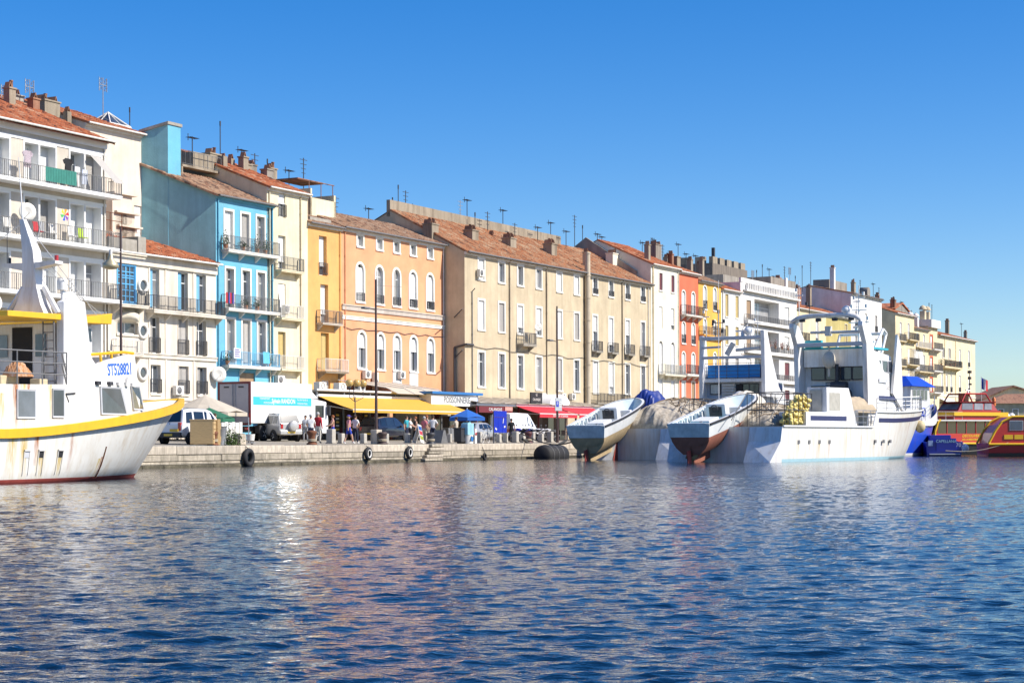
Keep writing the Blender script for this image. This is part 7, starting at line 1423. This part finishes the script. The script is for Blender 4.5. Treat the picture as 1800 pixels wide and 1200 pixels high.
def skiff(label, Fm, x0, tilt, z0, bottom, Ls=6.6, seed=0, inner=None, yoff=0):
    """a work boat hauled up the ramp; local x runs bow-ward, tilted bow-up"""
    P = Fm.W(x0, yoff, z0); t = thing('skiff', label, 'boat', P, 0); t.rotation_euler = (Matrix.Rotation(math.pi/2-Fm.th,4,'Z')@Matrix.Rotation(-tilt,4,'Y')).to_euler()
    yd = lambda q: 1.42*(1-max(0,(q-.45)/.55)**5)**.6*(.92+.08*sm(0,.3,q)); yw = lambda q: 1.15*(1-max(0,(q-.4)/.6)**2.0); zd = lambda q: 1.0+.22*max(0,(q-.4)/.6)**1.6
    o, secs = hull(t, Ls, yd, yw, zd, .9, draft=.75, mats=[bottom, bottom, mat('skiff_white', (.72,.74,.73), .35, .06, 2, coat=.3, dirt=(.4,.38,.3), dirt_amt=.25)], bands=[.24], nst=26, capm=0)
    e0, e1 = [s_[-1] for s_ in secs], [s_[0] for s_ in secs]
    for sg, e in ((1,e0),(-1,e1)): m = MB(); m.path([(p[0],p[1]+sg*.03,p[2]-.03) for p in e], .06, n=6); m.build('fender_rail', black_rub if sg < 0 else navy_stripe, t); m = MB(); m.loft([list(q) for q in zip(inside(secs,zabs=.42,inset=.09,sg=sg),inside(secs,zabs=.75,inset=.08,sg=sg),inside(secs,.0,inset=.07,sg=sg))]); m.build('lining', mat('pale_lining', (.58,.68,.70), .6, .14, 3), t); m = MB(); m.loft([[(p[0]-.03,p[1]-sg*min(abs(p[1]),.12),p[2]+.035),(p[0]+.02,p[1]+sg*.03,p[2]+.035)] for p in e]); m.build('gunwale', white_paint, t)
    m = MB(); m.loft([list(q) for q in zip(inside(secs,zabs=.43,inset=.06,sg=1),inside(secs,zabs=.43,inset=.06,sg=-1))]); m.build('floor', inner or mat('turquoise_deck', (.10,.42,.50), .6, .12, 3), t)
    m = MB(); m.prism([(-1.22,.26),(1.22,.26),(1.32,1.02),(1.0,1.06),(-1.0,1.06),(-1.32,1.02)], 0, -.07,.06); m.build('transom', mat('skiff_stern', (.70,.74,.73), .25, .25, 2, coat=.5), t); m = MB(); m.prism([(-.55,-.25),(.55,-.25),(1.1,.05),(1.22,.258),(-1.22,.258),(-1.1,.05)], 0, -.04,.05); m.build('stern_bottom', bottom, t)  # lower stern: bottom paint that also stands in for the shade beneath
    for i in range(7): m = MB(); x = .6+i*.62; m.box(x,x+.1,1.05,1.22,.42,.98); m.build('rib', white_paint, t)
    m = MB(); m.box(Ls*.50,Ls*.58,-.62,.62,.42,1.45); o = m.build('console', white_paint, t, bevel=.05); m = MB(); m.box(Ls*.50-.02,Ls*.50,-.4,.4,.75,1.3); m.build('dark_panel', iron, o); m = MB(); m.torus((Ls*.48,.0,1.2),.22,.03,0,16,6); m.build('steering_wheel', iron, o)
    m = MB(); m.box(Ls*.2,Ls*.38,-.6,.6,.42,.9); m.build('engine_box', white_paint, t, bevel=.05); m = MB(); m.box(Ls*.62,Ls*.66,-1.15,1.15,.42,1.1); m.build('bulkhead', white_paint, t)
    m = MB(); m.tube((Ls*.12,-.35,.42),(Ls*.12,-.35,1.0),.09,n=10); m.tube((Ls*.12,-.55,.85),(Ls*.12,-.15,.85),.06,n=8); m.build('towing_bitt', steel, t)
    m = MB(); m.box(.0,3.5,-.06,.06,-1.35,-.3); m.prism([(.0,-1.4),(1.6,-.7),(6.5,-.75),(6.5,-.6),(.0,-.6)], 1, -.1,.1); m.build('keel', bottom, t)
    m = MB(); m.box(-.55,-.12,-.03,.03,-1.45,-.45); m.build('rudder', antifoul, t)
    m = MB(); m.tube((-.05,0,-1.0),(.5,0,-1.0),.06,n=8)
    for k in range(3): a = k*2.094+.4; m.obox((.02,.22*math.cos(a),-1.0+.22*math.sin(a)),(.03,.2,.36),(a+R(90),0,.4))
    m.build('propeller', mat('bronze', (.45,.30,.15), .4, .2, 5, metal=.6), t)
    return t
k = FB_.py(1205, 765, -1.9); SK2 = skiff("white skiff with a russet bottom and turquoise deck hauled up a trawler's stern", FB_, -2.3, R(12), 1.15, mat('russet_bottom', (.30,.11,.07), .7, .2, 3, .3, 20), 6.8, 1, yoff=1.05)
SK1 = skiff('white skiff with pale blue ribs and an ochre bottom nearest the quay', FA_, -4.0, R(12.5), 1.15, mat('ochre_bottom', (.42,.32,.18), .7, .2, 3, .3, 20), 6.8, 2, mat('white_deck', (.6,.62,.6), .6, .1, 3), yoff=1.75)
# gear on the trawler decks: each a thing of its own
def on(Fm, o, label, cat, group=None): o.location = Fm.W(0,0,0); o.rotation_euler = (0,0,Fm.rz); return tag(o, label, cat, group)
on(FB_, lump('net_heap', (5.6,.3,1.85), 3.6,2.3,1.3, net_m, None, 11, 150, 100, 1.25, 60), 'large heap of beige fishing net behind the steel cage with yellow floats', 'net')
on(FA_, lump('net_heap', (5.3,-.9,1.85), 4.6,2.5,1.65, net_m, None, 12, 150, 100, 1.25, 70), 'tall heap of beige fishing net between the two skiffs', 'net')
on(FA_, lump('tarpaulin', (13.0,-2.3,2.9), 2.4,1.1,1.6, tarp_w, None, 13, 60, 44, .8), 'pale tarpaulin heaped beneath the gantry of the trawler with the blue awning', 'tarpaulin')
on(FB_, lump('net_cover', (14.2,-1.6,2.9), 1.9,1.0,1.0, mat('dull_tarpaulin', (.42,.34,.24), .9, .15, 3, .4, 8), None, 14, 60, 44, .8), 'beige cover over gear behind the white casing of the trawler with navy stripes', 'tarpaulin')
on(FA_, lump('blue_tarpaulin', (8.6,3.1,3.3), 1.4,.9,1.15, tarp_b, None, 15, 60, 44, 1.2), 'dark blue tarpaulin tied over deck gear on the trawler nearest the quay', 'tarpaulin')
m = MB(); m.box(7.2,10.0,2.2,3.6,1.9,3.35); on(FA_, m.build('gear_crate', lt_grey), 'grey gear crate under the dark blue tarpaulin', 'crate')
def cage(Fm, x0, x1, y0, y1, z0, z1, label, nx=6, ny=3):
    t = thing('steel_cage', label, 'cage', Fm.W(0,0,0), Fm.rz); m = MB()
    for z in (z0+.02, (z0+z1)/2, z1): m.path([(x0,y0,z),(x1,y0,z),(x1,y1,z),(x0,y1,z),(x0,y0,z)], .03, n=5)
    m.build('rails', iron, t); m = MB()
    for i in range(nx+1): x = x0+(x1-x0)*i/nx; m.tube((x,y0,z0),(x,y0,z1),.022,n=5); m.tube((x,y1,z0),(x,y1,z1),.022,n=5)
    for i in range(ny+1): y = y0+(y1-y0)*i/ny; m.tube((x0,y,z0),(x0,y,z1),.022,n=5); m.tube((x1,y,z0),(x1,y,z1),.022,n=5)
    m.build('uprights', iron, t); m = MB(); m.path([(x0,y0,z1),(x0-2.0,y0,z0+.4)],.03); m.path([(x0,y1,z1),(x0-2.0,y1,z0+.4)],.03); m.build('braces', iron, t); return t
cage(FB_, .9, 4.6, -3.2,-.9, 1.95, 3.9, 'steel bar cage holding yellow floats at the stern of the white trawler with turquoise canvas'); cage(FA_, 3.0, 7.0, -3.2,-2.2, 1.95, 3.9, 'steel bar cage beside the beige net heap between the two skiffs')
fl_me = None
def floats(Fm, x0, x1, y0, y1, zb, zt, n, label, seed):
    global fl_me
    r = random.Random(seed); t = thing('float_pile', label, 'floats', Fm.W((x0+x1)/2,(y0+y1)/2,zb), Fm.rz)
    if fl_me is None: fl_me = MB().lathe([(.03,-.10),(.10,-.07),(.125,0),(.10,.07),(.03,.10)], (0,0,0), 8, axis=0).mesh('float', float_y)
    for i in range(n):
        u, v = r.random(), r.random(); h = (zt-zb)*(.35+.65*sm(0,.8,u)); share('float', fl_me, t, ((u-.5)*(x1-x0), (v-.5)*(y1-y0), r.random()**.8*h+.08), (r.uniform(0,3),r.uniform(0,3),r.uniform(0,3)))
floats(FB_, 1.9, 4.5, -3.15,-2.5, 1.95, 3.7, 280, 'pile of pale yellow net floats in the steel cage beside the white casing', 1); floats(FA_, 6.2, 8.2, -3.1,-2.4, 1.95, 3.9, 120, 'smaller heap of bright yellow floats behind the skiff with the turquoise deck', 2)
for a, z in ((FB_,1.0),): m = MB(); p = (25.5,-1.7,2.1); m.ball((p[0],p[1]-.1,p[2]),.36,.36,.42,14,10); o = on(FB_, m.build('buoy_fender', mat('cream_buoy', (.55,.45,.26), .6, .15, 4)), 'cream ball fender hanging at the bow of the white trawler with turquoise canvas', 'fender')
# mooring lines
for nm, A, B_, sag, lb in (('mooring_line', FA_.W(1.0,3.3,2.0), QF.W(QF.px(929,775,0)[0],.6,Q+.7), .9, 'mooring line from the trawler with the blue awning to the wine-red post'), ): m = MB(); m.path([A.lerp(B_,i/12)-Vector((0,0,sag*math.sin(math.pi*i/12))) for i in range(13)], .045, n=6); tag(m.build(nm, dark_rope), lb, 'rope')
# ---------------------------------------------------------------- the blue trawler beyond
thC = R(33); bx, by = 32.3, 147.0; FC = Fr(bx-15*math.sin(thC), by-15*math.cos(thC), thC); t = thing('blue_trawler', 'bright blue trawler with a white bow band and blue-roofed wheelhouse', 'trawler', FC.W(0,0,0), FC.rz)
yd = lambda q: 2.6*(1-max(0,(q-.5)/.5)**2.3); yw = lambda q: 2.4*(1-max(0,(q-.35)/.65)**1.8); zd = lambda q: 1.9+2.1*max(0,(q-.2)/.8)**1.5
o, secs = hull(t, 15, yd, yw, zd, 2.2, mats=[antifoul, white_paint, hull_blue], bands=[.22], nst=30); e0, e1 = [s_[-1] for s_ in secs], [s_[0] for s_ in secs]
for sg, e in ((1,e0),(-1,e1)):
    m = MB(); m.loft([[(p[0]+.02,p[1]+sg*.04,p[2]-.02-.75*sm(.4,.8,i/30)),(p[0]+.08*sm(.9,1,i/30),p[1]+sg*.05,p[2]+.05)] for i,p in enumerate(e)]); m.build('white_band', boat_white, t)
m = MB(); m.loft([[(p[0]-.02,p[1]-.02,p[2]-.5),(q[0]-.02,q[1]+.02,q[2]-.5)] for p,q in zip(e0,e1)]); m.build('deck', deck_grey, t)
text('SETE', 'lettering', .5, hull_blue, t, (14.7,-1.05,3.35), (R(80),0,R(40)), sx=.8)
m = MB(); m.prism([(7.5,2.0),(12.0,2.0),(11.5,5.2),(7.7,5.2)], 1, -1.7,1.7); m.build('wheelhouse', boat_white, t, bevel=.03); m = MB(); m.add([(7.3,-2.0,5.2),(12.2,-2.0,5.2),(12.2,2.0,5.2),(7.3,2.0,5.2),(8.4,-1.0,6.0),(11.0,-1.0,6.0),(11.0,1.0,6.0),(8.4,1.0,6.0)], [(0,1,5,4),(1,2,6,5),(2,3,7,6),(3,0,4,7),(4,5,6,7),(3,2,1,0)]); m.build('roof', hull_blue, t)
side_wins(t, [(8.0,8.6),(8.8,9.4),(9.6,10.2),(10.4,11.0)], -1.71, 4.2, 4.95); 
for y in (-1.2,-.4,.4,1.2): m = MB(); m.box(11.62,11.66,y-.32,y+.32,4.2,4.95); m.build('window', boat_glass, t)
m = MB(); m.torus((9.8,-1.74,3.3),.3,.05,1,16,6); m.torus((10.3,-1.74,3.3),.3,.05,1,16,6); m.build('blue_emblem', hull_blue, t); railings([(p[0]-.2,p[1]*.95,p[2]) for p in e1[12::4]], .9, 'bow_railing', steel, t, 3, 1.3)
for i in range(3): m = MB(); p = e0[-4-i*2]; m.ball((p[0]-.3,p[1]*.6,p[2]+.28),.28,n=10,k=7); o = m.build('bow_fender', mat('olive_fender', (.35,.33,.10), .6, .2, 4), t)
# ---------------------------------------------------------------- small blue boat
FD = Fr(*(at(1660, 800, 138).xy), R(5)); t = thing('small_blue_boat', 'small deep blue motor boat with a pale lettered stern, moored before the black-hulled ferry', 'boat', FD.W(0,0,0), FD.rz)
navyb = mat('deep_blue_hull', (.01,.02,.30), .35, .08, 2, coat=.3); yd = lambda q: 1.35*(1-max(0,(q-.5)/.5)**2.2); yw = lambda q: 1.2*(1-max(0,(q-.4)/.6)**1.8); zd = lambda q: 1.05+.4*max(0,(q-.3)/.7)**1.5
hull(t, 6.5, yd, yw, zd, .8, mats=[navyb, white_paint, navyb], bands=[.07], draft=.5, nst=16); m = MB(); m.loft([[(x,-yd(x/6.5)*.95,.9),(x,yd(x/6.5)*.95,.9)] for x in np.linspace(.05,6.3,10)]); m.build('deck', deck_grey, t)
m = MB(); m.box(-.12,.02,-.85,.6,.35,1.3); m.build('stern_board', navyb, t, bevel=.03); text('CAPELLANA', 'lettering', .3, mat('pale_cyan_print', (.45,.75,.80), .5, .05, 3), t, (-.13,-.12,1.08), (R(90),0,R(-90)), sx=.9); text('70', 'lettering', .4, white_paint, t, (-.06,-1.02,.8), (R(90),0,R(-90)))
m = MB(); m.obox((-.05,1.0,.95),(.04,.34,.4)); m.build('stern_emblem', mat('pale_emblem', (.4,.5,.65), .5, .3, 6), t); m = MB(); m.box(2.2,4.0,-.8,.8,.9,1.55); m.build('engine_hatch', navyb, t, bevel=.05); m = MB(); m.box(-.35,-.05,-1.1,1.1,.12,.18); m.build('swim_step', white_paint, t)
m = MB(); m.ball((-.0,-1.5,.55),.3,.28,.36,12,8); m.tube((0,-1.45,.9),(.1,-1.2,1.1),.02); m.build('fender', white_paint, t)
# ---------------------------------------------------------------- red sightseeing ferries
fer_red = mat('ferry_red', (.52,.025,.02), .4, .06, 2, coat=.3); fer_dk = mat('ferry_dark_red', (.34,.02,.022), .45, .08, 3); fer_yel = mat('ferry_yellow', (.80,.48,.02), .45, .06, 3); blackh = mat('black_hull', (.012,.012,.013), .5, .2, 3)
def ferry(label, X, Y, th, Wd, Lf, hullm, catam=False):
    t = thing('sightseeing_ferry', label, 'ferry', (X,Y,0), math.pi/2-th); h = Wd/2
    yd = lambda q: h*(1-max(0,(q-.75)/.25)**2.4*.75); yw = lambda q: h*.93*(1-max(0,(q-.6)/.4)**2*.85); zd = lambda q: 1.35+.25*max(0,(q-.6)/.4)**2
    o, secs = hull(t, Lf, yd, yw, zd, 1.2, mats=[blackh, blackh, hullm], bands=[.35 if hullm is not blackh else .1], draft=.5, nst=20); e0, e1 = [s_[-1] for s_ in secs], [s_[0] for s_ in secs]
    for sg, e in ((1,e0),(-1,e1)): m = MB(); m.path([(p[0],p[1]+sg*.06,p[2]-.12) for p in e],.12,n=6); m.build('rubbing_band', fer_yel, t)
    m = MB(); m.loft([[(p[0]-.02,p[1]-.02,p[2]-.05),(q[0]-.02,q[1]+.02,q[2]-.05)] for p,q in zip(e0,e1)]); m.build('deck', deck_grey, t)
    return t, h
thE = R(62); FE = Fr(*(at(1652, 801, 150).xy+Vector((0,0))), thE)
t, h = ferry('red sightseeing ferry with a black hull and an upper wheelhouse', FE.o.x+2.2*math.cos(thE)*-1, FE.o.y+2.2*math.sin(thE), thE, 4.6, 13, blackh); 
m = MB(); m.box(.1,12,-h+.02,h-.02,1.3,2.35); m.build('cabin_side', fer_red, t); m = MB(); m.box(.5,12,-h+.25,h-.25,2.35,3.75); m.build('cabin_glass', car_glass, t); m = MB(); m.box(-.1,12.2,-h,h,3.75,3.9); m.build('cabin_roof', off_white, t)
for i in range(9): m = MB(); x = .5+i*1.4; m.box(x-.05,x+.05,-h+.19,-h+.25,2.35,3.75); m.build('cabin_post', fer_dk, t)
m = MB(); m.path([(-.15,-h+.05,1.2),(.05,-h+.05,2.6),(.45,-h+.05,3.6),(.8,-h+.05,3.9)],.13,n=8); m.build('end_arch', fer_yel, t); m = MB(); m.path([(-.15,h-.05,1.2),(.05,h-.05,2.6),(.45,h-.05,3.6),(.8,h-.05,3.9)],.13,n=8); m.build('end_arch', fer_yel, t)
text('DECOUVERTE', 'lettering', .42, fer_yel, t, (5.4,-h+.0,2.08), (R(90),0,0), sx=1.15, shear=.3, off=.01); text('DE LA MEDITERRANEE', 'lettering', .32, fer_yel, t, (5.4,-h+.0,1.66), (R(90),0,0), sx=.95, shear=.3, off=.01)
m = MB(); m.box(3.0,10.6,-h+.3,h-.3,3.9,4.35); m.build('upper_coaming', fer_dk, t); m = MB(); m.box(2.9,10.9,-h+.15,h-.15,4.35,4.75); m.build('upper_band', fer_yel, t); m = MB(); m.box(3.6,10.0,-1.9,1.9,4.75,4.95); m.loft([[(3.8,-1.8,4.95),(3.8,1.8,4.95),(4.5,1.6,5.85),(4.5,-1.6,5.85)],[(9.6,-1.8,4.95),(9.6,1.8,4.95),(9.0,1.6,5.85),(9.0,-1.6,5.85)]], closed=True, smooth=False, capends=True); m.build('wheelhouse', fer_dk, t)
m = MB(); 
for x0, x1 in ((4.5,6.1),(6.3,7.6),(7.8,8.9)): MB().quad((x0-.2,-1.83,5.05),(x1-.2,-1.83,5.05),(x1-.1,-1.68,5.75),(x0+.0,-1.68,5.75)).build('side_glass', pane_pale, t); m = MB(); m.quad((3.84,-1.5,5.05),(3.84,1.5,5.05),(4.38,1.4,5.75),(4.38,-1.4,5.75)); m.build('rear_glass', pane_pale, t); m = MB(); m.box(4.1,9.4,-1.75,1.75,5.85,5.97); m.build('wheelhouse_roof', fer_dk, t)
m = MB(); m.path([(4.6,-1.5,5.97),(5.2,-1.4,6.85),(8.2,-1.4,6.85),(8.8,-1.5,5.97)],.09,n=6); m.path([(4.6,1.5,5.97),(5.2,1.4,6.85),(8.2,1.4,6.85),(8.8,1.5,5.97)],.09,n=6); m.box(5.1,8.3,-1.4,1.4,6.83,6.92); m.box(5.9,6.4,-.6,.6,5.97,6.83); m.build('roof_arch', fer_red, t); radar(t, (6.8,0,6.93), 1.2, .4)
m = MB(); m.lathe([(.22,5.5),(.22,6.3),(.1,6.5)], (9.6,-1.2,0), 10); m.build('horn', mat('ferry_orange', (.6,.16,.03), .5, .05, 3), t); railings([(.6,-h+.3,3.9),(4.2,-h+.3,3.9)], .9, 'deck_railing', off_white, t, 2, 1.2)
m = MB(); m.tube((7.6,.6,6.9),(7.6,.6,9.6),.05,n=6); m.obox((7.6,.6,9.4),(.2,.5,.3)); m.obox((7.6,.6,8.7),(.2,.4,.3)); m.obox((7.7,.6,8.0),(.2,.3,.2)); m.build('mast', iron, t)
m = MB(); 
for i in range(2): m.path([(9.4+1.2*i,-h,3.92),(9.4+1.2*i,-h,4.3)],.05)
m.ball((11.0,-h+.6,4.3),.4); m.ball((11.8,-h+.6,4.3),.4); m.build('life_buoy', white_paint, t)
t.scale = (.72,.72,.72)
# flag on its staff
F0 = at(1725, 690, 158); ft = thing('tricolour_flag', 'small French tricolour hanging from a staff above the black-hulled ferry', 'flag', (F0.x,F0.y,3.9), 0); ft.scale = (.72,.72,.72); m = MB(); m.tube((0,0,0),(0,0,3.6),.03,n=6); m.build('staff', off_white, ft)
for i, c in enumerate(((.02,.05,.3),(.75,.75,.74),(.6,.03,.04))): m = MB(); a, b_ = i*.26, (i+1)*.26; m.loft([[(x, .08*math.sin(9*x+k), 3.5-k*1.3-.5*x) for x in np.linspace(a,b_,4)] for k in np.linspace(0,1,6)]); m.build('flag_stripe', mat('flag%d' % i, c, .8, .05, 4), ft)
thG = R(89); PG = at(1738, 800, 134); t, h = ferry('bright red ferry with a curved yellow roof edge', PG.x-1.61*math.cos(thG), PG.y+1.61*math.sin(thG), thG, 4.6, 14, fer_red); t.scale = (.7,.7,.7)
t['label'] = 'bright red low ferry with a curved yellow roof edge and blue-tinted windows'
m = MB(); m.prism([(.2,1.3),(13,1.3),(13,4.0),(2.4,4.0),(1.2,3.2),(.6,2.4)], 1, -h+.08,h-.08); m.build('cabin', fer_red, t)
for sg in (-1,1): m = MB(); m.path([(.0,sg*(h-.02),1.3),(.7,sg*(h-.02),2.6),(1.35,sg*(h-.02),3.5),(2.4,sg*(h-.02),4.05),(13,sg*(h-.02),4.05)],.12,n=8); m.build('yellow_roof_edge', fer_yel, t)
bg_ = glassy('blue_tinted_glass', (.07,.12,.22), .06); side_wins(t, [(2.2,3.5),(3.75,4.6),(5.4,7.0),(7.4,9.0),(9.4,11.0)], -h+.05, 2.7, 3.6, bg_)
for i in range(3): m = MB(); x = 1.6+i*1.05; m.box(x,x+.9,-h+.02,-h+.075,1.75,2.2); m.build('yellow_panel', fer_yel, t)
m = MB(); m.ball((4.4,-1.2,4.5),.5,.4,.42); m.ball((5.6,-1.0,4.5),.5,.4,.42); m.build('life_raft', white_paint, t); m = MB(); m.box(6.4,12,-1.9,1.9,4.12,5.0); m.build('upper_housing', fer_yel, t, bevel=.2)
m = MB(); A = Vector((2.0,-h-.05,1.4)); B_ = Vector((-4.5,-2.6,.6)); m.path([A.lerp(B_,i/8)-Vector((0,0,.4*math.sin(math.pi*i/8))) for i in range(9)],.04,n=5); m.build('mooring_line', rope_m, t)
# ================================================================ things out on the balconies
AP = Fr(*APT.root.location.xy, TH)
def onapt(x, row, d, label, name, cat, group=None):
    z = APT_ROWS[row]; u = SF.px(x, 400, APT.p-d)[0]-APT.s0; return thing(name, label, cat, AP.W(u,-d,z), SF.rz, group)
def garment(x, row, mt, label, kind=0, h=1.0, w_=.55, top=1.75):
    t = onapt(x, row, .95, label, 'laundry', 'laundry', None); m = MB(); n = 8; A = []
    for j in range(7):
        f = j/6; ww = w_*(.5 if kind and f < .2 else .42+.1*f); A.append([(-ww+2*ww*i/n, .05*math.sin(3*i+2*f), top-h*f) for i in range(n+1)])
    m.loft(A); m.loft([[(x_,y-.02,z) for x_,y,z in r_] for r_ in A])
    m.build('cloth', mt, t)
    if kind: [MB().obox((sg*w_*.55,0,top-.2),(.22,.05,.26),(0,sg*.5,0)).build('sleeve', mt, t) for sg in (-1,1)]
    m = MB(); m.tube((0,.02,top),(0,.02,top+.15),.01,n=4); m.build('hanger', iron, t); return t
garment(49, 0, mat('checked_cloth', (.45,.38,.42), .9, .5, 16), 'grey checked shirt hung on the upper balcony beside the green screen', 1, 1.0); garment(136, 0, white_c, 'white sheet drying on the upper balcony rail', 0, 1.2, .5, 1.35); garment(149, 0, cloth('pale_blue', (.55,.60,.70)), 'pale blue patterned cloth drying on the upper balcony rail', 0, .9, .5, 1.25); garment(120, 0, black_c, 'black garment hung on the upper balcony', 1, 1.1)
def chair(x, row, mt, label, d=.6):
    t = onapt(x, row, d, label, 'balcony_chair', 'chair', None); m = MB(); m.box(-.22,.22,-.22,.22,.42,.46); m.build('seat', mt, t); m = MB(); m.obox((0,.2,.75),(.44,.03,.6),(R(-10),0,0)); m.build('backrest', mt, t)
    for a in (-.2,.2):
        for b in (-.2,.2): MB().tube((a,b,0),(a,b,.42),.018,n=5).build('leg', grey_iron, t)
chair(67, 1, red_c, 'bright red balcony chair on the middle balcony'); chair(146, 1, mat('lime_cloth', (.40,.55,.04), .8, .1, 5), 'lime green folding chair on the middle balcony'); chair(95, 1, off_white, 'white chair between the red chair and the pinwheel'); chair(78, 1, grey_c, 'grey chair next to the red chair on the middle balcony'); chair(128, 1, SHW, 'white chair between the pinwheel and the lime green chair'); chair(15, 1, off_white, 'white chair on the middle balcony above the boat mast')
t = onapt(113, 1, 1.0, 'rainbow pinwheel turning on the middle balcony rail', 'pinwheel', 'pinwheel'); m = MB(); m.tube((0,0,.6),(0,0,1.55),.015,n=5); m.build('stick', off_white, t)
for i, c in enumerate(((.6,.02,.03),(.7,.3,.02),(.7,.6,.03),(.05,.4,.08),(.03,.1,.5),(.2,.03,.35))): a = i*math.pi/3; P = lambda r_, q: (r_*math.cos(q), -.05, 1.6+r_*math.sin(q)); m = MB(); m.add([(0,-.03,1.6),P(.42,a),P(.34,a+.62)], [(0,1,2)]); m.add([(0,-.05,1.6),P(.42,a),P(.34,a+.62)], [(0,1,2)]); m.build('vane', mat('vane%d' % i, c, .6, .05, 4), t)
d_ = dish(None, AP.W(SF.px(33,372,APT.p)[0]-APT.s0, -.6, APT_ROWS[1]+1.5), .55, off_white, (0,0,SF.rz-R(25))); d_.name = 'satellite_dish'; tag(d_, 'white satellite dish on the middle balcony behind the boat mast', 'satellite dish')
# potted plants on the blue house and the modern block
BH = bpy.data.objects['blue_house']; BF = Fr(*BH.location.xy, TH)
def pot(F_, u, d, z, label, h=.6, col=(.05,.10,.03), seed=0, flower=None, w_=.3, n=130, group=None, name='potted_plant'):
    t = thing(name, label, 'plant', F_.W(u,-d,z), SF.rz, group); r = random.Random(seed); m = MB(); m.lathe([(.12,0),(.17,.26),(.18,.28)], (0,0,0), 10); m.build('pot', tile_old, t); m = MB()
    for i in range(n):
        q = Vector((r.gauss(0,w_*.5), r.gauss(0,.12), .28+abs(r.gauss(0,h*.45)))); nn = Vector((r.uniform(-1,1),r.uniform(-1,1),r.uniform(-.3,1))).normalized(); a = nn.orthogonal().normalized()*r.uniform(.04,.09); b = nn.cross(a).normalized()*.035; m.quad(q-a,q+b,q+a,q-b, 1 if flower and r.random() < .35 else 0)
    m.build('leaves', [mat('leaf_%d' % int(col[0]*1000), col, .7, .4, 3), flower or leaf_m], t)
zt = BF.px
def bz(x, y): return SF.px(x, y, D)[1]
for i, (x, y, h, lb) in enumerate(((397,437,.9,'tall spiky potted plant on the top balcony of the blue house'),(427,443,.4,'small potted plant in the middle of the top balcony of the blue house'),(452,447,.8,'bushy grey-green potted plant on the top balcony of the blue house'),(466,449,1.0,'wide leafy potted plant at the end of the top balcony of the blue house'),(432,542,.45,'low potted plant on the middle balcony of the blue house'),(452,544,.5,'potted plant beside the chairs on the middle balcony of the blue house'),(400,640,.55,'potted plant on the lowest balcony of the blue house'),(472,644,.7,'green potted plant at the end of the lowest balcony of the blue house'))): pot(BF, SF.px(x,y,D-.5)[0]-SF.px(380,600,D)[0], .5, SF.px(393,438 if y < 500 else 541 if y < 600 else 641,D)[1], lb, h, (.06,.09,.045), i)
t = thing('striped_towel', 'red and blue striped towel over the middle balcony rail of the blue house', 'towel', BF.W(SF.px(404,535,D-.8)[0]-SF.px(380,600,D)[0], -.82, SF.px(393,541,D)[1]), SF.rz); m = MB()
for i in range(6): q = MB(); q.box(-.45+.15*i,-.31+.15*i,-.02,.02,.25,1.0); q.build('stripe', [red_c,navy,purple][i%3], t)
t = thing('balcony_poster', 'white poster with violet lettering hung on the lowest balcony of the blue house', 'poster', BF.W(SF.px(417,622,D-.85)[0]-SF.px(380,600,D)[0], -.85, SF.px(393,641,D)[1]), SF.rz); MB().box(-.4,.4,-.01,.01,.45,1.15).build('sheet', white_paint, t)
for k in range(4): MB().box(-.3,.3-.1*(k%2),-.014,-.011,.55+.15*k,.62+.15*k).build('print_line', purple, t)
t = thing('blue_towel', 'turquoise towel over the lowest balcony rail of the blue house', 'towel', BF.W(SF.px(468,628,D-.85)[0]-SF.px(380,600,D)[0], -.85, SF.px(393,641,D)[1]), SF.rz); m = MB(); m.loft([[(-.4+.1*i, .02*math.sin(2*i)-k*.01, 1.0-.8*k/4) for i in range(9)] for k in range(5)]); m.build('cloth', cloth('turquoise', (.12,.45,.62)), t); m = MB(); m.tube((-.42,0,1.01),(.42,0,1.01),.02,n=5); m.build('fold', cloth('turquoise', (.12,.45,.62)), t)
MK = bpy.data.objects['modern_block']; MF = Fr(*MK.location.xy, TH); redf = mat('red_geranium', (.45,.03,.06), .7, .2, 5)
for i, x in enumerate((1352,1362,1374,1384)): pot(MF, SF.px(x,605,E-.4)[0]-SF.px(1302,600,E)[0], .45, SF.px(1310,607,E)[1], 'red geranium box ' + ('beside the shaded recess', 'second along from the shaded recess', 'third along from the shaded recess', 'nearest the end pier')[i] + ' on the modern block balcony', .7, (.06,.10,.04), 20+i, redf, .5, 110, 'red geranium boxes on the modern block', 'geranium_box')
EH = Fr(*END.root.location.xy, TH)
for i, x in enumerate((1654,1662,1670,1677)): pot(EH, SF.px(x,640,E-.8)[0]-END.s0, .85, SF.px(1650,643,E)[1], ('green balcony box at the near corner of the end house balcony', 'green balcony box beside the red flowers on the end house balcony', 'red-flowered box beside the green boxes on the end house balcony', 'red-flowered box at the far corner of the end house balcony')[i], .9, (.05,.09,.035), 30+i, redf if i > 1 else None, .6, 110, 'flowering boxes on the end house balcony', 'balcony_box')
